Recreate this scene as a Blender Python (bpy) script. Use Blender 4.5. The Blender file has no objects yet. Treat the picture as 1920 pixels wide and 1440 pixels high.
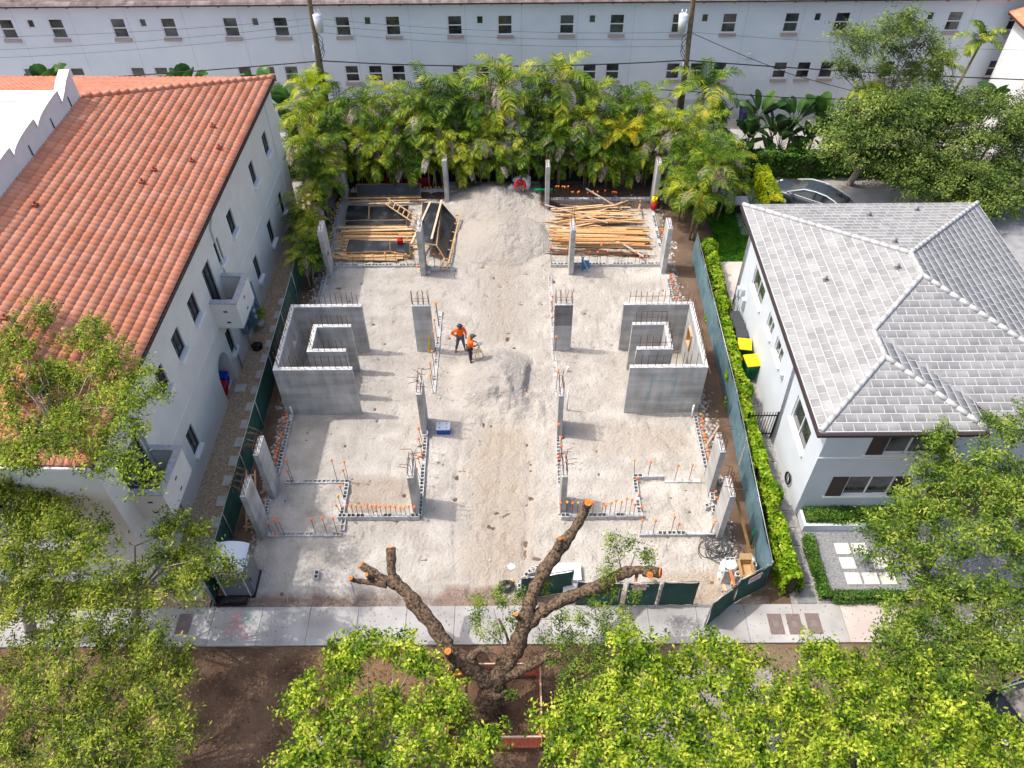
import bpy, math, random
import numpy as np
from mathutils import Vector, Matrix
rad=math.radians
C=bpy.context.scene.collection
S=bpy.context.scene
# ---------------------------------------------------------------- camera, sky, sun, exposure
FPX=1508.0; H=28.8
def _vp(x,y):
    v=np.array([x-960.,-(y-720.),-FPX]); return v/np.linalg.norm(v)
_Z=-_vp(975,2120); _Y=_vp(954,-904); _Y=_Y-_Z*(_Y@_Z); _Y/=np.linalg.norm(_Y); _X=np.cross(_Y,_Z)
RW=np.array([_X,_Y,_Z]); CAM=np.array([0,0,H])
cd=bpy.data.cameras.new('camera'); cam=bpy.data.objects.new('camera',cd); C.objects.link(cam); S.camera=cam
cd.sensor_width=36; cd.lens=36*FPX/1920; cd.clip_end=600; cd.clip_start=.1
M=Matrix([list(r) for r in RW]).to_4x4(); M.translation=Vector(CAM); cam.matrix_world=M
SUNV=Vector((-1.53,.25,2.69)).normalized()
w=bpy.data.worlds.new('World'); S.world=w; w.use_nodes=True
nt=w.node_tree; sky=nt.nodes.new('ShaderNodeTexSky'); sky.sky_type='NISHITA'; sky.sun_disc=False
sky.sun_elevation=math.asin(SUNV.z); sky.sun_rotation=math.atan2(SUNV.x,SUNV.y); sky.air_density=1.0; sky.dust_density=5.0; sky.ozone_density=.6
nt.links.new(sky.outputs[0],nt.nodes['Background'].inputs[0]); nt.nodes['Background'].inputs[1].default_value=.15
sl=bpy.data.lights.new('sun','SUN'); sl.energy=2.0; sl.angle=rad(.55); sl.color=(1,.955,.89)
so=bpy.data.objects.new('sun',sl); C.objects.link(so); so.rotation_euler=SUNV.to_track_quat('Z','Y').to_euler(); so.location=(0,0,60)
S.view_settings.view_transform='Standard'; S.view_settings.look='None'; S.view_settings.exposure=0.70; S.view_settings.gamma=1
S.cycles.max_bounces=6; S.cycles.transparent_max_bounces=6
def ray(px,py): return RW@np.array([px-960.,-(py-720.),-FPX])
def G(px,py,z=0.):            # where the sight line through a photo point meets height z
    d=ray(px,py); return CAM+(z-H)/d[2]*d
def onx(px,py,x): d=ray(px,py); return CAM+x/d[0]*d
def ony(px,py,y): d=ray(px,py); return CAM+y/d[1]*d
rng=np.random.default_rng(7); random.seed(7)
U=random.uniform
# ---------------------------------------------------------------- materials
MATS={}
def mat(name,c,c2=None,scale=3.,rough=.8,bump=0.,bscale=30.,island=0.,metal=0.,spec=.3,trans=None,det=5,emis=None,noise_lo=.35,noise_hi=.65,coat=0):
    m=bpy.data.materials.new(name); m.use_nodes=True; t=m.node_tree; N=t.nodes; L=t.links
    b=N['Principled BSDF']; b.inputs['Roughness'].default_value=rough; b.inputs['Metallic'].default_value=metal
    b.inputs['Specular IOR Level'].default_value=spec; b.inputs['Coat Weight'].default_value=coat
    tc=N.new('ShaderNodeNewGeometry'); src=None
    col=N.new('ShaderNodeRGB'); col.outputs[0].default_value=(*c,1); out=col.outputs[0]
    if c2 is not None:
        n=N.new('ShaderNodeTexNoise'); n.inputs['Scale'].default_value=scale; n.inputs['Detail'].default_value=det; L.new(tc.outputs['Position'],n.inputs['Vector'])
        r=N.new('ShaderNodeMapRange'); r.inputs[1].default_value=noise_lo; r.inputs[2].default_value=noise_hi; L.new(n.outputs[0],r.inputs[0])
        x=N.new('ShaderNodeMix'); x.data_type='RGBA'; x.inputs[6].default_value=(*c,1); x.inputs[7].default_value=(*c2,1); L.new(r.outputs[0],x.inputs[0]); out=x.outputs[2]
    if island:
        hs=N.new('ShaderNodeHueSaturation'); L.new(out,hs.inputs['Color'])
        r=N.new('ShaderNodeMapRange'); r.inputs[3].default_value=1-island; r.inputs[4].default_value=1+island; L.new(tc.outputs['Random Per Island'],r.inputs[0]); L.new(r.outputs[0],hs.inputs['Value']); out=hs.outputs[0]
    L.new(out,b.inputs['Base Color'])
    if bump:
        n=N.new('ShaderNodeTexNoise'); n.inputs['Scale'].default_value=bscale; n.inputs['Detail'].default_value=6; L.new(tc.outputs['Position'],n.inputs['Vector'])
        bp=N.new('ShaderNodeBump'); bp.inputs['Strength'].default_value=1; bp.inputs['Distance'].default_value=bump; L.new(n.outputs[0],bp.inputs['Height']); L.new(bp.outputs[0],b.inputs['Normal'])
    if emis: b.inputs['Emission Color'].default_value=(*emis,1); b.inputs['Emission Strength'].default_value=1
    MATS[name]=m; return m
def leafmat(name,cols,trans=.35,rough=.5,nscale=.5):
    """leaf colour picked per leaf from a ramp, shifted by a slow noise through the crown"""
    m=bpy.data.materials.new(name); m.use_nodes=True; t=m.node_tree; N=t.nodes; L=t.links
    b=N['Principled BSDF']; b.inputs['Roughness'].default_value=rough; b.inputs['Specular IOR Level'].default_value=.12
    g=N.new('ShaderNodeNewGeometry'); n=N.new('ShaderNodeTexNoise'); n.inputs['Scale'].default_value=nscale; n.inputs['Detail'].default_value=3; L.new(g.outputs['Position'],n.inputs['Vector'])
    a=N.new('ShaderNodeMath'); a.operation='MULTIPLY_ADD'; a.inputs[1].default_value=.62; L.new(g.outputs['Random Per Island'],a.inputs[0])
    a2=N.new('ShaderNodeMath'); a2.operation='MULTIPLY_ADD'; a2.inputs[1].default_value=1.9; a2.inputs[2].default_value=-.77; L.new(n.outputs[0],a2.inputs[0]); L.new(a2.outputs[0],a.inputs[2])
    cr=N.new('ShaderNodeValToRGB'); el=cr.color_ramp.elements
    for i,c in enumerate(cols):
        p=i/(len(cols)-1)
        e=el[i] if i<2 else el.new(p)
        if i<2: e.position=p if len(cols)==2 else (0,p)[i]
        e.color=(*c,1)
    L.new(a.outputs[0],cr.inputs[0]); L.new(cr.outputs[0],b.inputs['Base Color'])
    tr=N.new('ShaderNodeBsdfTranslucent'); L.new(cr.outputs[0],tr.inputs[0]); mx=N.new('ShaderNodeMixShader'); mx.inputs[0].default_value=trans
    L.new(b.outputs[0],mx.inputs[1]); L.new(tr.outputs[0],mx.inputs[2]); L.new(mx.outputs[0],N['Material Output'].inputs[0])
    MATS[name]=m; return m
def concmat(name,c1,c2):
    m=mat(name,c1,c2,1.1,.85,.004,40,det=8); t=m.node_tree; N=t.nodes; L=t.links; b=N['Principled BSDF']; src=b.inputs['Base Color'].links[0].from_socket
    g=N.new('ShaderNodeNewGeometry'); mp=N.new('ShaderNodeMapping'); mp.inputs['Scale'].default_value=(3,3,.5); L.new(g.outputs['Position'],mp.inputs[0]); n=N.new('ShaderNodeTexNoise'); n.inputs['Scale'].default_value=1; n.inputs['Detail'].default_value=5; L.new(mp.outputs[0],n.inputs['Vector'])
    mp2=N.new('ShaderNodeMapping'); mp2.inputs['Scale'].default_value=(.35,.35,3); L.new(g.outputs['Position'],mp2.inputs[0]); n2=N.new('ShaderNodeTexNoise'); n2.inputs['Scale'].default_value=1; n2.inputs['Detail'].default_value=6; L.new(mp2.outputs[0],n2.inputs['Vector'])
    s=N.new('ShaderNodeMath'); s.operation='ADD'; L.new(n.outputs[0],s.inputs[0]); L.new(n2.outputs[0],s.inputs[1]); r=N.new('ShaderNodeMapRange'); r.inputs[1].default_value=.75; r.inputs[2].default_value=1.25; r.inputs[3].default_value=.74; r.inputs[4].default_value=1.2; L.new(s.outputs[0],r.inputs[0])
    sp=N.new('ShaderNodeSeparateXYZ'); L.new(g.outputs['Position'],sp.inputs[0]); f=N.new('ShaderNodeMath'); f.operation='PINGPONG'; f.inputs[1].default_value=.61; L.new(sp.outputs[2],f.inputs[0]); ln=N.new('ShaderNodeMapRange'); ln.inputs[1].default_value=.0; ln.inputs[2].default_value=.03; ln.inputs[3].default_value=.93; L.new(f.outputs[0],ln.inputs[0])
    k=N.new('ShaderNodeMath'); k.operation='MULTIPLY'; L.new(r.outputs[0],k.inputs[0]); L.new(ln.outputs[0],k.inputs[1])
    h=N.new('ShaderNodeHueSaturation'); L.new(src,h.inputs['Color']); L.new(k.outputs[0],h.inputs['Value']); L.new(h.outputs[0],b.inputs['Base Color']); return m
conc=concmat('concrete',(.38,.38,.37),(.50,.50,.49)); conc_dk=concmat('dark_concrete',(.17,.17,.16),(.23,.23,.22))  # the second is a darker grey for one column's upper half
conctop=mat('concrete_top',(.42,.42,.41),(.7,.7,.69),9,.9,.012,25)
cmu=mat('block_concrete',(.42,.42,.42),(.58,.58,.57),6,.9,.004,60,island=.08)
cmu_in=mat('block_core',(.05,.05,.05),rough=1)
rebarm=mat('rusty_steel',(.12,.055,.035),(.2,.1,.06),20,.8)
cap=mat('orange_plastic',(.95,.13,.03),(.9,.22,.03),2,.5,island=.15)
wood=mat('pine_wood',(.40,.24,.11),(.56,.38,.21),8,.75,.002,60,island=.35)
woodgrey=mat('weathered_wood',(.34,.25,.19),(.5,.42,.35),8,.85,island=.2)
ply=mat('black_form_ply',(.008,.01,.014),(.06,.07,.085),1.6,.35,.002,8,spec=.5,noise_lo=.5,noise_hi=.75)
stucco_cream=mat('cream_stucco',(.74,.72,.665),(.80,.775,.72),1.2,.9,.004,70)
stucco_white=mat('white_stucco',(.80,.80,.80),(.86,.86,.86),2,.9,.003,60)
stucco_far=mat('pale_blue_stucco',(.71,.765,.825),(.78,.825,.875),.5,.9,.002,40)
stucco_blue=mat('light_blue_stucco',(.60,.65,.70),(.64,.69,.74),1,.85,.002,60)
clay=mat('clay_tile',(.66,.245,.14),(.70,.31,.2),1.1,.85,island=.1)
claydk=mat('dark_clay_edge',(.12,.05,.04),rough=.9)
greyt=mat('light_grey_tile',(.26,.26,.265),(.33,.33,.33),1.5,.75,.003,40,island=.13,spec=.1)
greycap=mat('ridge_tile',(.43,.43,.43),(.50,.50,.495),3,.7,island=.05)
fart=mat('brown_grey_tile',(.17,.13,.125),(.27,.22,.21),2,.85,island=.3)
darktrim=mat('dark_brown_metal',(.045,.03,.03),rough=.5)
whitep=mat('white_paint',(.78,.78,.78),rough=.5)
greyp=mat('grey_stone_coping',(.36,.36,.38),(.5,.5,.52),7,.8)
glass=mat('window_glass',(.01,.012,.015),(.10,.11,.11),.9,.06,spec=.8,island=.5)
blackp=mat('black_paint',(.012,.012,.014),rough=.4)
framedk=mat('bronze_frame',(.04,.04,.048),rough=.4)
beige=mat('beige_sill',(.45,.37,.34),rough=.85)
gscreen=mat('green_fence_screen',(.018,.07,.06),(.03,.1,.085),2,.75,.012,6)
bscreen=mat('blue_green_fence_screen',(.09,.17,.2),(.14,.235,.27),2,.75,.01,6)
galv=mat('galvanised_steel',(.42,.43,.44),rough=.4,metal=.6)
pole_m=mat('pole_wood',(.13,.105,.06),(.22,.17,.11),5,.9,.006,40)
steelg=mat('pale_grey_metal',(.6,.65,.68),rough=.4)
cable=mat('black_rubber',(.015,.015,.018),rough=.6)
bark=mat('rough_bark',(.035,.024,.017),(.22,.15,.095),10,.95,.09,13,det=10)
barkg=mat('grey_bark',(.2,.17,.14),(.34,.3,.26),6,.9,.01,25)
barkpalm=mat('palm_trunk',(.2,.15,.09),(.34,.28,.16),8,.9,.01,30)
cutwood=mat('fresh_cut_wood',(.75,.27,.05),(.55,.16,.02),14,.7)
redplas=mat('red_plastic',(.5,.01,.03),rough=.4)
blueplas=mat('blue_plastic',(.01,.06,.42),rough=.35)
yellowp=mat('yellow_plastic',(.9,.62,.01),rough=.4)
greenp=mat('green_plastic',(.0,.13,.05),rough=.45)
greyplas=mat('dark_grey_plastic',(.05,.055,.06),rough=.5)
bluegrey=mat('blue_grey_meter',(.12,.21,.29),(.16,.25,.33),3,.5)
toiletg=mat('toilet_grey',(.13,.15,.17),rough=.5)
toiletw=mat('toilet_roof',(.66,.72,.8),rough=.4)
orangebar=mat('orange_barrier_wood',(.5,.1,.05),(.62,.2,.11),6,.8)
woodlt=mat('pale_timber',(.6,.42,.28),(.7,.52,.38),8,.8)
cardboard=mat('cardboard',(.42,.27,.12),(.5,.34,.17),5,.85)
skin=mat('skin',(.22,.11,.07),rough=.6)
jacket=mat('hi_vis_orange',(1,.16,.005),(.95,.13,.005),9,.7,.01,15)
jeans=mat('blue_jeans',(.06,.075,.12),(.1,.12,.17),20,.9)
darktr=mat('dark_trousers',(.05,.03,.04),rough=.9)
helmet=mat('navy_helmet',(.02,.025,.06),rough=.35)
cap_g=mat('grey_green_cap',(.07,.08,.07),rough=.8)
khaki=mat('khaki_trousers',(.3,.24,.18),rough=.9)
redshirt=mat('red_shirt',(.6,.005,.02),rough=.85)
bagw=mat('white_woven_bag',(.5,.52,.53),(.6,.62,.62),9,.7,.03,6)
carp=mat('steel_grey_car_paint',(.05,.066,.085),rough=.38,metal=.2,coat=.25,spec=.4)
tyre=mat('tyre_rubber',(.02,.02,.02),rough=.9)
stone=mat('paving_stone',(.46,.46,.44),(.56,.56,.53),3,.9,.003,40)
cream=mat('cream_paver',(.66,.64,.55),(.72,.70,.62),6,.85,.003,60)
darkslab=mat('dark_grey_slab',(.14,.15,.16),(.26,.27,.28),2.5,.9,.003,40)
rustm=mat('utility_cover_iron',(.16,.12,.115),(.22,.17,.16),12,.8)
whiteb=mat('white_sheet',(.75,.76,.75),rough=.5)
plasticfilm=mat('crumpled_plastic_film',(.5,.53,.54),(.65,.68,.7),8,.35,.05,9)
signred=mat('sign_red',(.6,.02,.04),rough=.5)
# ---------------------------------------------------------------- mesh helpers
class MB:
    def __init__(s): s.v=[]; s.f=[]; s.m=[]; s.sm=[]
    def add(s,vs,fs,m=0,sm=False):
        o=len(s.v); s.v.extend([tuple(float(c) for c in p) for p in vs]); s.f.extend([tuple(o+i for i in f) for f in fs]); s.m.extend([m]*len(fs)); s.sm.extend([sm]*len(fs)); return s
    def box(s,x0,x1,y0,y1,z0,z1,m=0):
        return s.add([(x0,y0,z0),(x1,y0,z0),(x1,y1,z0),(x0,y1,z0),(x0,y0,z1),(x1,y0,z1),(x1,y1,z1),(x0,y1,z1)],[(3,2,1,0),(4,5,6,7),(0,1,5,4),(1,2,6,5),(2,3,7,6),(3,0,4,7)],m)
    def frame(s,o,ex,ey,ez,x0,x1,y0,y1,z0,z1,m=0):
        o,ex,ey,ez=map(np.array,(o,ex,ey,ez))
        P=[o+ex*a+ey*b+ez*c for a,b,c in ((x0,y0,z0),(x1,y0,z0),(x1,y1,z0),(x0,y1,z0),(x0,y0,z1),(x1,y0,z1),(x1,y1,z1),(x0,y1,z1))]
        return s.add(P,[(3,2,1,0),(4,5,6,7),(0,1,5,4),(1,2,6,5),(2,3,7,6),(3,0,4,7)],m)
    def beam(s,a,b,w,h,m=0,up=(0,0,1)):
        a=np.array(a,float); b=np.array(b,float); d=b-a; L=np.linalg.norm(d); d=d/L
        u=np.array(up,float)
        if abs(d@u)>.99: u=np.array([0,1.,0])
        sd=np.cross(d,u); sd/=np.linalg.norm(sd); u=np.cross(sd,d)
        return s.frame(a,d,sd,u,0,L,-w/2,w/2,-h/2,h/2,m)
    def tube(s,pts,r,n=6,m=0,capends=True,sm=True):
        pts=[np.array(p,float) for p in pts]; k=len(pts)
        rr=r if hasattr(r,'__len__') else [r]*k
        vs=[]; u=None
        for i,p in enumerate(pts):
            d=pts[min(i+1,k-1)]-pts[max(i-1,0)]; d=d/(np.linalg.norm(d)+1e-9)
            if u is None:
                u=np.cross(d,(0,0,1.)) if abs(d[2])<.9 else np.cross(d,(1.,0,0))
            u=u-d*(u@d); u/=np.linalg.norm(u)+1e-9; v=np.cross(d,u)
            for j in range(n):
                a=2*math.pi*j/n; vs.append(p+(u*math.cos(a)+v*math.sin(a))*rr[i])
        fs=[(i*n+j,i*n+(j+1)%n,(i+1)*n+(j+1)%n,(i+1)*n+j) for i in range(k-1) for j in range(n)]
        s.add(vs,fs,m,sm)
        if capends:
            o=len(s.v)-n*k; s.f.append(tuple(o+j for j in range(n))[::-1]); s.m.append(m); s.sm.append(False); s.f.append(tuple(o+(k-1)*n+j for j in range(n))); s.m.append(m); s.sm.append(False)
        return s
    def poly(s,pts,m=0): return s.add(pts,[tuple(range(len(pts)))],m)
    def prism(s,pts,z0,z1,m=0):
        n=len(pts); vs=[(p[0],p[1],z0) for p in pts]+[(p[0],p[1],z1) for p in pts]
        return s.add(vs,[tuple(range(n))[::-1],tuple(range(n,2*n))]+[(i,(i+1)%n,n+(i+1)%n,n+i) for i in range(n)],m)
    def ball(s,c,r,m=0,nu=10,nv=7,z0=-1.):
        c=np.array(c,float); r=np.array(r if hasattr(r,'__len__') else (r,r,r),float); vs=[];fs=[]
        for i in range(nv+1):
            t=-math.asin(-z0)+(math.pi/2+math.asin(-z0))*i/nv
            for j in range(nu):
                a=2*math.pi*j/nu; vs.append(c+r*np.array([math.cos(t)*math.cos(a),math.cos(t)*math.sin(a),math.sin(t)]))
        fs=[(i*nu+j,i*nu+(j+1)%nu,(i+1)*nu+(j+1)%nu,(i+1)*nu+j) for i in range(nv) for j in range(nu)]
        return s.add(vs,fs,m,True)
    def build(s,name,mats,parent=None,local=False,bevel=0):
        me=bpy.data.meshes.new(name)
        off=np.zeros(3)
        if parent is not None and not local:
            p=parent
            while p is not None: off=off+np.array(p.location); p=p.parent
        v=np.array(s.v,float).reshape(-1,3)-off
        me.from_pydata(v.tolist(),[],s.f)
        for m in (mats if isinstance(mats,(list,tuple)) else [mats]): me.materials.append(m)
        me.polygons.foreach_set('material_index',s.m); me.polygons.foreach_set('use_smooth',s.sm); me.update()
        o=bpy.data.objects.new(name,me); C.objects.link(o); o.parent=parent
        if bevel:
            b=o.modifiers.new('bevel','BEVEL'); b.width=bevel; b.segments=2; b.limit_method='ANGLE'
        return o
def npmesh(name,V,F,mt,parent=None,off=None,smooth=False):
    """V (n,3), F (m,4) arrays to one mesh"""
    me=bpy.data.meshes.new(name); V=np.asarray(V,np.float32)
    if off is not None: V=V-np.asarray(off,np.float32)
    F=np.asarray(F,np.int32); m=len(F)
    me.vertices.add(len(V)); me.vertices.foreach_set('co',V.ravel()); me.loops.add(m*4); me.loops.foreach_set('vertex_index',F.ravel())
    me.polygons.add(m); me.polygons.foreach_set('loop_start',np.arange(m,dtype=np.int32)*4); 
    if smooth: me.polygons.foreach_set('use_smooth',np.ones(m,bool))
    me.materials.append(mt); me.update(calc_edges=True)
    o=bpy.data.objects.new(name,me); C.objects.link(o); o.parent=parent; return o
def tag(o,label=None,cat=None,group=None,kind=None):
    if label: o['label']=label
    if cat: o['category']=cat
    if group: o['group']=group
    if kind: o['kind']=kind
    return o
def thing(name,label,cat,loc=(0,0,0),rz=0,group=None):
    o=bpy.data.objects.new(name,None); C.objects.link(o); o.empty_display_size=.3
    o.location=[float(c) for c in loc]; o.rotation_euler=(0,0,rz); return tag(o,label,cat,group)
def struct(name,mb,m,label=None):
    o=mb.build(name,m); tag(o,label or name.replace('_',' '),None,None,'structure'); return o
def dup(root,loc,rz=0,label=None,scale=1,cat=None,group=None):
    r=root.copy(); C.objects.link(r); r.location=[float(c) for c in loc]; r.rotation_euler=(0,0,rz); r.scale=(scale,)*3
    if label: r['label']=label
    if group: r['group']=group
    for ch in list(root.children):
        c=ch.copy(); C.objects.link(c); c.parent=r
        for g in list(ch.children):
            d=g.copy(); C.objects.link(d); d.parent=c
    return r
def vnoise(x,y,seed=0):
    r=np.random.default_rng(seed); T=r.random((257,257))
    xi=np.floor(x).astype(int); yi=np.floor(y).astype(int); fx=x-xi; fy=y-yi; fx=fx*fx*(3-2*fx); fy=fy*fy*(3-2*fy)
    a=T[xi%256,yi%256]; b=T[(xi+1)%256,yi%256]; c=T[xi%256,(yi+1)%256]; d=T[(xi+1)%256,(yi+1)%256]
    return a*(1-fx)*(1-fy)+b*fx*(1-fy)+c*(1-fx)*fy+d*fx*fy
def fbm(x,y,o=4,seed=0,gain=.5):
    s=0;a=1;t=0
    for i in range(o): s=s+a*(vnoise(x*2**i+17*i,y*2**i+31*i,seed+i)-.5); t+=a; a*=gain
    return s/t
ORD=['first','second','third','fourth','fifth','sixth','seventh','eighth','ninth','tenth','eleventh','twelfth','thirteenth','fourteenth','fifteenth','sixteenth','seventeenth','eighteenth']
# ================================================================ SETTING
def graded(name,base,layers,bump=.02,bscale=12,rough=.95):
    """ground material: base colour pair + patches whose masks are boxes in x,y with ragged noisy edges"""
    m=bpy.data.materials.new(name); m.use_nodes=True; t=m.node_tree; N=t.nodes; L=t.links
    b=N['Principled BSDF']; b.inputs['Roughness'].default_value=rough; b.inputs['Specular IOR Level'].default_value=.15
    g=N.new('ShaderNodeNewGeometry'); sp=N.new('ShaderNodeSeparateXYZ'); L.new(g.outputs['Position'],sp.inputs[0])
    def noise(sc,det=6):
        n=N.new('ShaderNodeTexNoise'); n.inputs['Scale'].default_value=sc; n.inputs['Detail'].default_value=det; L.new(g.outputs['Position'],n.inputs['Vector']); return n.outputs[0]
    def mr(s,a,b_,c=0.,d=1.):
        r=N.new('ShaderNodeMapRange'); r.inputs[1].default_value=a; r.inputs[2].default_value=b_; r.inputs[3].default_value=c; r.inputs[4].default_value=d; L.new(s,r.inputs[0]); return r.outputs[0]
    def math_(op,a,b_):
        x=N.new('ShaderNodeMath'); x.operation=op
        for i,q in enumerate((a,b_)):
            if isinstance(q,(int,float)): x.inputs[i].default_value=q
            else: L.new(q,x.inputs[i])
        return x.outputs[0]
    def mix(f,a,b_):
        x=N.new('ShaderNodeMix'); x.data_type='RGBA'; L.new(f,x.inputs[0])
        for i,q in ((6,a),(7,b_)):
            if isinstance(q,tuple): x.inputs[i].default_value=(*q,1)
            else: L.new(q,x.inputs[i])
        return x.outputs[2]
    col=mix(mr(noise(base[2]),.35,.65),base[0],base[1])
    fine=mr(noise(14,8),.3,.7)
    for (x0,x1,y0,y1,soft,c1,c2,lo,hi,sc) in layers:
        mk=math_('MULTIPLY',math_('MULTIPLY',mr(sp.outputs[0],x0-soft,x0+soft),mr(sp.outputs[0],x1+soft,x1-soft)),math_('MULTIPLY',mr(sp.outputs[1],y0-soft,y0+soft),mr(sp.outputs[1],y1+soft,y1-soft)))
        nz=noise(sc); v=math_('ADD',math_('MULTIPLY',mk,1.0),math_('SUBTRACT',nz,.5)); f=mr(v,lo,hi)
        col=mix(f,col,mix(fine,c1,c2))
    L.new(col,b.inputs['Base Color'])
    n1=noise(bscale,8); bp=N.new('ShaderNodeBump'); bp.inputs['Strength'].default_value=1; bp.inputs['Distance'].default_value=bump; L.new(n1,bp.inputs['Height']); L.new(bp.outputs[0],b.inputs['Normal'])
    return m
# far ground: one big sheet of soil
soil=graded('soil',((.10,.065,.045),(.17,.12,.085),.8),[(6,60,-5,13.6,.4,(.2,.16,.09),(.27,.21,.13),.35,.75,1.3),(-80,80,42,90,.5,(.3,.28,.27),(.38,.36,.34),.3,.6,.6)],.03,14)
m=MB(); m.poly([(-300,-120,-.05),(300,-120,-.05),(300,400,-.05),(-300,400,-.05)]); struct('ground',m,soil)
# mulch strip in front of the pavement
mulch=graded('mulch',((.085,.05,.033),(.20,.125,.082),.7),[(-8,-1.5,11.2,13.4,.6,(.19,.11,.055),(.27,.17,.095),.5,1.1,1.5),(-7.4,-6.6,9.4,10.3,.2,(.6,.6,.58),(.75,.75,.73),.75,1.0,3),(3.6,30,5,13.4,.6,(.18,.14,.085),(.25,.2,.12),.3,.8,1.)],.05,26)
def sheet(name,x0,x1,y0,y1,z,m,step=.5,amp=.0,seed=0,nsc=.5):
    xs=np.linspace(x0,x1,max(2,int((x1-x0)/step)+1)); ys=np.linspace(y0,y1,max(2,int((y1-y0)/step)+1)); X,Y=np.meshgrid(xs,ys,indexing='ij')
    Z=z+amp*fbm(X*nsc+50,Y*nsc+50,4,seed)*2; V=np.stack([X,Y,Z],-1).reshape(-1,3); ny=len(ys)
    i,j=np.meshgrid(range(len(xs)-1),range(ny-1),indexing='ij'); a=(i*ny+j).ravel(); F=np.stack([a,a+ny,a+ny+1,a+1],1)
    o=npmesh(name,V,F,m,smooth=True); tag(o,name.replace('_',' '),None,None,'structure'); return o
sheet('mulch_verge',-40,40,-6,13.34,0.0,mulch,.2,.05,3,1.2)
# building site ground with sand mounds
def hf(X,Y):
    Z=.03+.05*fbm(X*.35+9,Y*.35+3,3,5)+.035*fbm(X*1.6,Y*1.6,3,11)*np.clip((11-np.abs(X+1))/2,0,1)
    Z+=.06*np.abs(fbm(X*2.3+4,Y*2.3,3,21))
    def mound(cx,cy,rx,ry,h,p=1.2,seed=1):
        d=np.sqrt(((X-cx)/rx)**2+((Y-cy)/ry)**2)*(1+.35*fbm(X*.8+seed*7,Y*.8,3,seed)); return h*np.clip(1-d,0,1)**p
    # conical pile with steep broken right flank
    a=mound(-.75,27.0,2.3,2.2,1.05,.9,2); Z+=a*np.clip((.62-X+.35*fbm(Y*1.1,X*.4,3,8)-(26.8-Y)*.18)/.18,.12,1)
    Z+=mound(-.4,25.5,2.3,1.5,.42,1,4)*(1+2.2*fbm(X*2.6,Y*2.6,4,30))
    Z+=.0
    Z+=mound(-.6,38.3,2.9,2.6,1.15,.9,6)+mound(-1.0,42.3,3.6,2.1,.95,1,7)
    Z+=np.clip((np.abs(X+.2)<1.9)*0,0,0)
    # raised soft bank at the back right of the pile
    Z+=mound(1.5,38.5,1.2,3.5,.25,1,9)
    # soil strips along the fences
    ed=np.clip((np.maximum(-10.75-X,X-8.75))/.5,0,1)*np.clip((Y-15.2)/.5,0,1); Z-=ed*(.16+.12*fbm(X*1.7,Y*1.7,3,41))
    # wheel tracks and scrape lines
    for k in range(6):
        xx=-5.2+k*.22; line=np.abs((X-(xx+(Y-15)*.22))); Z-=.025*np.exp(-(line/.05)**2)*np.clip((Y-14.8)/1,0,1)*np.clip((21.5-Y-k*.5)/1.5,0,1)
    for k in range(10):
        xx=-1.6+k*.33; Z-=.02*np.exp(-((X-xx-.25*np.sin(Y*.4+k))/.08)**2)*np.clip((31-Y)/2,0,1)*np.clip((Y-28)/2,0,1)
    # tyre ruts with tread down the lane
    for xc in (-2.35,-.75,.35):
        for o_ in (0,):
            cx=xc+.25*np.sin(Y*.35+xc); d_=np.abs(X-cx); Z-=.035*np.exp(-(d_/.13)**4)*(1+.35*np.sin(Y*26+np.sign(X-cx)*1.5))*np.clip((27-Y)/4,0,1)*np.clip((Y-15)/1,0,1)
    # footprints
    F=np.clip(fbm(X*2.7+80,Y*2.7+5,2,51)-.08,0,1); Z-=F*.3
    Z*=np.clip((Y-14.85)/.6,0,1)
    return Z
xs=np.linspace(-11.9,9.85,273); ys=np.linspace(14.94,44.6,372); X,Y=np.meshgrid(xs,ys,indexing='ij'); V=np.stack([X,Y,hf(X,Y)],-1).reshape(-1,3); ny=len(ys)
i,j=np.meshgrid(range(272),range(371),indexing='ij'); a=(i*ny+j).ravel(); F=np.stack([a,a+ny,a+ny+1,a+1],1)
dirt1=(.17,.13,.105); dirt2=(.33,.28,.24)
sand=graded('pale_sand',((.365,.337,.298),(.50,.47,.428),.9),[
 (-2.8,1.4,14.9,25,1.5,(.30,.245,.185),(.40,.345,.285),.5,1.15,.9),
 (-7.3,-4.4,18.9,21.3,.4,(.32,.265,.21),(.39,.33,.28),.45,1.1,1.2),(2.5,8.1,22.,24.4,.5,(.34,.295,.245),(.41,.36,.31),.55,1.3,.8),
 (-9.5,8.5,22,42,3,(.32,.285,.25),(.39,.355,.32),.8,1.35,.8),(-2.4,1.2,29,41,1.2,(.30,.26,.215),(.37,.33,.29),.5,1.2,.9),
 (-3.6,2.2,36,44,.6,(.33,.30,.265),(.4,.365,.33),.4,1.2,1.),
 (-2.4,1.0,24.9,29,.6,(.31,.285,.26),(.37,.345,.32),.45,1.1,1.4),
 (-13,-10.72,15.6,46,.25,dirt1,dirt2,.35,.6,1.1),(8.68,12,15.9,46,.25,dirt1,dirt2,.35,.6,1.1),(8.9,9.8,18,24,.3,(.36,.3,.25),(.45,.4,.34),.5,1,1.3),
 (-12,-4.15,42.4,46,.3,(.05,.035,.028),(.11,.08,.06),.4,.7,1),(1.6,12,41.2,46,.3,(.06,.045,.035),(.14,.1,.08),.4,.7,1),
 (-12,12,14.5,15.7,.45,(.14,.1,.085),(.26,.2,.165),.55,1.0,1.1),(-3.,-.6,14.5,15.9,.4,(.2,.14,.11),(.3,.23,.19),.4,.9,1.3),
 (5,9.6,14.6,16.6,.4,(.34,.27,.21),(.42,.35,.28),.4,1.1,1.5)],.09,8)
o=npmesh('sand_ground',V,F,sand,smooth=True); tag(o,'pale sandy ground of the building site with two heaps',None,None,'structure')
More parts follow.
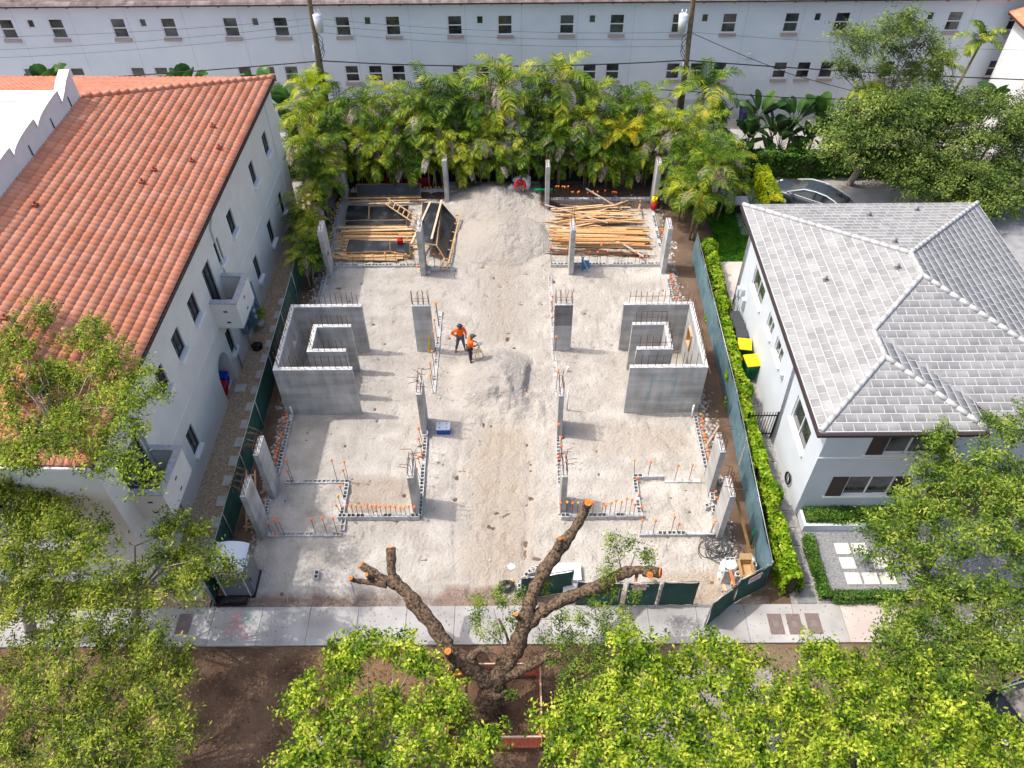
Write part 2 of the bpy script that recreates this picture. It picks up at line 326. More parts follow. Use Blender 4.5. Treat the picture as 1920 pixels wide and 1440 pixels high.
def hz(x,y): return float(hf(np.array([x]),np.array([y]))[0])
# pavement slabs
walk=mat('pavement_concrete',(.33,.32,.315),(.46,.45,.44),.8,.9,.003,50,island=.09,det=10); walkp=mat('pink_pavement_concrete',(.47,.40,.37),(.55,.485,.45),.9,.9,.003,50,island=.04)
m=MB(); x=-34.
while x<40:
    L=1.86
    for (y0,y1) in ((13.37,14.93),): m.box(x+.008,x+L-.008,y0,y1,-.05,.075,1 if x>12.0 else 0)
    x+=L
struct('pavement',m,[walk,walkp],'pale concrete pavement of square slabs')
paint=MB()
def blotch(mb,x,y,r,m=0,k=9,z=.0765):
    for q in range(k):
        a=U(0,6.28); d=r*random.random()**.6; s=U(.01,.035); mb.poly([(x+d*math.cos(a)+s*math.cos(t)*U(.6,2),y+d*math.sin(a)*.6+s*math.sin(t)*U(.6,2),z+q*.00005) for t in np.arange(0,6.2,.9)],m)
pk=mat('faded_pink_paint',(.62,.3,.3),rough=.9); gk=mat('faded_green_paint',(.2,.42,.34),rough=.9)
for (px,py,r) in ((438,1165,.3),(450,1175,.25),(428,1185,.3),(460,1190,.35),(445,1155,.15)):
    p=G(px,py); blotch(paint,p[0],p[1],r,0,22)
tag(paint.build('pink_survey_marks',pk),'faded pink survey paint marks on the pavement',None,None,'structure')
paint=MB(); a=G(470,1143); b=G(462,1172); paint.poly([(a[0],a[1],.077),(a[0]+.06,a[1],.077),(b[0]+.05,b[1],.077),(b[0],b[1],.077)]); tag(paint.build('green_survey_mark',gk),'faded green survey paint streak on the pavement',None,None,'structure')
# brick driveway under the front trees
pav=bpy.data.materials.new('brick_pavers'); pav.use_nodes=True; N=pav.node_tree.nodes; L=pav.node_tree.links; g=N.new('ShaderNodeNewGeometry'); bt=N.new('ShaderNodeTexBrick'); L.new(g.outputs['Position'],bt.inputs[0]); bt.inputs['Scale'].default_value=4
bt.inputs[1].default_value=(.28,.25,.245,1); bt.inputs[2].default_value=(.36,.33,.32,1); bt.inputs[3].default_value=(.12,.1,.1,1); bt.inputs['Mortar Size'].default_value=.02; L.new(bt.outputs[0],N['Principled BSDF'].inputs[0]); N['Principled BSDF'].inputs['Roughness'].default_value=.9
m=MB(); m.box(3.6,9.3,-6,12.4,-.04,.06); struct('paved_driveway',m,pav,'grey brick driveway under the front trees')
asph=mat('asphalt',(.05,.05,.05),(.075,.075,.075),3,.95,.004,60)
m=MB(); m.box(-60,60,-14,4.2,-.04,.04); struct('road',m,asph)
# left gravel path
def gravelmat(name,cols,sc):
    m=bpy.data.materials.new(name); m.use_nodes=True; t=m.node_tree; N=t.nodes; L=t.links; b=N['Principled BSDF']; b.inputs['Roughness'].default_value=.9
    g=N.new('ShaderNodeNewGeometry'); v=N.new('ShaderNodeTexVoronoi'); v.inputs['Scale'].default_value=sc; L.new(g.outputs['Position'],v.inputs['Vector'])
    cr=N.new('ShaderNodeValToRGB'); sp=N.new('ShaderNodeSeparateColor'); L.new(v.outputs['Color'],sp.inputs[0]); L.new(sp.outputs[0],cr.inputs[0])
    e=cr.color_ramp.elements; e[0].color=(*cols[0],1); e[1].color=(*cols[-1],1)
    for k,c in enumerate(cols[1:-1]): q=e.new((k+1)/(len(cols)-1)); q.color=(*c,1)
    L.new(cr.outputs[0],b.inputs['Base Color']); bp=N.new('ShaderNodeBump'); bp.inputs['Distance'].default_value=.015; bp.invert=True; L.new(v.outputs['Distance'],bp.inputs['Height']); L.new(bp.outputs[0],b.inputs['Normal']); return m
pebble=gravelmat('tan_pebbles',[(.24,.15,.085),(.36,.26,.17),(.44,.34,.24),(.55,.45,.34)],24)
greyg=gravelmat('grey_chippings',[(.15,.155,.17),(.21,.215,.23),(.26,.265,.28),(.34,.345,.36)],30)
m=MB(); m.poly([(-14.3,14.95,.03),(-11.95,14.95,.03),(-11.95,44,.03),(-13.3,44,.03)]); tag(m.build('gravel_path',pebble),'tan pebble path between the cream building and the fence',None,None,'structure')
# alley behind the palms
alley=mat('alley_concrete',(.36,.34,.34),(.46,.44,.43),.7,.9,.004,30)
m=MB(); m.box(-50,60,47.3,51.9,-.05,.03); struct('alley',m,alley)
m=MB(); m.box(13.4,30,38.5,43.2,-.05,.035); struct('back_parking',m,mat('parking_concrete',(.33,.33,.34),(.42,.42,.43),1.3,.9,.004,30),'grey concrete parking space behind the white roofed house')
grassm=mat('lawn_green',(.035,.12,.008),(.055,.17,.015),2.5,.95,.03,40)
m=MB(); m.box(11.7,16.2,36.1,44.3,-.05,.02); struct('lawn_bed',m,grassm,'small green lawn behind the house')
m=MB(); m.box(11.65,13.6,29.5,36.05,-.05,.03); struct('side_patio',m,mat('beige_patio',(.5,.45,.4),(.58,.53,.48),1.,.9,.002,30),'beige concrete patio strip beside the house')
m=MB(); m.box(10.7,11.85,14.95,30.,-.05,.015); struct('side_path',m,mat('side_path_gravel',(.22,.2,.19),(.4,.38,.36),8,.95,.02,30),'narrow gravel side path')
m=MB(); m.poly([(11.85,14.95,.028),(26,14.95,.028),(26,18.9,.028),(11.85,18.9,.028)]); tag(m.build('front_gravel_yard',greyg),'blue grey gravel front yard',None,None,'structure')
m=MB(); m.box(23,34,26,43,-.05,.03); struct('neighbour_drive',m,mat('grey_drive',(.25,.25,.26),(.33,.33,.34),2,.9,.003,40),'grey driveway at the right edge')
m=MB(); m.box(23.2,24.8,30,41,-.05,.05); struct('planting_bed',m,mat('dark_mulch_bed',(.045,.025,.022),(.09,.05,.045),6,.95,.03,30),'dark mulch bed beside the house')
# lawn grass blades as one mass
def blades(name,x0,x1,y0,y1,n,h,mt,label,z=.02):
    P=np.stack([rng.uniform(x0,x1,n),rng.uniform(y0,y1,n),np.full(n,z)],1); a=rng.uniform(0,6.28,n); w_=.02; d=np.stack([np.cos(a),np.sin(a),0*a],1)*w_
    t=P+np.stack([rng.normal(0,.03,n),rng.normal(0,.03,n),rng.uniform(.5,1,n)*h],1)
    V=np.stack([P-d,P+d,t+d*.3,t-d*.3],1).reshape(-1,3); F=np.arange(4*n).reshape(-1,4); o=npmesh(name,V,F,mt); return tag(o,label,'grass',None,'stuff')
# ---------------------------------------------------------------- walls with openings
def wallgrid(mb,O,Ux,Nn,w0,w1,z0,z1,holes,depth=.15,m=0):
    O=np.array(O,float); Ux=np.array(Ux,float); Nn=np.array(Nn,float); Zv=np.array([0,0,1.])
    us=sorted({w0,w1}|{h[0] for h in holes}|{h[1] for h in holes}); zs=sorted({z0,z1}|{h[2] for h in holes}|{h[3] for h in holes})
    P=lambda u,z,d=0: O+Ux*u+Zv*z-Nn*d
    for a,b in zip(us,us[1:]):
        for c,d in zip(zs,zs[1:]):
            if any(h[0]-1e-6<=a and b<=h[1]+1e-6 and h[2]-1e-6<=c and d<=h[3]+1e-6 for h in holes): continue
            mb.poly([P(a,c),P(b,c),P(b,d),P(a,d)],m)
    for h in holes:
        dd=h[4] if len(h)>4 else depth
        a,b,c,d=h[:4]
        for q in (((a,c),(b,c)),((b,c),(b,d)),((b,d),(a,d)),((a,d),(a,c))): mb.poly([P(*q[0]),P(*q[1]),P(*q[1],dd),P(*q[0],dd)],m)
def window(parent,O,Ux,Nn,a,b,c,d,depth,fm,fw=.06,mull=(),trans=(),sill=None,sillm=None,sillout=.08,local=True,name='window'):
    O=np.array(O,float); Ux=np.array(Ux,float); Nn=np.array(Nn,float); Zv=np.array([0,0,1.])
    f=MB(); fr=lambda x0,x1,z0,z1,dn=0: f.frame(O,Ux,-Nn,Zv,x0,x1,depth-.05+dn,depth+.02,z0,z1)
    fr(a,b,c,c+fw); fr(a,b,d-fw,d); fr(a,a+fw,c+fw,d-fw); fr(b-fw,b,c+fw,d-fw)
    for t in mull: x=a+(b-a)*t; fr(x-fw/2,x+fw/2,c+fw,d-fw,.004)
    for t in trans: z=c+(d-c)*t; fr(a+fw,b-fw,z-fw/2,z+fw/2,.008)
    fo=f.build(name,fm,parent,local)
    g=MB(); g.frame(O,Ux,-Nn,Zv,a+fw*.5,b-fw*.5,depth-.012,depth-.002,c+fw*.5,d-fw*.5); g.build('pane',glass,fo,local)
    if sill:
        s_=MB(); s_.frame(O,Ux,Nn,Zv,a-.06,b+.06,-.02,sillout,c-sill,c-.002); s_.build('sill',sillm,fo,local)
    return fo
# ================================================================ TILE FIELDS
def clipmesh(o,cuts):
    """cut an object's mesh with planes (point, normal pointing to the side that goes away)"""
    import bmesh
    bm=bmesh.new(); bm.from_mesh(o.data)
    for p,n in cuts:
        bmesh.ops.bisect_plane(bm,geom=bm.verts[:]+bm.edges[:]+bm.faces[:],plane_co=Vector(p),plane_no=Vector(n),clear_outer=True,dist=1e-5)
    bm.to_mesh(o.data); bm.free(); o.data.update()
def tilefield(O,A,D,nA,nD,wA,wD,style,rngs,zjit=.004):
    """tiles on a slope: O lower corner, A unit along the eave, D unit up the slope; returns V,F"""
    O=np.array(O,float);A=np.array(A,float);D=np.array(D,float); Nn=np.cross(A,D); Nn/=np.linalg.norm(Nn)
    if Nn[2]<0: Nn=-Nn
    V=[];F=[];MI=[]
    if style=='barrel':
        prof=[(0,.0),(.06,.018),(.2,.035),(.42,.042),(.64,.035),(.82,.018),(.88,.0),(1.,.0)]
    else: prof=[(0.025,.0),(.975,.0)]
    k=len(prof); lift=.024 if style=='barrel' else .018
    for r in range(nD):
        off=.5*(r%2) if style=='flat' else 0
        for c in range(-1 if off else 0,nA):
            a0=(c+off)*wA; j=rngs.uniform(-zjit,zjit); j2=rngs.uniform(-zjit,zjit)
            base=len(V)
            for (u,h) in prof: V.append(O+A*(a0+u*wA)+D*(r*wD-.02+j)+Nn*(h-.03))
            for (u,h) in prof: V.append(O+A*(a0+u*wA)+D*(r*wD-.02+j)+Nn*(h+lift+j2))
            for (u,h) in prof: V.append(O+A*(a0+u*wA)+D*((r+1)*wD+.03)+Nn*(h+.012+j2))
            for q in range(k-1):
                F.append((base+q,base+q+1,base+k+q+1,base+k+q)); F.append((base+k+q,base+k+q+1,base+2*k+q+1,base+2*k+q)); MI+=[1,0]
            if style=='flat':
                b2=len(V)
                for (u,d_) in ((-.04,0),(.04,0),(.04,1),(-.04,1)): V.append(O+A*(a0+u*wA)+D*(r*wD-.02+d_*(wD+.03))+Nn*(.006 if d_ else lift+.004))
                F.append((b2,b2+1,b2+2,b2+3)); MI.append(1)
                b2=len(V)
                for (u,d_) in ((0,0),(1,0),(1,.11),(0,.11)): V.append(O+A*(a0+u*wA)+D*(r*wD-.02+d_*wD)+Nn*(lift+.007-d_*.02))
                F.append((b2,b2+1,b2+2,b2+3)); MI.append(1)
    tilefield.mi=MI
    return V,F
def slope(name,parent,O,A,D,lenA,lenD,wA,wD,style,mt,cuts,seed=1,local=True,loc=(0,0,0)):
    V,F=tilefield(O,A,D,int(lenA/wA)+2,int(lenD/wD)+2,wA,wD,style,np.random.default_rng(seed))
    o=npmesh(name,np.array(V)-np.array(loc),F,mt,parent)
    if style=='flat': o.data.materials.append(greycap); o.data.polygons.foreach_set('material_index',np.array(tilefield.mi,np.int32))
    clipmesh(o,[(np.array(p)-np.array(loc),n) for p,n in cuts]); return o
# ================================================================ CREAM BUILDING (left)
cb=thing('apartment_building','cream three window bay building with orange barrel tile roof left of the site','building',(-13.85,20,0),-.025)
th=-.025; Rz=np.array([[math.cos(th),-math.sin(th),0],[math.sin(th),math.cos(th),0],[0,0,1]]); Ob=np.array([-13.85,20,0])
cL=Rz.T@(CAM-Ob)
def LX(px,py,lx=0.):
    d=Rz.T@ray(px,py); return cL+(lx-cL[0])/d[0]*d
EL=8.25; EX=.32; PT=.35
wins=[]
for q in (((497,243),(490,257),(500,290)),((471.7,297),(465,310),(476.7,346.7)),((431.7,388),(423.3,405),(437,441.7)),((406.7,443),(399,456.7),(415,495)),((361.7,545),(350,570),(366.7,606.7)),((331.7,610),(320,638),(338,676)),((303,683),(290,706),(305,743))):
    a=LX(*q[0]);b=LX(*q[1]); wins.append((b[1],a[1],5.3,6.5))
for q in (((525,353),(520,363)),((506.7,410),(500,423)),((480,475),(474,490)),((430,613),(421.7,626.7)),((358,793),(348,818))):
    a=LX(*q[0]);b=LX(*q[1]); wins.append((b[1],a[1],1.3,2.7))
doors=[(7.55,8.5,3.75,6.45),(-3.0,-1.25,3.75,6.2)]; arch=(5.6,7.15,.02,2.45,1.6); lowopen=(-3.1,-1.3,.05,2.3,.6)
m=MB(); wallgrid(m,(0,0,0),(0,1,0),(1,0,0),-4,21.5,0,8.2,[w_ for w_ in wins]+doors+[arch,lowopen],.14)
wallgrid(m,(0,-4,0),(-1,0,0),(0,-1,0),0,22,0,8.2,[(2.0,4.4,4.1,6.3),(2.6,4.6,.05,2.2,.8),(8,10,4.1,6.3)],.2)
m.poly([(0,21.5,0),(-22,21.5,0),(-22,21.5,8.2),(0,21.5,8.2)]); m.box(-1.6,-1.58,5.6,7.15,0,2.5)
m.box(-.8,-.62,-3.1,-1.3,0,2.4); 
# arch spandrels
for sgn,y0 in ((1,5.6),(-1,7.15)):
    pts=[(.003,y0,2.45)]+[(.003,y0+sgn*(.78-.78*math.cos(t)),1.35+1.1*math.sin(t)) for t in np.linspace(0,math.pi/2,8)]; m.poly(pts)
wall=m.build('wall',stucco_cream,cb,True)
# shallow string course and far pilaster, gutter line
m=MB(); m.box(.0,.028,-1,21.5,3.45,3.53); m.box(0,.08,20.3,21.55,0,8.15); m.build('string_course',stucco_cream,cb,True)
m=MB(); m.box(-.02,.30,-4.3,21.8,8.0,8.14); m.box(-22,.3,-4.33,-4.0,8.0,8.14); m.build('eave_soffit',claydk,cb,True)
m=MB(); m.box(.30,.40,-4.4,21.9,8.08,8.22); m.build('gutter',darktrim,cb,True)
m=MB(); m.box(-22,.36,-4.47,-4.37,8.08,8.2); m.build('gutter',whitep,cb,True)
for w_ in wins: window(cb,(0,0,0),(0,1,0),(1,0,0),*w_,.12,framedk,.07,(.5,),(),.16,stucco_white,.16)
for w_ in doors: window(cb,(0,0,0),(0,1,0),(1,0,0),*w_,.12,framedk,.07,(.5,),(),name='sliding_door')
window(cb,(0,-4,0),(-1,0,0),(0,-1,0),2.0,4.4,4.1,6.3,.18,framedk,.07,(.5,),(),.22,stucco_cream,.2)
window(cb,(0,-4,0),(-1,0,0),(0,-1,0),8,10,4.1,6.3,.18,framedk,.07,(.5,),(),.22,stucco_cream,.2)
m=MB(); m.frame((0,-4,0),(-1,0,0),(0,-1,0),(0,0,1),1.6,4.9,0,.3,2.75,2.95); m.build('entrance_canopy',stucco_white,cb,True)
m=MB(); m.frame((0,-4,0),(-1,0,0),(0,-1,0),(0,0,1),2.6,4.6,-.8,-.75,.05,2.2); m.build('entrance_door',mat('dark_brown_door',(.05,.03,.025),rough=.6),cb,True)
def balcony(y0,y1,zb,zt,out,nm='balcony'):
    m=MB(); t=.16
    m.box(out-t,out,y0,y1,zb,zt); m.box(.0,out-t,y0,y0+t,zb,zt); m.box(.0,out-t,y1-t,y1,zb,zt); m.box(.0,out-t,y0+t,y1-t,zb,zb+.15)
    m.box(-.0,out*.96,y0+.06,y1-.06,zb-.12,zb)
    o=m.build(nm,stucco_cream,cb,True)
    m=MB(); e=.05; m.box(out-t-e,out+e,y0-e,y1+e,zt,zt+.07); m.box(0,out-t-e,y0-e,y0+t+e,zt,zt+.07); m.box(0,out-t-e,y1-t-e,y1+e,zt,zt+.07); m.build('coping',greyp,o,True)
    m=MB(); m.box(.01,out-t,y0+t,y1-t,zb+.15,zb+.17); m.build('floor',mat('balcony_floor_tile'+nm+str(y0),(.33,.27,.22),(.42,.35,.29),5,.9),o,True)
    m=MB()
    for (zz,yy) in ((zb+.95,.5),(zb+.3,.5)):
        ym=y0+(y1-y0)*yy; m.box(out,out+.006,ym-.09,ym+.09,zz-.05,zz+.05); m.box(out*.5-.09,out*.5+.09,y0-.006,y0,zz-.05,zz+.05)
    m.build('vent',framedk,o,True)
balcony(7.2,9.25,3.5,4.93,1.2); balcony(-3.15,-.95,3.5,4.93,1.2)
m=MB(); m.tube([(.07,10.1,8.1),(.07,10.1,7.6),(.07,9.6,7.3),(.07,9.6,.1)],.05); m.build('downpipe',stucco_cream,cb,True)
m=MB(); m.tube([(.08,-1.1,6.9),(.08,-1.1,.1)],.05); m.build('downpipe',greyp,cb,True)
m=MB(); m.tube([(.08,8.05,3.3),(.08,7.9,.1)],.05); m.build('downpipe',greyp,cb,True)
# roof
a=math.atan(PT); ca,sa=math.cos(a),math.sin(a)
RT=6.85; n2=1/math.sqrt(2)
roof=MB(); roof.poly([(EX,-4.35,EL-.04),(EX,21.85,EL-.04),(-6.6,15.0,EL+PT*6.9-.04),(-6.6,2.5,EL+PT*6.9-.04)]); roof.poly([(EX,21.85,EL-.04),(-22,21.85,EL-.04),(-22,14.95,EL+PT*6.9-.04),(-6.6,14.95,EL+PT*6.9-.04)]); roof.poly([(EX,-4.35,EL-.04),(-22,-4.35,EL-.04),(-22,2.55,EL+PT*6.9-.04),(-6.6,2.55,EL+PT*6.9-.04)])
ro=roof.build('roof',claydk,cb,True)
slope('roof_tiles',ro,(EX,21.85,EL),(0,-1,0),(-ca,0,sa),26.3,RT/ca,.28,.36,'barrel',clay,[((EX,21.85,0),(-n2,n2,0)),((EX,-4.35,0),(-n2,-n2,0)),((-6.55,0,0),(-1,0,0))],1)
slope('roof_tiles',ro,(EX,21.85,EL),(-1,0,0),(0,-ca,sa),22.3,RT/ca,.28,.36,'barrel',clay,[((EX,21.85,0),(n2,-n2,0)),((0,15.0,0),(0,-1,0)),((0,15.0,0),(0,-1,0))],2).name='roof_tiles'
slope('roof_tiles',ro,(EX,-4.35,EL),(-1,0,0),(0,ca,sa),22.3,RT/ca,.28,.36,'barrel',clay,[((EX,-4.35,0),(n2,n2,0)),((0,2.5,0),(0,1,0))],3)
def hipcaps(p0,p1,mt,r,L_,parent,loc=None):
    p0=np.array(p0,float);p1=np.array(p1,float); d=p1-p0; n=max(1,int(np.linalg.norm(d)/L_)); m=MB()
    for i in range(n):
        a_=p0+d*i/n; b_=p0+d*(i+1.06)/n; m.tube([a_+(0,0,.03),b_+(0,0,.0)],[r,r*.84],8)
    return m.build('hip_tiles',mt,parent,True)
hipcaps((EX,21.85,EL+.04),(-6.5,15.03,EL+PT*6.85+.04),clay,.15,.42,ro); hipcaps((EX,-4.35,EL+.04),(-6.5,2.47,EL+PT*6.85+.04),clay,.15,.42,ro)
fm=MB(); fm.box(-22,-6.7,2.6,14.9,10.2,10.62); fo=fm.build('flat_roof',mat('white_roof_membrane',(.66,.67,.68),(.8,.8,.8),.9,.8,.01,8),cb,True)
# scalloped parapet
def par_profile(y0,y1,base):
    pts=[]
    cus=[15.0,13.4,10.95,8.7,6.4,4.1,2.6]; H_=[12.02,11.78,11.78,11.78,11.78,11.78,11.78]
    for i in range(len(cus)-1):
        a_,b_=cus[i],cus[i+1]
        if i==0: pts+=[(15.0,11.95),(14.9,11.98),(14.3,11.75),(13.9,11.5),(13.4,11.25),(13.38,11.78)]
        else:
            for t in np.linspace(0,math.pi/2,9): pts.append((a_-(a_-b_)*math.sin(t)*.98, 11.78-.42*(1-math.cos(t))))
            pts.append((b_,11.78))
    return pts
pr=par_profile(0,0,0); m=MB(); X0,X1=-6.92,-6.56
n=len(pr)
for (a_,b_) in zip(pr,pr[1:]):
    m.poly([(X1,a_[0],10.3),(X1,b_[0],10.3),(X1,b_[0],b_[1]),(X1,a_[0],a_[1])]); m.poly([(X0,a_[0],10.3),(X0,b_[0],10.3),(X0,b_[0],b_[1]),(X0,a_[0],a_[1])]); m.poly([(X0,a_[0],a_[1]),(X1,a_[0],a_[1]),(X1,b_[0],b_[1]),(X0,b_[0],b_[1])])
m.poly([(X0,15,10.3),(X1,15,10.3),(X1,15,11.95),(X0,15,11.95)]); m.box(-22,X0-.01,14.6,14.98,10.2,11.0)
pp=m.build('parapet',stucco_white,cb,True)
m=MB()
for (a_,b_) in zip(pr,pr[1:]):
    m.poly([(X0-.06,a_[0],a_[1]+.05),(X1+.06,a_[0],a_[1]+.05),(X1+.06,b_[0],b_[1]+.05),(X0-.06,b_[0],b_[1]+.05)]); m.poly([(X1+.06,a_[0],a_[1]+.05),(X1+.06,a_[0],a_[1]-.04),(X1+.06,b_[0],b_[1]-.04),(X1+.06,b_[0],b_[1]+.05)])
m.build('coping',whitep,pp,True)
m=MB()
for yy in (14.0,12.1,9.9): m.tube([(X1+.02,yy,11.2),(X1+.03,yy-.02,10.75)],.025)
m.build('drain_spout',framedk,pp,True)
rustv=mat('rusty_vent',(.3,.09,.06),rough=.8)
for (px,py) in ((400,240),(361,305),(412,280),(290,322),(68,388),(12,600),(268,345)):
    z=EL+1; 
    for it in range(6):
        d=Rz.T@ray(px,py); t=(z-H)/d[2]; p=cL+t*d; z=EL+PT*(EX-p[0])
    m=MB(); m.frame(p,(1,0,.0),(0,1,0),(0,0,1),-.12,.1,-.1,.1,0,.16); m.tube([p+(0,0,.1),p+(0,0,.3)],.05); m.build('roof_vent',rustv,ro,True)
# utility meters on the wall, bins in the arch
def Lw(p): return Rz@np.array(p,float)+Ob
t=thing('meter_cabinet','blue grey electric meter cabinet fixed to the cream wall beyond the balcony','meter cabinet',Lw((0,10.9,.6)),-.025)
m=MB(); m.box(0,.32,-.55,.55,0,2.1); m.build('cabinet',bluegrey,t,True,.02)
for i in range(4):
    m=MB(); m.tube([(.32,-.35+.0*i,1.75-.42*i),(.42,-.35,1.75-.42*i)],.11,10); m.build('meter',mat('meter_glass%d'%i,(.5,.55,.6),rough=.2),t,True)
    m=MB(); m.tube([(.32,.2,1.75-.42*i),(.4,.2,1.75-.42*i)],.09,10); m.build('meter',bluegrey,t,True)
m=MB(); m.tube([(.1,-.3,0),(.1,-.3,-.55)],.04); m.tube([(.1,.2,0),(.1,.2,-.55)],.04); m.build('conduit',bluegrey,t,True)
t=thing('air_conditioner','blue grey box unit fixed low on the cream wall under the balcony corner','box unit',Lw((0,9.55,1.1)),-.025)
m=MB(); m.box(0,.35,-.3,.3,0,.75); m.build('housing',bluegrey,t,True,.02); m=MB(); m.box(.35,.36,-.2,.2,.15,.6); m.build('grille',framedk,t,True)
def cart(name,label,loc,rz,body,lid,group=None,s=1.0):
    t=thing(name,label,'wheelie bin',loc,rz,group)
    m=MB(); w0,w1=.24*s,.3*s
    P=[(-w0,-w0,.06),(w0,-w0,.06),(w0,w0,.06),(-w0,w0,.06),(-w1,-w1*1.1,1.0*s),(w1,-w1*1.1,1.0*s),(w1,w1*1.1,1.0*s),(-w1,w1*1.1,1.0*s)]
    m.add(P,[(3,2,1,0),(4,5,6,7),(0,1,5,4),(1,2,6,5),(2,3,7,6),(3,0,4,7)])
    for k in (-.12,0,.12): m.box(k-.02,k+.02,-w1*1.1-.008,-w0,.3,.85)
    m.build('body',body,t,True,.02)
    m=MB(); L_=w1*1.1; m.add([(-w1-.03,-L_-.05,1.0*s+.005),(w1+.03,-L_-.05,1.0*s+.005),(w1+.03,L_+.05,1.0*s+.03),(-w1-.03,L_+.05,1.0*s+.03),(-w1,-L_,1.06*s),(w1,-L_,1.06*s),(w1,L_,1.1*s),(-w1,L_,1.1*s)],[(3,2,1,0),(4,5,6,7),(0,1,5,4),(1,2,6,5),(2,3,7,6),(3,0,4,7)]); m.build('lid',lid,t,True,.02)
    for sx in (-1,1):
        m=MB(); m.tube([(sx*(w0-.02),w0,.1),(sx*(w0+.05),w0,.1)],.1,12); m.build('wheel',tyre,t,True)
    m=MB(); m.tube([(-w1*.9,L_+.06,.98*s),(w1*.9,L_+.06,.98*s)],.018,8); m.build('handle',body,t,True)
    return t
t=cart('recycling_bin','red bin standing in the arched recess of the cream building',Lw((-.35,6.15,.03)),1.5,redplas,redplas,s=.72)
t=cart('recycling_bin','blue bin at the back of the arched recess beside the red bin',Lw((-.45,6.75,.03)),1.5,blueplas,blueplas,s=.72)
# stepping slabs along the pebble path
k=0; SL=[]
for i in range(17):
    y=15.6+i*1.08
    px0=-12.62+.012*(y-15); 
    m=MB(); m.box(px0-.32,px0+.32,y-.27,y+.27,.02,.075)
    o=m.build('stepping_stone',stone,None); tag(o,'square grey stepping stone in the pebble path, %s from the pavement'%ORD[i],'stepping stone','stepping stones on the pebble path'); SL.append(o)
m=MB(); p=G(355,722+4); m.box(-13.62,-13.1,23.0+3.3,23.5+3.3,.02,.07); tag(m.build('stepping_stone',stone),'single grey stepping stone by the arched recess of the cream building','stepping stone','stepping stones on the pebble path')
# ================================================================ FAR BUILDING
YF=51.94
fb=thing('row_building','long pale blue two storey building with many windows across the back','building',(-10,YF,0))
holes=[];small=[];low=[]
per=(onx(0,0,1)[0]*0+ony(1063,45,YF)[0]-ony(643,48,YF)[0])/2
X0a=ony(643,48,YF)[0]; X0b=ony(737,48,YF)[0]; X0c=ony(689,39,YF)[0]; Xl=[ony(660,133,YF)[0],ony(704,133,YF)[0],ony(747,132,YF)[0]]
pl=(ony(1463,128,YF)[0]-ony(660,133,YF)[0])/4
for k in range(-4,7):
    for xx in (X0a+k*per,X0b+k*per): holes.append((xx-.48,xx+.48,6.05,7.32))
    xx=X0c+k*per; small.append((xx-.24,xx+.24,6.72,7.3))
    for q in Xl: low.append((q+k*pl-.47,q+k*pl+.47,2.95,4.1))
m=MB(); allh=holes+small+low
wallgrid(m,(0,YF,0),(1,0,0),(0,-1,0),-46,62,1.5,8.2,allh,.12)
wallgrid(m,(0,YF+.25,0),(1,0,0),(0,-1,0),-46,62,-.1,1.5,[],.12); m.box(-46,62,YF,YF+.25,1.5-.02,1.5)
m.build('wall',stucco_far,fb)
jm=mat('joint_grey',(.5,.54,.58),rough=.9)
for k in range(-9,14):
    xx=-3.0+k*per*.5; m=MB(); m.box(xx-.01,xx+.01,YF-.006,YF,1.5,8.0); m.build('wall_joint',jm,fb)
for h in allh:
    big=h in holes
    window(fb,(0,YF,0),(1,0,0),(0,-1,0),*h,.08,whitep,.07,(),(.5,) if h not in small else (),.2 if h not in small else None,beige,.12,local=False)

m=MB(); m.box(-46,62,YF-.55,YF+.02,8.2,8.3); fs=m.build('eave',darktrim,fb)
m=MB()
for x in np.arange(-45,61,1.9): m.box(x-.07,x+.07,YF-.4,YF,8.06,8.2)
m.build('bracket',beige,fs)
rf=MB(); rf.poly([(-46,YF-.6,8.3),(62,YF-.6,8.3),(62,YF+6,10.5),(-46,YF+6,10.5)]); rf.box(-46,62,YF+6,YF+12,10.3,10.5); fr_=rf.build('roof',fart,fb)
V,F=tilefield((-46,YF-.6,8.32),(1,0,0),(0,math.cos(.32),math.sin(.32)),270,9,.4,.42,'flat',np.random.default_rng(5)); npmesh('roof_tiles',V,F,fart,fr_,off=(-10,YF,0))
m=MB()
for i,x in enumerate(np.arange(-43,60,8.4)): m.box(x-.5,x+.5,YF+1.0,YF+2.0,8.7,9.5)
m.build('dormer',whitep,fr_)
p=ony(1403,104,YF); m=MB(); m.box(p[0]-.17,p[0]+.17,YF-.1,YF-.01,p[2]-.16,p[2]+.16); m.build('wall_vent',whitep,fb)
# white gable building corner at the right edge
t=thing('corner_building','white walled building with orange tile eave at the upper right edge','building',(33,44,0))
m=MB(); m.box(31.6,44,44.5,51,0,7.3); m.build('wall',stucco_white,t)
m=MB(); m.box(31.2,44.4,44.1,51.4,7.3,7.5); rr=m.build('roof',claydk,t)
V,F=tilefield((31.15,51.4,7.5),(0,-1,0),(math.cos(.3),0,math.sin(.3)),24,20,.3,.4,'barrel',np.random.default_rng(6)); npmesh('roof_tiles',V,F,clay,rr,off=(33,44,0))
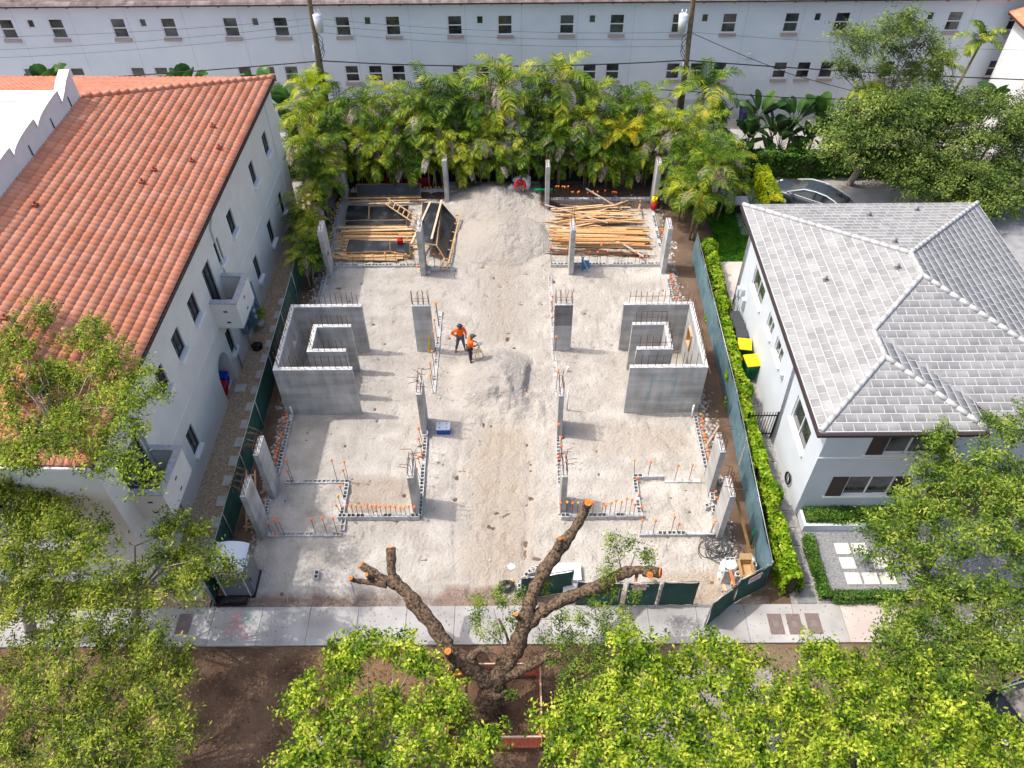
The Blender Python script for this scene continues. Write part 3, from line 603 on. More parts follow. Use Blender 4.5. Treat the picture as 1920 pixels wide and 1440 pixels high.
# ================================================================ WHITE-ROOFED HOUSE (right)
hs=thing('house','light blue two storey house with white flat tile hip roof right of the site','house',(16,25,0))
x0,x2,y0,y1,e,pt=11.14,22.5,18.67,32.93,6.0,.25
dd=(x2-x0)/2; d2=3.07; A_=(x0+dd,y1-dd,e+pt*dd); B_=(x0+dd,25.8,e+pt*dd); C_=(x0+d2,25.8-(dd-d2),e+pt*d2); D_=(x0+d2,y0+d2,e+pt*d2); NR=(x0+2*d2,y0,e); FE=25.8-dd
wx=11.75; wy=19.1
def HX(px,py): return onx(px,py,wx)
hw=[]
for q in (((1407,538),(1399,552),(1411,590)),((1433,619),(1427,633),(1433,655)),((1447,664),(1442,676),(1452,703)),((1484,780),(1474,800),(1497,850))):
    pass
# (y0,y1,z0,z1) on the side wall
def span(pf,pn,pb): a_=HX(*pf); b_=HX(*pn); c_=HX(*pb); return (b_[1],a_[1],c_[2],b_[2])
hw=[ (29.9,31.1,2.9,4.1),(27.35,27.95,3.0,3.9),(26.0,26.6,3.0,3.9),(21.0,22.4,2.6,4.0)]
try:
    for i,(a_,b_) in enumerate((((1407,538),(1420,598)),((1433,619),(1440,650)),((1447,664),(1456,702)),((1483,777),(1502,858)))):
        q=HX(*a_); r_=HX(*b_); hw[i]=(min(r_[1],q[1]),max(r_[1],q[1]),hw[i][2],hw[i][3])
except Exception as ex: print(ex)
print('house windows',hw)
m=MB(); wallgrid(m,(wx,0,0),(0,1,0),(-1,0,0),wy,y1-.5,0,e-.05,[h for h in hw],.14)
fw=[(12.7,15.9,1.35,2.65),(13.5,16.6,4.1,5.35)]
f2=[]
q0=ony(1545,884,wy); q1=ony(1660,910,wy); print('front win',q0,q1, ony(1582,820,wy),ony(1725,838,wy))
wallgrid(m,(0,wy,0),(1,0,0),(0,-1,0),wx,x0+2*d2-.5,0,e-.05,fw,.14)
m.poly([(x0+2*d2-.5,wy,0),(x0+2*d2-.5,FE+.5,0),(x0+2*d2-.5,FE+.5,e-.05),(x0+2*d2-.5,wy,e-.05)]); m.poly([(x0+2*d2-.5,FE+.5,0),(x2-.5,FE+.5,0),(x2-.5,FE+.5,e-.05),(x0+2*d2-.5,FE+.5,e-.05)])
m.poly([(x2-.5,FE+.5,0),(x2-.5,y1-.5,0),(x2-.5,y1-.5,e-.05),(x2-.5,FE+.5,e-.05)]); m.poly([(wx,y1-.5,0),(x2-.5,y1-.5,0),(x2-.5,y1-.5,e-.05),(wx,y1-.5,e-.05)])
m.build('wall',stucco_blue,hs)
m=MB(); m.box(x0+.1,x0+2*d2-.1,y0+.1,wy+.0,e-.1,e-.05); m.box(x0+.1,wx+.02,wy,y1-.1,e-.1,e-.05); m.build('eave_soffit',whitep,hs)
m=MB(); m.box(wx-.03,x0+2*d2-.47,wy-.04,wy-.001,3.85,3.93); m.build('string_course',whitep,hs)
for h in hw: window(hs,(wx,0,0),(0,1,0),(-1,0,0),*h,.11,whitep,.06,(.5,) if h[1]-h[0]>.8 else (),(),.08,whitep,.1,local=False)
for h in fw:
    window(hs,(0,wy,0),(1,0,0),(0,-1,0),h[0]+.65,h[1]-.65,h[2],h[3],.11,whitep,.07,(.5,),(),None,local=False)
    m=MB(); m.box(h[0],h[0]+.63,wy-.03,wy+.08,h[2],h[3]); m.build('shutter',darktrim,hs); m=MB(); m.box(h[1]-.63,h[1],wy-.03,wy+.08,h[2],h[3]); m.build('shutter',darktrim,hs)
    m=MB(); m.box(h[0]-.1,h[1]+.1,wy-.08,wy-.001,h[2]-.08,h[2]-.0); m.build('sill',whitep,hs)
# gutters and downpipes
m=MB(); m.box(x0-.12,x0,y0-.05,y1,e-.14,e-.02); m.build('gutter',darktrim,hs); m=MB(); m.box(x0-.12,x0+2*d2,y0-.17,y0-.05,e-.14,e-.02); m.build('gutter',darktrim,hs)
m=MB(); m.tube([(x0-.05,23.6,e-.1),(wx-.08,23.4,e-.6),(wx-.08,22.9,.15)],.055); m.build('downpipe',greyp,hs)
m=MB(); m.tube([(x0+.1,y1-.3,e-.1),(wx-.08,y1-.6,e-.6),(wx-.08,y1-.62,.15)],.055); m.build('downpipe',greyp,hs)
ca,sa=math.cos(math.atan(pt)),math.sin(math.atan(pt))
rb=MB(); z_=-.03
S_=lambda p: (p[0],p[1],p[2]+z_)
rb.poly([S_(p) for p in ((x0,y0,e),D_,C_,B_,A_,(x0,y1,e))]); rb.poly([S_(p) for p in ((x0,y1,e),A_,(x2,y1,e))]); rb.poly([S_(p) for p in ((x2,y1,e),A_,B_,(x2,FE,e))]); rb.poly([S_(p) for p in ((x0,y0,e),NR,D_)])
VE=(x0+2*d2,FE,e); rb.poly([S_(p) for p in (NR,VE,C_,D_)]); rb.poly([S_(p) for p in (C_,VE,(x2,FE,e),B_)])
rb.poly([(x0+2*d2+1.1,FE-1.12,e-.31),(x2+1,FE-1.12,e-.31),(x2,FE,e-.03),(x0+2*d2,FE,e-.03)]); rr=rb.build('roof',greycap,hs)
LOC=(16,25,0)
def sl(O,A,D,lA,lD,cuts,seed): return slope('roof_tiles',rr,O,A,D,lA,lD,.42,.36,'flat',greyt,cuts,seed,True,LOC)
w_left=(-ca,0,sa)
# left slope in three convex pieces
sl((x0,y1,e),(0,-1,0),(ca,0,sa),y1-y0,dd/ca,[((x0,y1,0),(n2,n2,0)),((x0+dd,0,0),(1,0,0)),((0,25.8,0),(0,-1,0))],11)
sl((x0,25.8,e),(0,-1,0),(ca,0,sa),25.8-y0,dd/ca,[((0,25.8,0),(0,1,0)),((C_[0],C_[1],0),(n2,-n2,0)),((0,C_[1],0),(0,-1,0))],12)
sl((x0,C_[1],e),(0,-1,0),(ca,0,sa),C_[1]-y0,d2/ca,[((0,C_[1],0),(0,1,0)),((x0+d2,0,0),(1,0,0)),((x0,y0,0),(n2,-n2,0))],13)
# far slope, right slope
sl((x0,y1,e),(1,0,0),(0,-ca,sa),x2-x0,dd/ca,[((x0,y1,0),(-n2,-n2,0)),((x2,y1,0),(n2,-n2,0))],14)
sl((x2,FE,e),(0,1,0),(-ca,0,sa),y1-FE,dd/ca,[((x2,y1,0),(-n2,n2,0)),((x0+dd,0,0),(-1,0,0)),((x2,FE,0),(-n2,-n2,0))],15)
# main front slope, wing front slope, wing right slope
sl((C_[0]-1,FE-1.12,e-.28),(1,0,0),(0,ca,sa),x2-C_[0]+3,(dd+1.3)/ca,[((B_[0],B_[1],0),(-n2,n2,0)),((x2,FE,0),(n2,n2,0)),((C_[0],C_[1],0),(-n2,-n2,0))],16)
sl((x0,y0,e),(1,0,0),(0,ca,sa),2*d2,d2/ca,[((x0,y0,0),(-n2,n2,0)),((NR[0],NR[1],0),(n2,n2,0))],17)
sl((NR[0],y0,e),(0,1,0),(-ca,0,sa),C_[1]-y0,d2/ca,[((NR[0],y0,0),(-n2,-n2,0)),((x0+d2,0,0),(-1,0,0)),((C_[0],C_[1],0),(n2,n2,0))],18)
def ridge(p,q,r=.11):
    p=np.array(p,float);q=np.array(q,float); d=q-p; n=max(1,int(np.linalg.norm(d)/.42)); m=MB()
    for i in range(n): m.tube([p+d*i/n+(0,0,.05),p+d*(i+1.05)/n+(0,0,.03)],[r,r*.95],8)
    m.build('ridge_tiles',greycap,rr)
for p,q in (((x0,y1,e),A_),((x2,y1,e),A_),(A_,B_),(C_,B_),((x2,FE,e),B_),(C_,D_),((x0,y0,e),D_),(NR,D_)): ridge(p,q)
for (px,py) in ((1630,405),(1719,395),(1548,526),(1683,503),(1678,455)):
    z=6.5
    for it in range(6):
        p=G(px,py,z); z=e+pt*max(0,min(p[0]-x0,y1-p[1],x2-p[0]))
    m=MB(); m.tube([(p[0],p[1],z),(p[0],p[1],z+.22)],.06,8); m.frame((p[0],p[1],z),(1,0,0),(0,1,0),(0,0,1),-.12,.12,-.1,.1,.02,.05); m.build('roof_vent',mat('grey_vent%d'%px,(.16,.16,.17),rough=.6),rr)
# planter in front of the house
t=thing('planter','low blue grey planter wall full of clipped hedge below the house window','planter',(14,18.9,0))
m=MB(); m.box(11.9,17.2,18.25,18.4,0,.42); m.box(11.9,12.02,18.4,19.05,0,.42); m.build('planter_wall',stucco_blue,t)
# iron gate
t=thing('side_gate','black iron picket gate across the narrow side path of the blue house','gate',(11,23,0))
gy=HX(1448,830)[1]; gy=23.3
m=MB()
for x in np.arange(10.45,11.66,.125): m.box(x-.012,x+.012,gy-.012,gy+.012,.1,1.75)
m.build('pickets',blackp,t); m=MB(); m.box(10.42,11.68,gy-.02,gy+.02,.25,.3); m.box(10.42,11.68,gy-.02,gy+.02,1.5,1.55); m.build('rail',blackp,t); m=MB(); m.box(11.66,11.73,gy-.035,gy+.035,0,1.75); m.build('post',blackp,t); m=MB(); m.box(10.37,10.43,gy-.03,gy+.03,0,1.75); m.build('post',blackp,t)
# side path slabs and front yard pavers
for i in range(14):
    y=15.35+i*.86
    m=MB(); xc=11.25 if y>18.8 else 11.3; m.box(xc-.36,xc+.36,y-.37,y+.37,.01,.055); tag(m.build('path_slab',darkslab),'dark grey concrete slab in the side path of the blue house','paving slab','dark slabs of the side path')
for r,(py,xs_) in enumerate(((1030,(1579,1611)),(1057,(1589,)),(1086,(1599,1632,1664)))):
    for c,px in enumerate(xs_):
        p=G(px,py); m=MB(); m.box(p[0]-.29,p[0]+.29,p[1]-.26,p[1]+.26,.02,.07)
        tag(m.build('cream_paver',cream),'pale cream square paver, %s in the %s row from the house'%(ORD[c],ORD[r]),'paver','cream pavers in the grey gravel yard')
p=G(1650,1057); m=MB(); m.box(p[0]-.29,p[0]+.29,p[1]-.26,p[1]+.26,.02,.07); tag(m.build('cream_paver',cream),'cream square paver shaded by the tree at the end of the middle row','paver','cream pavers in the grey gravel yard')
# wheelie bins beside the house
b1=G(1396,695);
cart('wheelie_bin','green wheelie bin with yellow lid, nearest of the two, beside the blue house',(11.42,27.1,.05),.12,greenp,yellowp,'bins beside the blue house',1.08)
cart('wheelie_bin','green wheelie bin with yellow lid standing behind the nearer green bin',(11.3,28.25,.05),-.16,greenp,yellowp,'bins beside the blue house',1.05)
cart('wheelie_bin','dark grey bin directly behind the yellow lidded bins',(11.35,29.15,.05),-.1,greyplas,greyplas,'bins beside the blue house',.92)
cart('wheelie_bin','dark grey bin in the middle of the grey bins by the house',(11.35,29.85,.05),-.05,greyplas,greyplas,'bins beside the blue house',.9)
cart('wheelie_bin','dark grey bin farthest from the street beside the house',(11.3,30.5,.05),.05,greyplas,greyplas,'bins beside the blue house',.9)
# meters on the house wall
t=thing('meter_bank','grey utility boxes and pipes on the blue wall behind the bins','utility boxes',(wx,31.4,1))
for i,(yy,zz,w_) in enumerate(((30.9,1.2,.3),(31.4,1.5,.35),(31.9,1.1,.3))):
    m=MB(); m.box(wx-.18,wx-.005,yy-w_/2,yy+w_/2,zz,zz+.55); m.build('box',steelg,t)
    m=MB(); m.tube([(wx-.1,yy,zz),(wx-.1,yy,.1)],.03); m.build('conduit',steelg,t)
p=HX(1468,705); t=thing('wall_light','small white lamp fixed high on the blue side wall','wall lamp',tuple(p)); m=MB(); m.box(p[0]-.16,p[0]-.003,p[1]-.08,p[1]+.08,p[2]-.08,p[2]+.1); m.build('housing',whitep,t); m=MB(); m.box(p[0]-.18,p[0]-.02,p[1]-.09,p[1]+.09,p[2]+.1,p[2]+.13); m.build('cap',greyp,t)
# coiled hose on the side wall
m=MB()
for k in range(3): m.tube([(wx-.08-.02*k,20.4+.24*math.cos(a_)+.03*k,.75+.3*math.sin(a_)) for a_ in np.linspace(0,6.28,14)],.018,5,0,False)
tag(m.build('garden_hose',cable),'black garden hose coiled low on the blue house wall','hose')
# ================================================================ CAST CONCRETE
def rod(pts,r=.014,n=5): return MB().tube(pts,r,n)
_rb={}
def rebar_mesh(L_):
    k=round(L_,2)
    if k not in _rb:
        me=bpy.data.meshes.new('rebar'); m=rod([(0,0,0),(0,0,k)],.014); me.from_pydata(m.v,[],m.f); me.materials.append(rebarm); _rb[k]=me
    return _rb[k]
def bar(parent,x,y,z,L_,tx=0,ty=0):
    o=bpy.data.objects.new('rebar',rebar_mesh(L_)); C.objects.link(o); o.parent=parent
    p=np.array(parent.location); o.location=(x-p[0],y-p[1],z-p[2]); o.rotation_euler=(tx,ty,0); return o
HW=3.09
def cwall(label,boxes,holes=(),bars=(),loc=None,barh=.9):
    t=thing('concrete_wall',label,'concrete wall',loc)
    m=MB()
    for b in boxes:
        if len(b)>4: # wall along y with a hole (y0,y1,z0,z1)
            x0_,x1_,y0_,y1_,h=b; a,bb,c,d=h
            m.box(x0_,x1_,y0_,a,-.1,HW-.02); m.box(x0_,x1_,bb,y1_,-.1,HW-.02); m.box(x0_,x1_,a,bb,-.1,c); m.box(x0_,x1_,a,bb,d,HW-.02)
        else: m.box(*b,-.1,HW-.02)
    m.build('wall',conc,t)
    m=MB()
    for b in boxes: m.box(*b[:4],HW-.02,HW)
    m.build('rough_top',conctop,t)
    for (xa,ya,xb,yb,n) in bars:
        for i in range(n):
            f=i/(n-1) if n>1 else 0; bar(t,xa+(xb-xa)*f+U(-.02,.02),ya+(yb-ya)*f+U(-.03,.03),HW-.1,barh*random.choice((.92,1,1,1.05)),U(-.05,.05),U(-.05,.05))
    return t
wl=cwall('large bare concrete wall folded like a bracket at the left of the site',[(-10.77,-7.35,29.0,29.2),(-10.77,-10.57,25.0,29.0,(27.6,28.1,1.7,2.3)),(-10.77,-7.24,24.8,25.0)],bars=[(-10.6,29.1,-7.5,29.1,13),(-10.67,28.8,-10.67,25.2,14),(-10.5,24.9,-7.4,24.9,12)],loc=(-9,27,0))
wi=cwall('smaller concrete wall folded like a bracket inside the left large one',[(-9.25,-7.66,27.58,27.78),(-9.45,-9.25,25.95,27.78),(-9.25,-7.68,25.95,26.15)],bars=[(-9.2,27.68,-7.8,27.68,7),(-9.35,27.5,-9.35,26.1,6),(-9.2,26.05,-7.8,26.05,6)],loc=(-8.5,26.9,0),barh=.75)
wr=cwall('large bare concrete wall folded like a bracket at the right of the site',[(5.26,8.6,29.0,29.2),(8.4,8.6,25.0,29.0,(27.5,28.2,1.5,2.4)),(5.12,8.6,24.8,25.0)],bars=[(5.5,29.1,8.3,29.1,11),(8.5,28.8,8.5,25.2,14),(5.3,24.9,8.4,24.9,11)],loc=(7,27,0))
wj=cwall('smaller concrete wall folded like a bracket inside the right large one',[(5.53,7.0,27.58,27.78),(7.0,7.2,25.95,27.78),(5.55,7.0,25.95,26.15)],bars=[(5.7,27.68,7.1,27.68,7),(7.1,27.5,7.1,26.1,6),(5.7,26.05,7.1,26.05,6)],loc=(6.4,26.9,0),barh=.85)
def ties(t,zs,x0_,x1_,y_,z=HW):
    for zz in zs: m=MB(); m.tube([(x0_,y_,z+zz),(x1_,y_,z+zz)],.013,5); m.build('rebar',rebarm,t)
ties(wr,(.45,),5.5,8.3,29.1); ties(wj,(.4,.75),5.7,7.1,27.68); ties(wj,(.35,),5.7,7.1,26.05)
m=MB(); m.box(8.33,8.66,27.46,27.53,1.46,2.44); m.box(8.33,8.66,28.17,28.24,1.46,2.44); m.box(8.33,8.66,27.53,28.17,2.37,2.44); m.box(8.33,8.66,27.53,28.17,1.46,1.53); m.box(8.45,8.5,27.53,28.17,1.9,1.97); m.build('timber_opening_frame',wood,wr)
bl=mat('blue_chalk_line',(.2,.42,.5),rough=.9)
m=MB(); m.box(6.2,7.25,24.794,24.799,2.2,2.24); m.box(6.16,6.2,24.794,24.799,1.0,2.6); m.box(7.25,7.29,24.794,24.799,1.2,2.6); m.build('chalk_mark',bl,wr)
PIPEW=whitep
for (px,py,qx,qy,lb) in ((551,783,544,763,'white plastic pipe leaning at the near left corner of the left folded wall'),(1296,784,1301,760,'white plastic pipe standing at the near right corner of the right folded wall')):
    p=G(px,py); q=ony(qx,qy,p[1]-.02); m=MB(); m.tube([p,q],.045,8); tag(m.build('plastic_pipe',PIPEW),lb,'pipe')
def column(label,x0_,x1_,y0_,y1_,h,style='hook',n=(2,4),seed=0,two=False):
    t=thing('concrete_column',label,'concrete column',((x0_+x1_)/2,(y0_+y1_)/2,0),0,'cast concrete columns of the site')
    m=MB(); m.box(x0_,x1_,y0_,y1_,-.15,1.75 if two else h-.015); m.build('shaft',conc,t)
    if two: m=MB(); m.box(x0_,x1_,y0_,y1_,1.75,h-.015); m.build('darker_upper_shaft',conc_dk,t)
    m=MB(); m.box(x0_,x1_,y0_,y1_,h-.015,h); m.build('rough_top',conctop,t)
    r=random.Random(seed+int(x0_*10)+int(y0_*7))
    nx,ny_=n
    for i in range(nx):
        for j in range(ny_):
            x=x0_+.05+(x1_-x0_-.1)*i/max(1,nx-1); y=y0_+.08+(y1_-y0_-.16)*j/max(1,ny_-1); L_=.85 if style!='short' else .45
            if style=='hook':
                hh=r.uniform(.45,.85); s=r.choice((-1,1)) if style=='hook' else 0; dx=s*r.uniform(.25,.5)
                m=rod([(x,y,h-.05),(x+r.uniform(-.05,.05),y+r.uniform(-.05,.05),h+hh*.7),(x+.03*s,y+r.uniform(-.05,.05),h+hh),(x+dx,y+r.uniform(-.12,.12),h+hh+r.uniform(-.06,.1))],.013)
            elif style=='curl':
                hh=r.uniform(.3,.55); cx=-.18 if x0_<0 else .05
                m=rod([(x,y,h-.05),(x,y,h+hh),(x+cx-.1,y+.05,h+hh+.1),(x+cx-.22,y,h+hh-.05),(x+cx-.2,y-.04,h+hh-.25)],.012)
            else: m=rod([(x,y,h-.05),(x+r.uniform(-.06,.06),y+r.uniform(-.04,.04),h+.35),(x+r.uniform(-.08,.08),y+r.uniform(-.05,.05),h+L_)],.014)
            m.build('rebar',rebarm,t)
    m=MB(); z=h+.12; e=.02; m.tube([(x0_+e,y0_+e,z),(x1_-e,y0_+e,z),(x1_-e,y1_-e,z),(x0_+e,y1_-e,z),(x0_+e,y0_+e,z)],.009,4); z=h+.3; m.tube([(x0_+e,y0_+e,z),(x1_-e,y0_+e,z),(x1_-e,y1_-e,z),(x0_+e,y1_-e,z),(x0_+e,y0_+e,z)],.009,4); m.build('tie_bar',rebarm,t)
    return t
column('wide concrete column with four upright bars, left of the sand heap and the workers',-4.93,-4.05,29.0,29.25,3.09,'straight',(4,2))
column('wide concrete column with four upright bars, right of the workers and two tone grey',1.95,2.83,29.0,29.25,3.09,'straight',(4,2),two=True)
column('narrow concrete column with hooked bars beside the blue cooler',-4.31,-4.08,23.55,24.55,2.8,'hook')
column('narrow concrete column with looped bars right of the sand heap',1.92,2.15,23.4,24.35,2.8,'straight',(2,3))
column('narrow concrete column with many hooked bars at the near end of the left block wall',-4.33,-4.08,19.1,20.05,2.75,'hook')
column('narrow concrete column with bars hooked to the right, beside the cut tree limb tip',1.87,2.1,19.1,20.05,2.75,'hook')
column('concrete column with curled rusty bars beside the green fence, nearest the portable toilet',-10.67,-10.45,18.0,19.0,3.1,'curl')
column('concrete column with curled rusty bars beside the green fence, second from the toilet',-10.6,-10.38,20.02,21.05,3.1,'curl')
column('concrete column with rusty bars nearest the cable coil',8.26,8.48,17.85,18.85,3.1,'hook')
column('concrete column with rusty bars near the row of orange caps, behind the one by the cable coil',8.28,8.5,20.02,21.05,3.1,'hook')
column('concrete column half hidden by yellow palm fronds left of the lumber',-10.45,-10.2,35.0,36.0,3.1,'short',(2,2))
column('concrete column in front of the black form panels on the left',-5.2,-4.93,34.95,35.95,3.09,'short',(2,3))
column('concrete column with the blue board leaning on it',3.05,3.3,34.95,35.95,3.09,'straight',(2,2))
column('concrete column at the right end of the far low block wall',8.2,8.45,35.0,36.0,3.1,'short',(2,2))
column('concrete column under the palms left of the far sand bank',-4.22,-3.96,41.95,42.7,3.0,'short',(2,2))
column('concrete column under the palms beside the green rail',1.92,2.16,41.2,42.0,3.0,'short',(2,2))
column('concrete column under the palms at the far left corner of the site',-10.6,-10.3,42.3,43.3,3.0,'short',(2,2))
column('concrete column under the palms at the far right corner of the site',8.45,8.72,41.3,42.3,3.0,'short',(2,2))
# ================================================================ LOW BLOCK WALLS WITH CAPPED BARS
capm=bpy.data.meshes.new('cap'); _m=MB(); _m.tube([(0,0,-.09),(0,0,0)],.032,8); _m.ball((0,0,.0),(.062,.062,.05),0,8,4,-.1); capm.from_pydata(_m.v,[],_m.f); capm.materials.append(cap)
for p_ in capm.polygons: p_.use_smooth=True
capm2=capm.copy(); capm2.materials.clear(); capm2.materials.append(mat('amber_plastic',(.95,.34,.03),(.85,.42,.06),2,.5))
def block(m,o,ax,ay,L_=.4,W=.2,h=.2,core=True):
    o=np.array(o,float); ax=np.array(ax,float); ay=np.array(ay,float); az=np.array([0,0,1.]); g=.006; t=.032
    f=lambda a,b,c,d,z0,z1,mi=0: m.frame(o,ax,ay,az,a,b,c,d,z0,z1,mi)
    f(g,L_-g,0,t,0,h); f(g,L_-g,W-t,W,0,h)
    for a in (g,L_/2-t/2,L_-g-t): f(a,a+t,t,W-t,0,h-.003)
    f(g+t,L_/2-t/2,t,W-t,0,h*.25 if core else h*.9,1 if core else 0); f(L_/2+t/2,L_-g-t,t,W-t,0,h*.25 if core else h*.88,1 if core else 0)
def lowwall(label,p0,p1,top,caps,axis,val,zoom,amber=False,core=.75,w=.2):
    """p0,p1 centreline ends; caps in photo coordinates; the bar line is at axis=val"""
    p0=np.array(p0,float);p1=np.array(p1,float); d=p1-p0; L_=np.linalg.norm(d); d/=L_; s=np.array([-d[1],d[0]])
    t=thing('block_wall',label,'low block wall',(*((p0+p1)/2),0),0,'low hollow block walls of the site')
    m=MB(); n=max(1,round(L_/.4)); st=L_/n; ax=(*d,0); ay=(*s,0); r=random.Random(int(abs(p0[0]*100)))
    for i in range(n):
        q=p0+d*st*i-s*w/2; block(m,(q[0],q[1],top-.2),ax,ay,st,w,.2,r.random()<core)
    q=p0-s*w/2; m.frame((q[0],q[1],0),ax,ay,(0,0,1),0,L_,.004,w-.004,-.25,top-.2); m.build('blocks',[cmu,cmu_in],t)
    for (cx,cy) in caps:
        px=zoom[0]+cx/zoom[2]; py=zoom[1]+cy/zoom[2]
        P_=onx(px,py,val) if axis=='x' else ony(px,py,val)
        zc=min(max(P_[2],top+.12),1.7)
        if axis=='x': x,y=val+U(-.04,.04),P_[1]
        else: x,y=P_[0],val+U(-.03,.03)
        lo=(p0+p1)/2; h=zc-top+.1
        # keep the foot on its wall
        foot=np.array([x,y]); k=np.clip((foot-p0)@d,.05,L_-.05); fo=p0+d*k; off=foot-fo
        if np.linalg.norm(off)>.35: off=off/np.linalg.norm(off)*.35
        tip=np.array([fo[0]+off[0],fo[1]+off[1],zc]); a_=np.array([fo[0],fo[1],top-.1]); m=rod([a_,tip],.013); o=m.build('rebar',rebarm,t)
        c=bpy.data.objects.new('cap',capm2 if (amber or r.random()<.12) else capm); C.objects.link(c); c.parent=o; c.location=tip-np.array(t.location)
    return t
Z6=(420,760,4.571); Z8=(1040,760,4.571); Z1=(480,320,4.571); Z2=(880,320,4.571); Z3=(480,540,4.571)
lowwall('low block wall with a dense row of orange caps left of the shaded sand',(-10.52,24.7),(-10.52,21.25),.22,[(540,80),(540,115),(530,155),(518,190),(498,235),(490,270),(470,325),(462,370),(458,395),(450,420),(442,455),(430,495),(447,530)],'x',-10.66,Z6)
lowwall('thin low block wall crossing the shadow edge at the left of the site',(-10.1,20.9),(-7.28,20.9),.12,[(530,465),(545,560),(922,475),(1030,485),(1022,550)],'y',20.9,Z6)
lowwall('short block wall joining the two left crosswise ones, three caps beside it',(-7.36,20.75),(-7.36,19.1),.2,[(990,692),(968,775),(960,855)],'x',-7.4,Z6)
lowwall('low block wall with fifteen evenly spaced capped bars on the left',(-7.5,19.0),(-4.05,19.0),.3,[(1045,858),(1088,855),(1127,855),(1172,862),(1225,855),(1265,855),(1300,868),(1335,868),(1380,870),(1420,868),(1465,870),(1508,870),(1545,866),(1583,862),(1632,866)],'y',19.02,Z6,core=.5)
lowwall('low block wall nearest the portable toilet with slanting capped bars',(-10.3,18.2),(-7.25,18.2),.12,[(370,1010),(430,988),(470,993),(447,1120),(745,980),(842,972),(932,970)],'y',18.2,Z6)
lowwall('block wall stub joining the corner nearest the shadow edge',(-7.25,18.95),(-7.25,18.35),.14,[],'x',-7.2,Z6)
lowwall('low block wall running toward the camera from the blue cooler',(-4.12,23.3),(-4.06,19.05),.2,[(1672,190),(1662,272),(1690,410),(1660,448),(1702,515),(1655,545)],'x',-4.2,Z6,core=.9)
lowwall('short piece of block wall between the two curled bar columns',(-10.62,19.9),(-10.62,19.25),.2,[],'x',-10.6,Z6)
lowwall('low block wall beside the left wide column, mostly covered with sand',(-3.93,32.0),(-3.93,26.1),.1,[(1390,80),(1487,85),(1535,80),(1540,110),(1525,240),(1500,515),(1488,592)],'x',-3.98,Z3,core=.3)
lowwall('low block wall in front of the left lumber pile with amber caps',(-10.4,35.85),(-5.3,35.85),.18,[(662,722),(728,722),(820,718),(912,725),(1000,722),(1105,710),(1190,706),(1283,716),(1353,712)],'y',35.9,Z1,True,core=.85)
lowwall('short block wall in front of the folded black form panels',(-5.1,35.5),(-3.3,35.5),.18,[(1450,702),(1522,712),(1575,712),(1380,818),(1393,865)],'y',35.5,Z1,core=.9)
lowwall('low block wall at the left edge behind the left folded concrete wall',(-10.53,35.7),(-10.53,29.3),.18,[(580,885)],'x',-10.6,Z1,core=.85)
lowwall('low block wall at the left edge with a dense string of amber caps',(-10.65,41.8),(-10.65,36.2),.18,[(740,240),(718,265),(712,310),(708,335),(706,360),(700,385),(695,410),(688,435),(680,458),(652,490),(665,510),(645,555),(645,580),(640,610),(632,640),(630,660)],'x',-10.75,Z1,True,core=.85)
lowwall('far low block wall under the left palms with a row of amber caps',(-10.2,43.3),(-4.3,43.3),.2,[(785,153),(838,157),(863,155),(885,155),(915,158),(952,155),(985,158),(1000,158),(1027,150),(1090,152),(1115,153),(1405,157),(1445,157),(1470,157),(1500,157),(1540,157),(1570,157),(1605,155)],'y',43.3,Z1,True)
lowwall('low block wall with a dense row of orange caps beside the right soil strip',(8.42,24.5),(8.42,21.2),.2,[(1240,100),(1258,115),(1265,138),(1268,182),(1266,202),(1282,243),(1283,275),(1287,310),(1280,340),(1308,360),(1313,385),(1322,430),(1325,448)],'x',8.62,Z8,core=.95)
lowwall('low block wall crossing the right part of the site with four tall capped bars',(5.15,21.0),(6.45,21.0),.26,[(687,470),(825,480)],'y',21.0,Z8,core=.5)
lowwall('thin low block wall reaching to the right columns',(6.5,20.85),(8.1,20.85),.08,[(1060,512),(1185,512)],'y',20.85,Z8,core=.1)
lowwall('short block wall joining the two right crosswise ones',(5.22,20.85),(5.22,19.05),.2,[(708,645),(722,810),(746,870)],'x',5.32,Z8)
lowwall('low block wall with a row of capped bars partly behind the cut tree limb',(1.9,18.95),(5.35,18.95),.3,[(50,835),(110,830),(157,836),(203,833),(245,833),(335,830),(415,836),(441,853),(485,843),(528,818),(575,825),(621,805),(663,808),(690,850)],'y',18.97,Z8)
lowwall('low block wall nearest the cable coil with leaning capped bars',(5.1,18.1),(8.2,18.1),.22,[(757,985),(866,985),(1030,957),(1068,1018),(1360,1015),(1378,988)],'y',18.1,Z8,core=.5)
lowwall('low block wall running toward the camera right of the sand heap',(1.97,23.35),(1.9,19.1),.14,[(45,162),(58,262),(60,342),(47,437),(44,520)],'x',2.0,Z8)
lowwall('short piece of block wall between the two right columns, with orange caps',(8.4,19.9),(8.4,19.1),.2,[(1388,737),(1390,790),(1396,820)],'x',8.55,Z8)
lowwall('low block wall with capped bars beside the right wide column',(2.0,34.8),(2.0,26.2),.06,[(897,812),(895,873),(883,960),(717,1077),(755,1080),(840,1077),(712,1120),(708,1172),(718,1243)],'x',2.0,Z2,core=.35)
lowwall('low block wall in front of the right lumber pile with orange caps',(2.05,35.75),(8.3,35.75),.22,[(697,655),(842,668),(1030,697),(1102,697),(1187,688),(1290,688),(1368,690),(1432,695),(1462,735),(1520,732),(1132,638)],'y',35.8,Z2,core=.9)
lowwall('low block wall beside the right lumber pile, ending at the yellow drum',(8.42,40.7),(8.42,36.1),.2,[(1660,500),(1660,515),(1628,565),(1655,565),(1675,615),(1662,660)],'x',8.62,Z2)
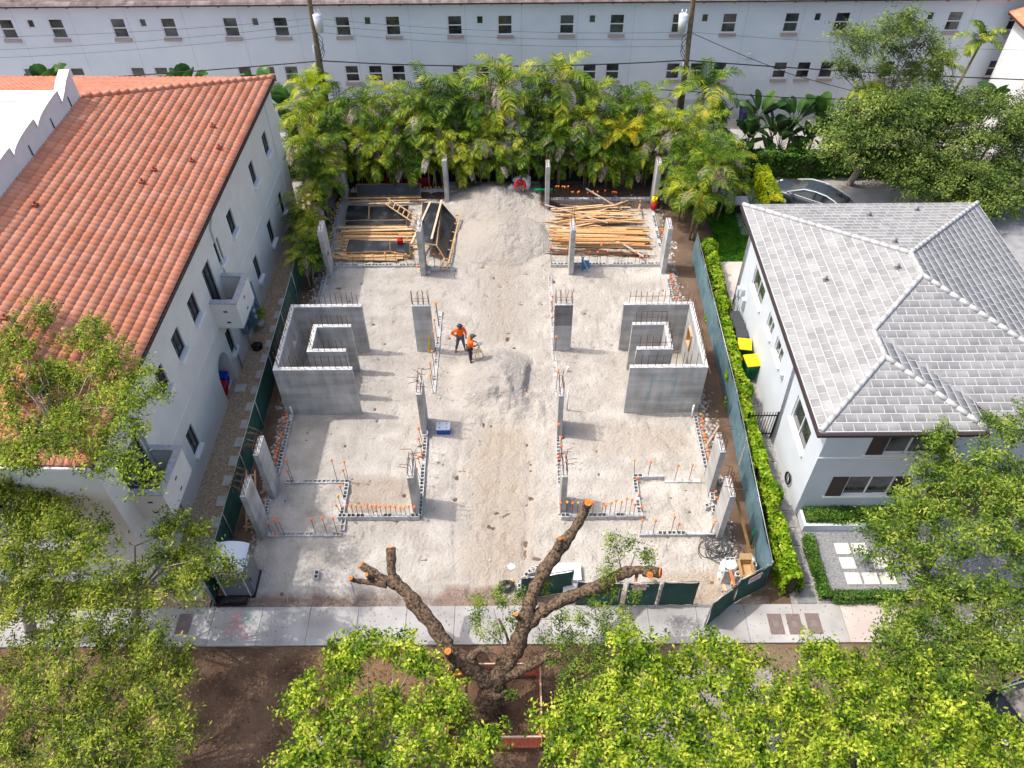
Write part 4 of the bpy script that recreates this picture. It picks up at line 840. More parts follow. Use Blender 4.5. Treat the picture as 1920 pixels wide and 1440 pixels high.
lowwall('low block wall with orange caps beside the far right soil strip',(8.5,34.8),(8.5,29.3),.18,[(1705,812),(1730,890),(1730,915),(1735,945),(1738,965),(1755,1010),(1767,1080),(1772,1110)],'x',8.62,Z2)
lowwall('far low block wall under the right palms with small orange caps',(2.3,42.15),(8.5,42.15),.2,[(745,135),(765,135),(800,133),(818,137),(848,135),(878,185),(890,183),(930,183),(940,180),(1015,185),(1045,183),(1060,180),(1100,178),(1165,172),(1230,182),(1245,180),(1260,183)],'y',42.15,Z2)
# ================================================================ LUMBER
pm={}
def plankmesh(L_,w_,h_,mt):
    k=(L_,w_,h_,mt.name)
    if k not in pm:
        m=MB(); m.box(-L_/2,L_/2,-w_/2,w_/2,-h_/2,h_/2); me=bpy.data.meshes.new('plank'); me.from_pydata(m.v,[],m.f); me.materials.append(mt); pm[k]=me
    return pm[k]
woods=[wood,mat('pine_wood_light',(.56,.38,.2),(.68,.5,.3),9,.75),mat('pine_wood_orange',(.48,.25,.09),(.58,.33,.14),7,.75),woodgrey]
def plank(x,y,z,L_,rz,label,group,w_=.1,h_=.05,mt=None,ry=0):
    o=bpy.data.objects.new('plank',plankmesh(L_,w_,h_,mt or random.choice(woods[:3]+woods))); C.objects.link(o); o.location=(x,y,z); o.rotation_euler=(U(-.25,.25),ry,rz)
    return tag(o,label,'plank',group)
random.seed(11)
lbR='pine plank in the jumbled lumber pile beside the yellow and red drum'; lbL='pine plank in the lumber pile under the black form panel on the left'
for layer,(n,z) in enumerate(((26,.1),(22,.19),(18,.28),(12,.37),(7,.46))):
    for i in range(n):
        f=(i+.5)/n; y=37.4+(1.9-.22*layer)*f+U(-.06,.06); L_=random.choice((3.2,4.2,5.2,5.8)); plank(4.95+U(-.5,.7)*(5.8-L_)*.6+U(-.15,.15),y+U(-.05,.05),z+U(-.03,.04),L_,-.045+U(-.035,.03),lbR,'planks of the right lumber pile',random.choice((.09,.09,.14)),random.choice((.05,.09)),mt=random.choice(woods[:3]),ry=U(-.012,.012))
for i in range(52):
    f=(i+.5)/52; y=39.2+1.9*f; L_=random.choice((2.2,3.2,3.2,4.2)); plank(4.9+U(-1.2,1.0),y,.12+U(0,.42),L_,U(-.12,.14) if i%5 else U(-.6,.6),lbR,'planks of the right lumber pile',.09,.05,ry=U(-.04,.04))
plank(6.7,36.9,.32,1.9,-.85,'grey weathered plank lying askew between the lumber pile and the capped bars','loose planks',.12,.05,woodgrey)
for (x,y,rz,lb) in ((6.6,41.2,.9,'short upright leaning plank at the far edge of the right lumber pile'),(7.55,40.7,1.35,'short plank sticking up at the right end of the lumber pile'),(5.5,41.6,-.5,'pale grey plank slanting over the far side of the right lumber pile')):
    plank(x,y,.5,1.4 if 'short' in lb else 2.6,rz,lb,'loose planks',.1,.05,woodgrey if 'grey' in lb else wood,ry=.3)
for layer,(n,z) in enumerate(((20,.1),(18,.18),(10,.26))):
    for i in range(n):
        f=(i+.5)/n; y=36.35+3.0*f+U(-.05,.05); L_=random.choice((3.2,4.2,4.2)); plank(-8.1+U(-.35,.45),y,z,L_,U(-.03,.05),lbL,'planks of the left lumber pile',random.choice((.09,.14)),.05,mt=random.choice(woods[:2]+woods[:3]))
# rusty bar bundle at the front of the right lumber
t=thing('rebar_bundle','bundle of dark rusty steel bars in front of the right lumber pile','steel bars',(4.5,36.9,.1))
for i in range(16):
    m=rod([(1.2+U(-.3,.6),36.95+U(-.25,.3),.08+U(0,.12)),(4.5,36.85+U(-.2,.25),.1+U(0,.1)),(8.0+U(-.8,.2),36.6+U(-.2,.2),.08+U(0,.1))],.016); m.build('rebar',rebarm,t)
def panel(name,label,quad,th_=.06,group='black faced form panels',edge=True):
    q=[np.array(p,float) for p in quad]; n=np.cross(q[1]-q[0],q[3]-q[0]); n/=np.linalg.norm(n); n=n if n[2]>0 else -n
    t=thing(name,label,'form panel',tuple(sum(q)/4),0,group); m=MB(); v=[p for p in q]+[p-n*.02 for p in q]
    m.add(v,[(0,1,2,3),(7,6,5,4)]+[(i,(i+1)%4,4+(i+1)%4,4+i) for i in range(4)]); m.build('plywood_face',ply,t)
    m=MB()
    for i in range(4):
        a_=q[i]-n*.06; b_=q[(i+1)%4]-n*.06; m.beam(a_,b_,.05,.075)
    m.beam((q[0]+q[3])/2-n*.06,(q[1]+q[2])/2-n*.06,.05,.07); m.build('timber_frame',wood,t); return t
def Gz(*p): return G(*p)
panel('formwork','black form panel lying at the far left, left one of the pair under the ladder',[G(652,385,.4),G(691,386,.4),G(690,411,.35),G(647,413,.35)])
panel('formwork','black form panel lying under the ladder, right one of the pair',[G(693,387,.42),G(766,385,.42),G(762,411,.37),G(692,412,.37)])
panel('formwork','long narrow black form panel lying before the pair under the ladder',[G(648,414,.3),G(762,412,.3),G(762,421,.25),G(648,422,.25)])
panel('formwork','long black form panel tilted up at the far left under the palms',[(-9.75,43.0,.75),(-5.75,43.0,.75),(-5.8,42.6,.2),(-9.7,42.6,.2)])
panel('formwork','wide black form panel lying on top of the left lumber pile',[G(654,449,.5),G(730,452,.52),G(731,470,.45),G(648,472,.42)])
panel('formwork','small dark form panel at the right end of the left lumber pile',[G(731,453,.48),G(768,455,.48),G(768,478,.4),G(731,470,.42)])
panel('formwork','steep black form panel forming the near side of the folded pair',[G(792,380,1.2),G(828,381,1.25),G(819,458,1.1),G(787,454,1.0)])
panel('formwork','black form panel forming the right sloping side of the folded pair',[G(829,381,1.25),G(855,411,.35),G(838,488,.3),G(820,459,1.1)])
t=thing('form_frame','timber frame standing on edge along the right side of the folded black panels','timber frame',(-3.1,38,0))
a_=G(862,405,.3); b_=G(838,505,.3)
m=MB(); m.beam(a_,b_,.09,.05); m.beam(a_+(-.28,0,.1),b_+(-.28,0,.1),.09,.05); m.build('rail',wood,t)
for k in range(7):
    f=k/6; p=a_+(b_-a_)*f; m=MB(); m.beam(p+(0,0,0),p+(-.28,0,.1),.07,.05); m.build('cross_piece',wood,t)
for (p,q,lb) in (((828,375,1.35),(809,448,1.3),'pinkish plank lying on the folded black form panel'),((807,378,1.25),(771,457,1.1),'pale plank along the left edge of the folded black form panel'),((690,382,.5),(768,380,.5),'pale plank across the far edge of the panels under the ladder'),((648,372,.35),(790,370,.35),'long plank between the far left tilted panel and the ladder'),((660,378,.3),(800,375,.3),'second long plank in front of the far left tilted panel'),((640,478,.2),(770,481,.2),'plank behind the amber caps in front of the left lumber'),((645,486,.15),(745,488,.15),'lower plank nearest the block wall in front of the left lumber')):
    a_=G(*p);b_=G(*q); m=MB(); m.beam(a_,b_,.11,.05); tag(m.build('plank',woodlt if 'p' in lb[:2] else wood),lb,'plank','loose planks')
# ladder
def ladder(label,a0,a1,b0,b1,n,tw=.07):
    t=thing('ladder',label,'ladder',tuple((a0+b1)/2)); 
    for p,q in ((a0,b0),(a1,b1)): m=MB(); m.beam(p,q,tw,.05); m.build('rail',wood,t)
    for k in range(n):
        f=(k+.6)/n; m=MB(); m.beam(a0+(b0-a0)*f,a1+(b1-a1)*f,.06,.035); m.build('rung',wood,t)
    return t
ladder('short timber ladder lying across the black form panels',G(727,372,.7),G(722,382,.7),G(781,406,.6),G(776,418,.6),6)
ladder('timber ladder standing between the green fence and the curled bar columns',np.array([-11.2,20.2,1.9]),np.array([-10.85,20.2,1.9]),np.array([-11.25,18.4,.1]),np.array([-10.85,18.4,.1]),7)
# toolboxes, boards and drums
t=thing('fuel_can','red fuel can on the left lumber pile','can',G(750,452,.6)); x,y,z=t.location; m=MB(); m.box(x-.16,x+.16,y-.12,y+.12,z-.12,z+.14); m.build('body',redplas,t,False,.03); m=MB(); m.tube([(x+.08,y,z+.14),(x+.12,y,z+.22)],.03,8); m.build('spout',blackp,t); m=MB(); m.tube([(x-.1,y,z+.14),(x-.1,y,z+.2),(x+.04,y,z+.2),(x+.04,y,z+.14)],.015,6); m.build('handle',redplas,t)
t=thing('jug','yellow drum standing on a red one at the end of the right block wall','drum',(8.5,41.0,.2)); m=MB(); m.tube([(8.5,41,.2),(8.5,41,.62)],[.19,.19],14); m.build('red_drum',redplas,t); m=MB(); m.tube([(8.5,41.05,.622),(8.5,41.05,.95)],[.17,.17],14); m.build('yellow_drum',yellowp,t); m=MB(); m.tube([(8.5,41.05,.95),(8.5,41.05,.98)],[.1,.1],12); m.build('lid',yellowp,t)
t=thing('blue_board','blue plastic board leaning against the concrete column with a stick across it','board',G(1092,508)); p=G(1090,510); bq=mat('mid_blue_board',(.03,.2,.42),(.06,.28,.5),4,.6)
m=MB(); m.add([p+(0,0,0),p+(.12,.25,0),p+(.1,.45,.75),p+(-.02,.2,.8),p+(.03,-.02,0),p+(.15,.23,0),p+(.13,.43,.75),p+(.01,.18,.8)],[(0,1,2,3),(7,6,5,4),(0,1,5,4),(1,2,6,5),(2,3,7,6),(3,0,4,7)]); m.build('board',bq,t)
m=MB(); m.add([p+(.05,.2,0),p+(.5,.25,0),p+(.42,.4,.5),p+(.1,.38,.5),p+(.05,.23,0),p+(.5,.28,0),p+(.42,.43,.5),p+(.1,.41,.5)],[(0,1,2,3),(7,6,5,4),(0,1,5,4),(1,2,6,5),(2,3,7,6),(3,0,4,7)]); m.build('board',bq,t)
m=MB(); m.beam(p+(.45,-.15,.02),p+(-.05,.3,.95),.06,.04); m.build('stick',woodgrey,t)
t=thing('green_rail','green painted steel rail between the palm trunks and the far column','rail',G(1020,356,.6)); m=MB(); m.beam(G(1002,356,.6),G(1036,355,.6),.1,.1); m.build('rail',mat('bright_green_paint',(.0,.42,.13),rough=.5),t); m=MB(); m.beam(G(1008,357,.55),G(1008,368,.0),.05,.05); m.build('leg',darktrim,t)
m=MB(); p=G(770,352,.5); m.box(p[0]-1.7,p[0]+1.2,43.7,43.74,.15,.75); tag(m.build('red_tarp',mat('dark_red_tarp',(.16,.005,.015),rough=.7)),'dark red sheet hung low behind the far left form panel','sheet')
# cooler
t=thing('cooler','blue cooler with white lid standing in the column shadow','cooler',(-3.3,23.75,0)); zc=hz(-3.3,23.75)
m=MB(); m.box(-3.62,-3.0,23.55,23.95,zc,zc+.32); m.build('body',blueplas,t,False,.03); m=MB(); m.box(-3.64,-2.98,23.53,23.97,zc+.322,zc+.41); m.build('lid',mat('cooler_lid_white',(.6,.66,.74),rough=.4),t,False,.03)
for sx in (-3.47,-3.15):
    for sy in (23.64,23.86): m=MB(); m.tube([(sx,sy,zc+.41),(sx,sy,zc+.415)],.03,10); m.build('cup_recess',blackp,t)
# bucket, pipes, plank stakes, yellow level
p=G(797,819); t=thing('bucket','white bucket standing on the block wall corner by the cooler','bucket',p); m=MB(); z=.25; vs=[];n=14
m.tube([p+(0,0,z-.2),p+(0,0,z+.08)],[.12,.15],14,capends=False); m.poly([p+(.12*math.cos(a_),.12*math.sin(a_),z-.17) for a_ in np.linspace(0,6.28,15)[:-1]],1); m.build('pail',[whitep,cmu_in],t); m=MB(); m.tube([p+(.155*math.cos(a_),.155*math.sin(a_),z+.08) for a_ in np.linspace(0,6.283,15)],.014,5); m.build('rim',whitep,t)
p=G(787,658); m=MB(); m.beam((-4.35,28.92,0),(-4.25,28.98,1.15),.05,.07); tag(m.build('spirit_level',yellowp),'yellow spirit level leaning against the left wide column','spirit level')
p=G(955,1090); m=MB(); m.beam(G(948,1092,.1),G(963,1089,.1),.09,.05); tag(m.build('spirit_level',mat('ochre_paint',(.5,.29,.01),rough=.5)),'ochre level lying on the ground near the stacked blocks','spirit level')
for (b,tt,r,lb) in (((1063,770),(1063,723),.04,'white pipe standing behind the looped bar column'),((1064,697),(1063,716),.05,'short white pipe stub in the sand behind the looped bar column'),((1085,660),(1085,640),.03,'small pipe stub beside the right wide column'),((820,868),(820,862),.05,'white pipe stub in the sand in front of the block wall corner')):
    p=G(*b); q=ony(tt[0],tt[1],p[1]); z1=max(q[2],.15) if tt[1]<b[1] else .35; m=MB(); m.tube([p,(p[0],p[1],min(z1,1.4))],r,8); tag(m.build('pipe_stub',whitep),lb,'pipe')
t=thing('shovel','shovel with red handle lying on the right flank of the near sand heap','shovel',G(1005,750)); a_=G(983,733,.35);b_=G(1018,764,.1)
m=MB(); m.tube([a_,b_],.022,6); m.build('shaft',orangebar,t); m=MB(); d_=(a_-b_)/np.linalg.norm(a_-b_); m.frame(a_,d_,np.cross(d_,(0,0,1)),(0,0,1),0,.3,-.12,.12,-.01,.02); m.build('blade',galv,t)
# loose blocks
bmesh_=MB(); block(bmesh_,(-.2,-.1,0),(1,0,0),(0,1,0)); bme=bpy.data.meshes.new('concrete_block'); bme.from_pydata(bmesh_.v,[],bmesh_.f); bme.materials.append(cmu); bme.materials.append(cmu_in); bme.polygons.foreach_set('material_index',bmesh_.m)
def lblock(x,y,z,rz,label,group='loose concrete blocks',rx=0):
    o=bpy.data.objects.new('concrete_block',bme); C.objects.link(o); o.location=(x,y,z); o.rotation_euler=(rx,0,rz); return tag(o,label,'concrete block',group)
p=G(595,1082); lblock(p[0],p[1],.04,1.57,'single hollow block lying alone on the sunlit sand near the toilet')
p=G(801,513); lblock(p[0],p[1],.05,.2,'grey block by the foot of the column before the folded form panels')
p=G(1328,952); lblock(p[0],p[1],.05,.3,'grey block lying beside the right columns')
p=G(1333,940); lblock(p[0],p[1],.2,1.5,'pale block on the short wall piece between the right columns')
for i,(px,py,z,lb) in enumerate(((988,1088,.02,'lower near'),(992,1080,.02,'lower middle'),(998,1074,.22,'upper middle'),(1003,1070,.22,'upper far'),(984,1096,.02,'nearest'),(1004,1082,.02,'lower right'),(979,1101,.02,'left end'))):
    p=G(px,py,z); lblock(p[0]+.0,p[1],z,.25,'%s hollow block in the small stack behind the left upright limb'%lb,'blocks stacked behind the cut tree')
c0=G(1393,1083,1.0)+(-.08,.38,0); q=random.Random(2)
for k in range(5):
    for r_ in range(4):
        for c_ in range(3):
            if (r_,c_) in ((0,0),(3,2)) or (k==4 and (r_,c_) in ((3,1),)): continue
            if 0<k<4 and r_ in (1,2) and c_==1: continue
            x=c0[0]-.42+.42*c_+q.uniform(-.02,.02)+.05*r_; y=c0[1]-.22+.215*r_
            lblock(x,y,.2*k,q.uniform(-.05,.05),'pale hollow block in the %s layer of the stack at the fence corner'%('top' if k==4 else 'lower'),'blocks stacked at the fence corner')
t=thing('cardboard_box','open empty cardboard box on the block stack at the fence corner','box',G(1398,1072,1.0)); x,y,z=t.location; z=1.0
for (ax0,ax1,ay0,ay1,z0_,z1_) in ((-.25,.25,-.35,-.335,0,.35),(-.25,.25,.335,.35,0,.35),(-.25,-.235,-.335,.335,0,.35),(.235,.25,-.335,.335,0,.35)): m=MB(); m.box(x+ax0,x+ax1,y+ay0,y+ay1,z+z0_,z+z1_); m.build('side',cardboard,t)
m=MB(); m.box(x-.23,x+.23,y-.33,y+.33,z+.003,z+.02); m.build('base',cardboard,t)
m=MB(); m.add([(x-.25,y+.35,z+.35),(x+.25,y+.35,z+.35),(x+.23,y+.52,z+.5),(x-.23,y+.52,z+.5)],[(0,1,2,3)]); m.add([(x-.25,y-.35,z+.35),(x+.25,y-.35,z+.35),(x+.23,y-.5,z+.22),(x-.23,y-.5,z+.22)],[(0,1,2,3)]); m.build('flap',cardboard,t)
def crumple(name,label,c,r,mt,cat='bag',seed=0,flat=.6):
    m=MB(); m.ball((0,0,0),1,0,20,12); v=np.array(m.v); n=np.array([fbm(v[:,0]*2+9+seed,v[:,1]*2+v[:,2]*3+4,4,seed)]).T; v=v*(1+.7*n); m.v=[tuple(np.array(c,float)+q*np.array([r,r,r*flat])+(0,0,r*flat*.6)) for q in v]; return tag(m.build(name,mt),label,cat)
crumple('plastic_bag','clear crumpled plastic bag beside the cardboard box at the fence corner',(c0[0]+.55,c0[1]+.55,.6),.28,plasticfilm)
crumple('cement_bag','white paper bag with blue print at the far end of the block stack',G(1363,1066,.6),.3,whiteb,seed=3)
crumple('cement_bag','white crumpled bag lying on the block stack behind the box',G(1371,1062,.95),.24,whiteb,seed=5)
crumple('plastic_scrap','small white scrap of plastic lying on the sand left of the upright limb',G(959,1063),.17,plasticfilm,'scrap',7,.2)
m=MB(); p=G(1350,1082); m.box(p[0]-.12,p[0]+.12,p[1]-.12,p[1]+.12,0,.2); tag(m.build('small_box',whiteb,None,False,.02),'small white and blue box on the ground left of the block stack','box')
m=MB(); m.beam(G(1355,1090,.05),G(1361,1108,.05),.1,.04); tag(m.build('plank',woodlt),'short pale plank lying below the small white box','plank','loose planks')
m=MB(); m.beam(G(1369,1070,1.05),G(1377,1098,1.05),.09,.012); tag(m.build('orange_strip',cap),'orange plastic strip lying on the block stack','strip')
m=MB(); a_=G(1066,1072,.3); m.box(a_[0]-.85,a_[0]+.5,a_[1]-.35,a_[1]+.4,.25,.29); m.box(a_[0]-.8,a_[0]+.45,a_[1]-.3,a_[1]+.35,0,.249); tag(m.build('white_board',whiteb),'white board lying flat on a crate behind the cut tree','board')
m=MB(); a_=G(1080,1106,.4); m.box(a_[0]-.5,a_[0]+.5,a_[1]-.12,a_[1]+.2,.0,.45); tag(m.build('white_crate',whiteb,None,False,.03),'white box behind the green screen, right of the upright limb','box')
# cable coil
m=MB(); r=random.Random(4); c=G(1352,1036)
for k in range(11):
    cx=c[0]+r.gauss(0,.22); cy=c[1]+r.gauss(0,.15); ra=r.uniform(.3,.62); rb_=ra*r.uniform(.5,.85); ph=r.uniform(0,3)
    m.tube([(cx+ra*math.cos(a_)*math.cos(ph)-rb_*math.sin(a_)*math.sin(ph),cy+ra*math.cos(a_)*math.sin(ph)+rb_*math.sin(a_)*math.cos(ph),.06+.02*k*.6+.02*math.sin(3*a_+k)) for a_ in np.linspace(0,6.283,26)],.019,5,0,False)
m.tube([c+(-.4,.1,.05),c+(-.9,.25,.03),c+(-.95,-.05,.03),c+(-.85,-.3,.03)],.018,5)
tag(m.build('cable_coil',mat('grey_cable',(.07,.075,.085),rough=.5)),'tangled coil of grey cable on the sand near the right columns','cable')
m=MB(); c=G(950,1100,.1)
for k in range(5): m.tube([c+((.3-.03*k)*math.cos(a_),(.25-.02*k)*math.sin(a_),.05+.03*k) for a_ in np.linspace(0,6.283,20)],.03,6,0,False)
tag(m.build('hose_roll',greyplas),'dark rolled hose near the stacked blocks behind the tree foliage','hose')
for (a_,b_,lb,mt) in ((G(1416,1075,.0),G(1382,935,2.4),'brown timber brace leaning on the right column nearest the cable coil',mat('brown_brace',(.26,.14,.05),(.34,.2,.08),6,.8)),(G(1325,835,.2),G(1348,798,1.0),'grey timber brace slanting by the row of orange caps',woodgrey),(G(1385,872,.6),G(1401,822,1.8),'brown stick leaning over the blue green fence',woodgrey),(G(535,1013,.0),G(472,944,1.7),'thin dark steel pole leaning on the column nearest the toilet',galv),(G(540,1130,0),G(534,1072,1.2),'thin grey stake standing in the dirt right of the toilet',galv),(G(669,1132,0),G(659,1092,.9),'thin stake standing under the cut left limb',galv)):
    m=MB(); w_=.09 if 'timber' in lb else .035; m.beam(a_,b_,w_,w_); tag(m.build('brace' if 'brace' in lb else 'stake',mt),lb,'brace' if 'brace' in lb else 'stake')
m=MB(); p=G(1405,1025,.0); m.tube([p,p+(0,.05,1.3)],.04,8); tag(m.build('green_post',greenp),'green post standing inside the right fence near the cable coil','post')
# ================================================================ SITE FENCES
def fence(label,p0,p1,h,mt,side,name='construction_fence',step=3.0,group=None):
    """wire fence with a sheet of screen; side=+1 puts the screen on the left of p0->p1"""
    p0=np.array(p0,float);p1=np.array(p1,float); d=p1-p0; L_=np.linalg.norm(d); d/=L_; s=np.array([-d[1],d[0]])*side
    t=thing(name,label,'fence',(*((p0+p1)/2),0),0,group)
    n=max(2,int(L_/.22)); k=8; V=[];F=[]
    for i in range(n+1):
        for j in range(k+1):
            u=L_*i/n; z=.04+(h-.06)*j/k; w_=.035+.03*math.sin(u*2.1+z)*math.sin(z*2.2)+.012*math.sin(u*9+z*3)
            sag=-.03*abs(math.sin(u*math.pi/step))*(j==k); q=p0+d*u+s*w_; V.append((q[0],q[1],z+sag))
    for i in range(n):
        for j in range(k): a_=i*(k+1)+j; F.append((a_,a_+k+1,a_+k+2,a_+1))
    m=MB(); m.add(V,F,0,True); m.build('screen',mt,t)
    for i in range(int(L_/step)+1):
        q=p0+d*min(i*step,L_); m=MB(); m.tube([(q[0],q[1],-.1),(q[0],q[1],h+.06)],.03,8); m.build('post',galv,t)
    a_=(*p0,h);b_=(*p1,h); m=MB(); m.tube([a_,b_],.02,6); m.build('top_rail',galv,t); return t
fence('long dark green screened fence between the pebble path and the building site',(-11.72,15.1),(-11.72,44.3),1.83,gscreen,1)
fence('long blue green screened fence between the building site and the hedge',(9.72,15.75),(10.05,24.5),1.83,bscreen,1)
fence('far stretch of blue green screened fence running back to the palms',(10.05,24.5),(10.15,36.3),1.83,bscreen,1)
def letters(parent,txt,size,loc,ux,mt,name='lettering'):
    cu=bpy.data.curves.new('t','FONT'); cu.body=txt; cu.size=size; cu.align_x='CENTER'; cu.align_y='CENTER'; cu.extrude=.002; cu.resolution_u=2
    o=bpy.data.objects.new('t',cu); C.objects.link(o); dg=bpy.context.evaluated_depsgraph_get(); me=bpy.data.meshes.new_from_object(o.evaluated_get(dg)); bpy.data.objects.remove(o)
    me.materials.clear(); me.materials.append(mt); me.name=name; q=bpy.data.objects.new(name,me); C.objects.link(q); q.parent=parent
    ux=np.array(ux,float); ux/=np.linalg.norm(ux); uz=np.array((0,0,1.)); n=np.cross(ux,uz); R=Matrix((ux,uz,n)).transposed().to_4x4(); R.translation=Vector(np.array(loc,float)-np.array(parent.location)); q.matrix_local=R; return q
def sign(label,c,ux,w_=.55,h=.4,red=True,txt='DANGER'):
    ux=np.array(ux,float)/np.linalg.norm(ux); n=np.cross(ux,(0,0,1.)); c=np.array(c,float)
    t=thing('danger_sign',label,'sign',c)
    m=MB(); m.frame(c,ux,n,(0,0,1),-w_/2,w_/2,-.006,.0,-h/2,h/2); m.build('board',whiteb,t)
    m=MB(); m.frame(c,ux,n,(0,0,1),-w_/2+.02,w_/2-.02,.001,.003,0.0,h/2-.02); m.build('red_band',signred,t)
    letters(t,txt,h*.42,c+n*.006+(0,0,h*.23),ux,whiteb)
    for k in range(2): m=MB(); m.frame(c,ux,n,(0,0,1),-w_*.36,w_*.36,.001,.003,-h*.16-k*.1,-h*.12-k*.1); m.build('text_line',signred if k==0 else darktrim,t)
    return t
fence('short dark green screened fence panel at the right front corner, DANGER sign on it',(8.35,15.0),(9.72,15.72),1.83,gscreen,-1,step=1.3)
gate_m=gscreen
fence('open dark green screened gate leaf swung out over the pavement',(7.15,14.05),(8.35,14.98),1.83,gscreen,-1,name='gate_leaf',step=1.45)
fence('dark green screened gate leaf left of the gap, with a red and white sign',(4.2,14.96),(5.36,14.98),1.75,gscreen,-1,name='gate_leaf',step=1.12)
fence('dark green screened gate leaf right of the silvery strap gap',(5.52,14.98),(6.85,15.0),1.75,gscreen,-1,name='gate_leaf',step=1.3)
fence('dark green screened fence panel behind the right cut limb',(2.3,15.02),(4.0,14.98),1.75,gscreen,-1,step=1.6)
fence('slanting dark green screened fence panel between the two upright limbs',(.2,15.25),(2.2,15.6),1.6,gscreen,-1,step=2.)
m=MB(); m.tube([(5.45+.03*math.sin(i*1.7),14.93,.05+1.7*i/16) for i in range(17)],.035,6); tag(m.build('strap',galv),'silvery twisted strap hanging between the two gate leaves','strap')
n_=np.array([.72,1.37,0]); 
sign('red and white DANGER sign on the gate leaf beside the right cut limb',(4.62,14.90,1.5),(1,0,0),.52,.42)
d_=np.array([9.72-8.35,15.72-15.0,0]); d_/=np.linalg.norm(d_); sign('red and white DANGER sign on the corner fence panel below the block stack',np.array([8.98,15.33,1.5])+np.cross(d_,(0,0,1.))*.09,d_,.6,.42)
# ================================================================ PORTABLE TOILET
t=thing('portable_toilet','grey portable toilet with pale blue white roof at the left front of the site','portable toilet',(-10.85,15.95,0))
X0,X1,Y0,Y1=-11.45,-10.28,15.4,16.5
m=MB(); m.box(X0-.04,X1+.04,Y0-.04,Y1+.04,0,.14); m.build('base',blackp,t)
m=MB(); m.box(X0,X1,Y0,Y1,.14,2.05); m.build('cabin',toiletg,t,False,.03)
m=MB(); m.box(X1,X1+.03,Y0+.1,Y1-.1,.2,1.98); dr=m.build('door',mat('toilet_door_grey',(.17,.19,.21),rough=.5),t,False,.01)
m=MB(); m.box(X1+.03,X1+.06,Y0+.16,Y0+.22,.95,1.15); m.build('handle',blackp,dr)
m=MB(); m.box(X1+.03,X1+.036,Y0+.35,Y1-.3,1.72,1.92); m.build('sign',whiteb,dr)
m=MB(); m.box(X0+.25,X1-.3,Y0-.006,Y0,1.62,1.86); sg=m.build('sign',whiteb,t)
for k in range(3): m=MB(); m.box(X0+.3,X1-.36,Y0-.01,Y0-.006,1.66+.06*k,1.68+.06*k); m.build('text_line',signred,sg)
m=MB()
vs=[];nn=10
for i in range(nn+1):
    u=i/nn; x=X0-.05+(X1-X0+.1)*u; z=2.07+.2*math.sin(u*math.pi)**.6
    vs+= [(x,Y0-.05,z),(x,Y1+.05,z),(x,Y0-.05,2.03),(x,Y1+.05,2.03)]
fs=[]
for i in range(nn):
    a_=4*i; fs+=[(a_,a_+4,a_+5,a_+1),(a_,a_+2,a_+6,a_+4),(a_+1,a_+5,a_+7,a_+3),(a_+2,a_+3,a_+7,a_+6)]
m.add(vs,fs,0,False); m.build('roof',toiletw,t)
m=MB(); m.tube([(X0+.15,Y1-.15,2.1),(X0+.15,Y1-.15,2.45)],.05,10); m.build('vent_pipe',toiletw,t)
for (x,y) in ((X0+.1,Y0-.01),(X1-.1,Y0-.01)): m=MB(); m.box(x-.03,x+.03,y-.02,y,.14,2.05); m.build('corner_trim',greyp,t)
m=MB(); m.tube([(-11.9,15.3,0),(-11.85,15.35,1.6)],.03,8); tag(m.build('fence_post',galv),'grey post leaning beside the portable toilet','post')
t=thing('tarpaulin','black tarpaulin lying crumpled at the foot of the portable toilet','tarpaulin',(-11,15.2,0))
xs=np.linspace(-11.8,-10.5,22); ys=np.linspace(15.0,15.4,9); XX,YY=np.meshgrid(xs,ys,indexing='ij'); ZZ=.05+.16*np.abs(fbm(XX*2.3+5,YY*3,3,4))+.2*np.clip((YY-15.15)*1.5,0,1); V_=np.stack([XX,YY,ZZ],-1).reshape(-1,3); i,j=np.meshgrid(range(21),range(8),indexing='ij'); a_=(i*9+j).ravel(); npmesh('sheet',V_,np.stack([a_,a_+9,a_+10,a_+1],1),blackp,t,off=(-11,15.2,0),smooth=True)
# ================================================================ PEOPLE
def skinned(name,chains,mt,parent,root=0,sub=1):
    """chains: lists of (xyz, radius); joints with equal positions are merged"""
    pos=[];rr=[];ed=[]
    def idx(p,r):
        for i,q in enumerate(pos):
            if sum((a-b)**2 for a,b in zip(p,q))<1e-8: return i
        pos.append(tuple(p)); rr.append(r); return len(pos)-1
    for ch in chains:
        pr_=None
        for p,r in ch:
            k=idx(p,r)
            if pr_ is not None and pr_!=k: ed.append((pr_,k))
            pr_=k
    me=bpy.data.meshes.new(name); me.from_pydata(pos,ed,[]); o=bpy.data.objects.new(name,me); C.objects.link(o); o.parent=parent
    sk=o.modifiers.new('skin','SKIN'); sk.use_smooth_shade=True
    if not me.skin_vertices: 
        bpy.context.view_layer.objects.active=o
        me.attributes
    for i,v in enumerate(me.skin_vertices[0].data): v.radius=(rr[i],rr[i]); v.use_root=(i==root)
    ss=o.modifiers.new('sub','SUBSURF'); ss.levels=sub; ss.render_levels=sub
    me.materials.append(mt); return o
def ensure_skin(me):
    pass
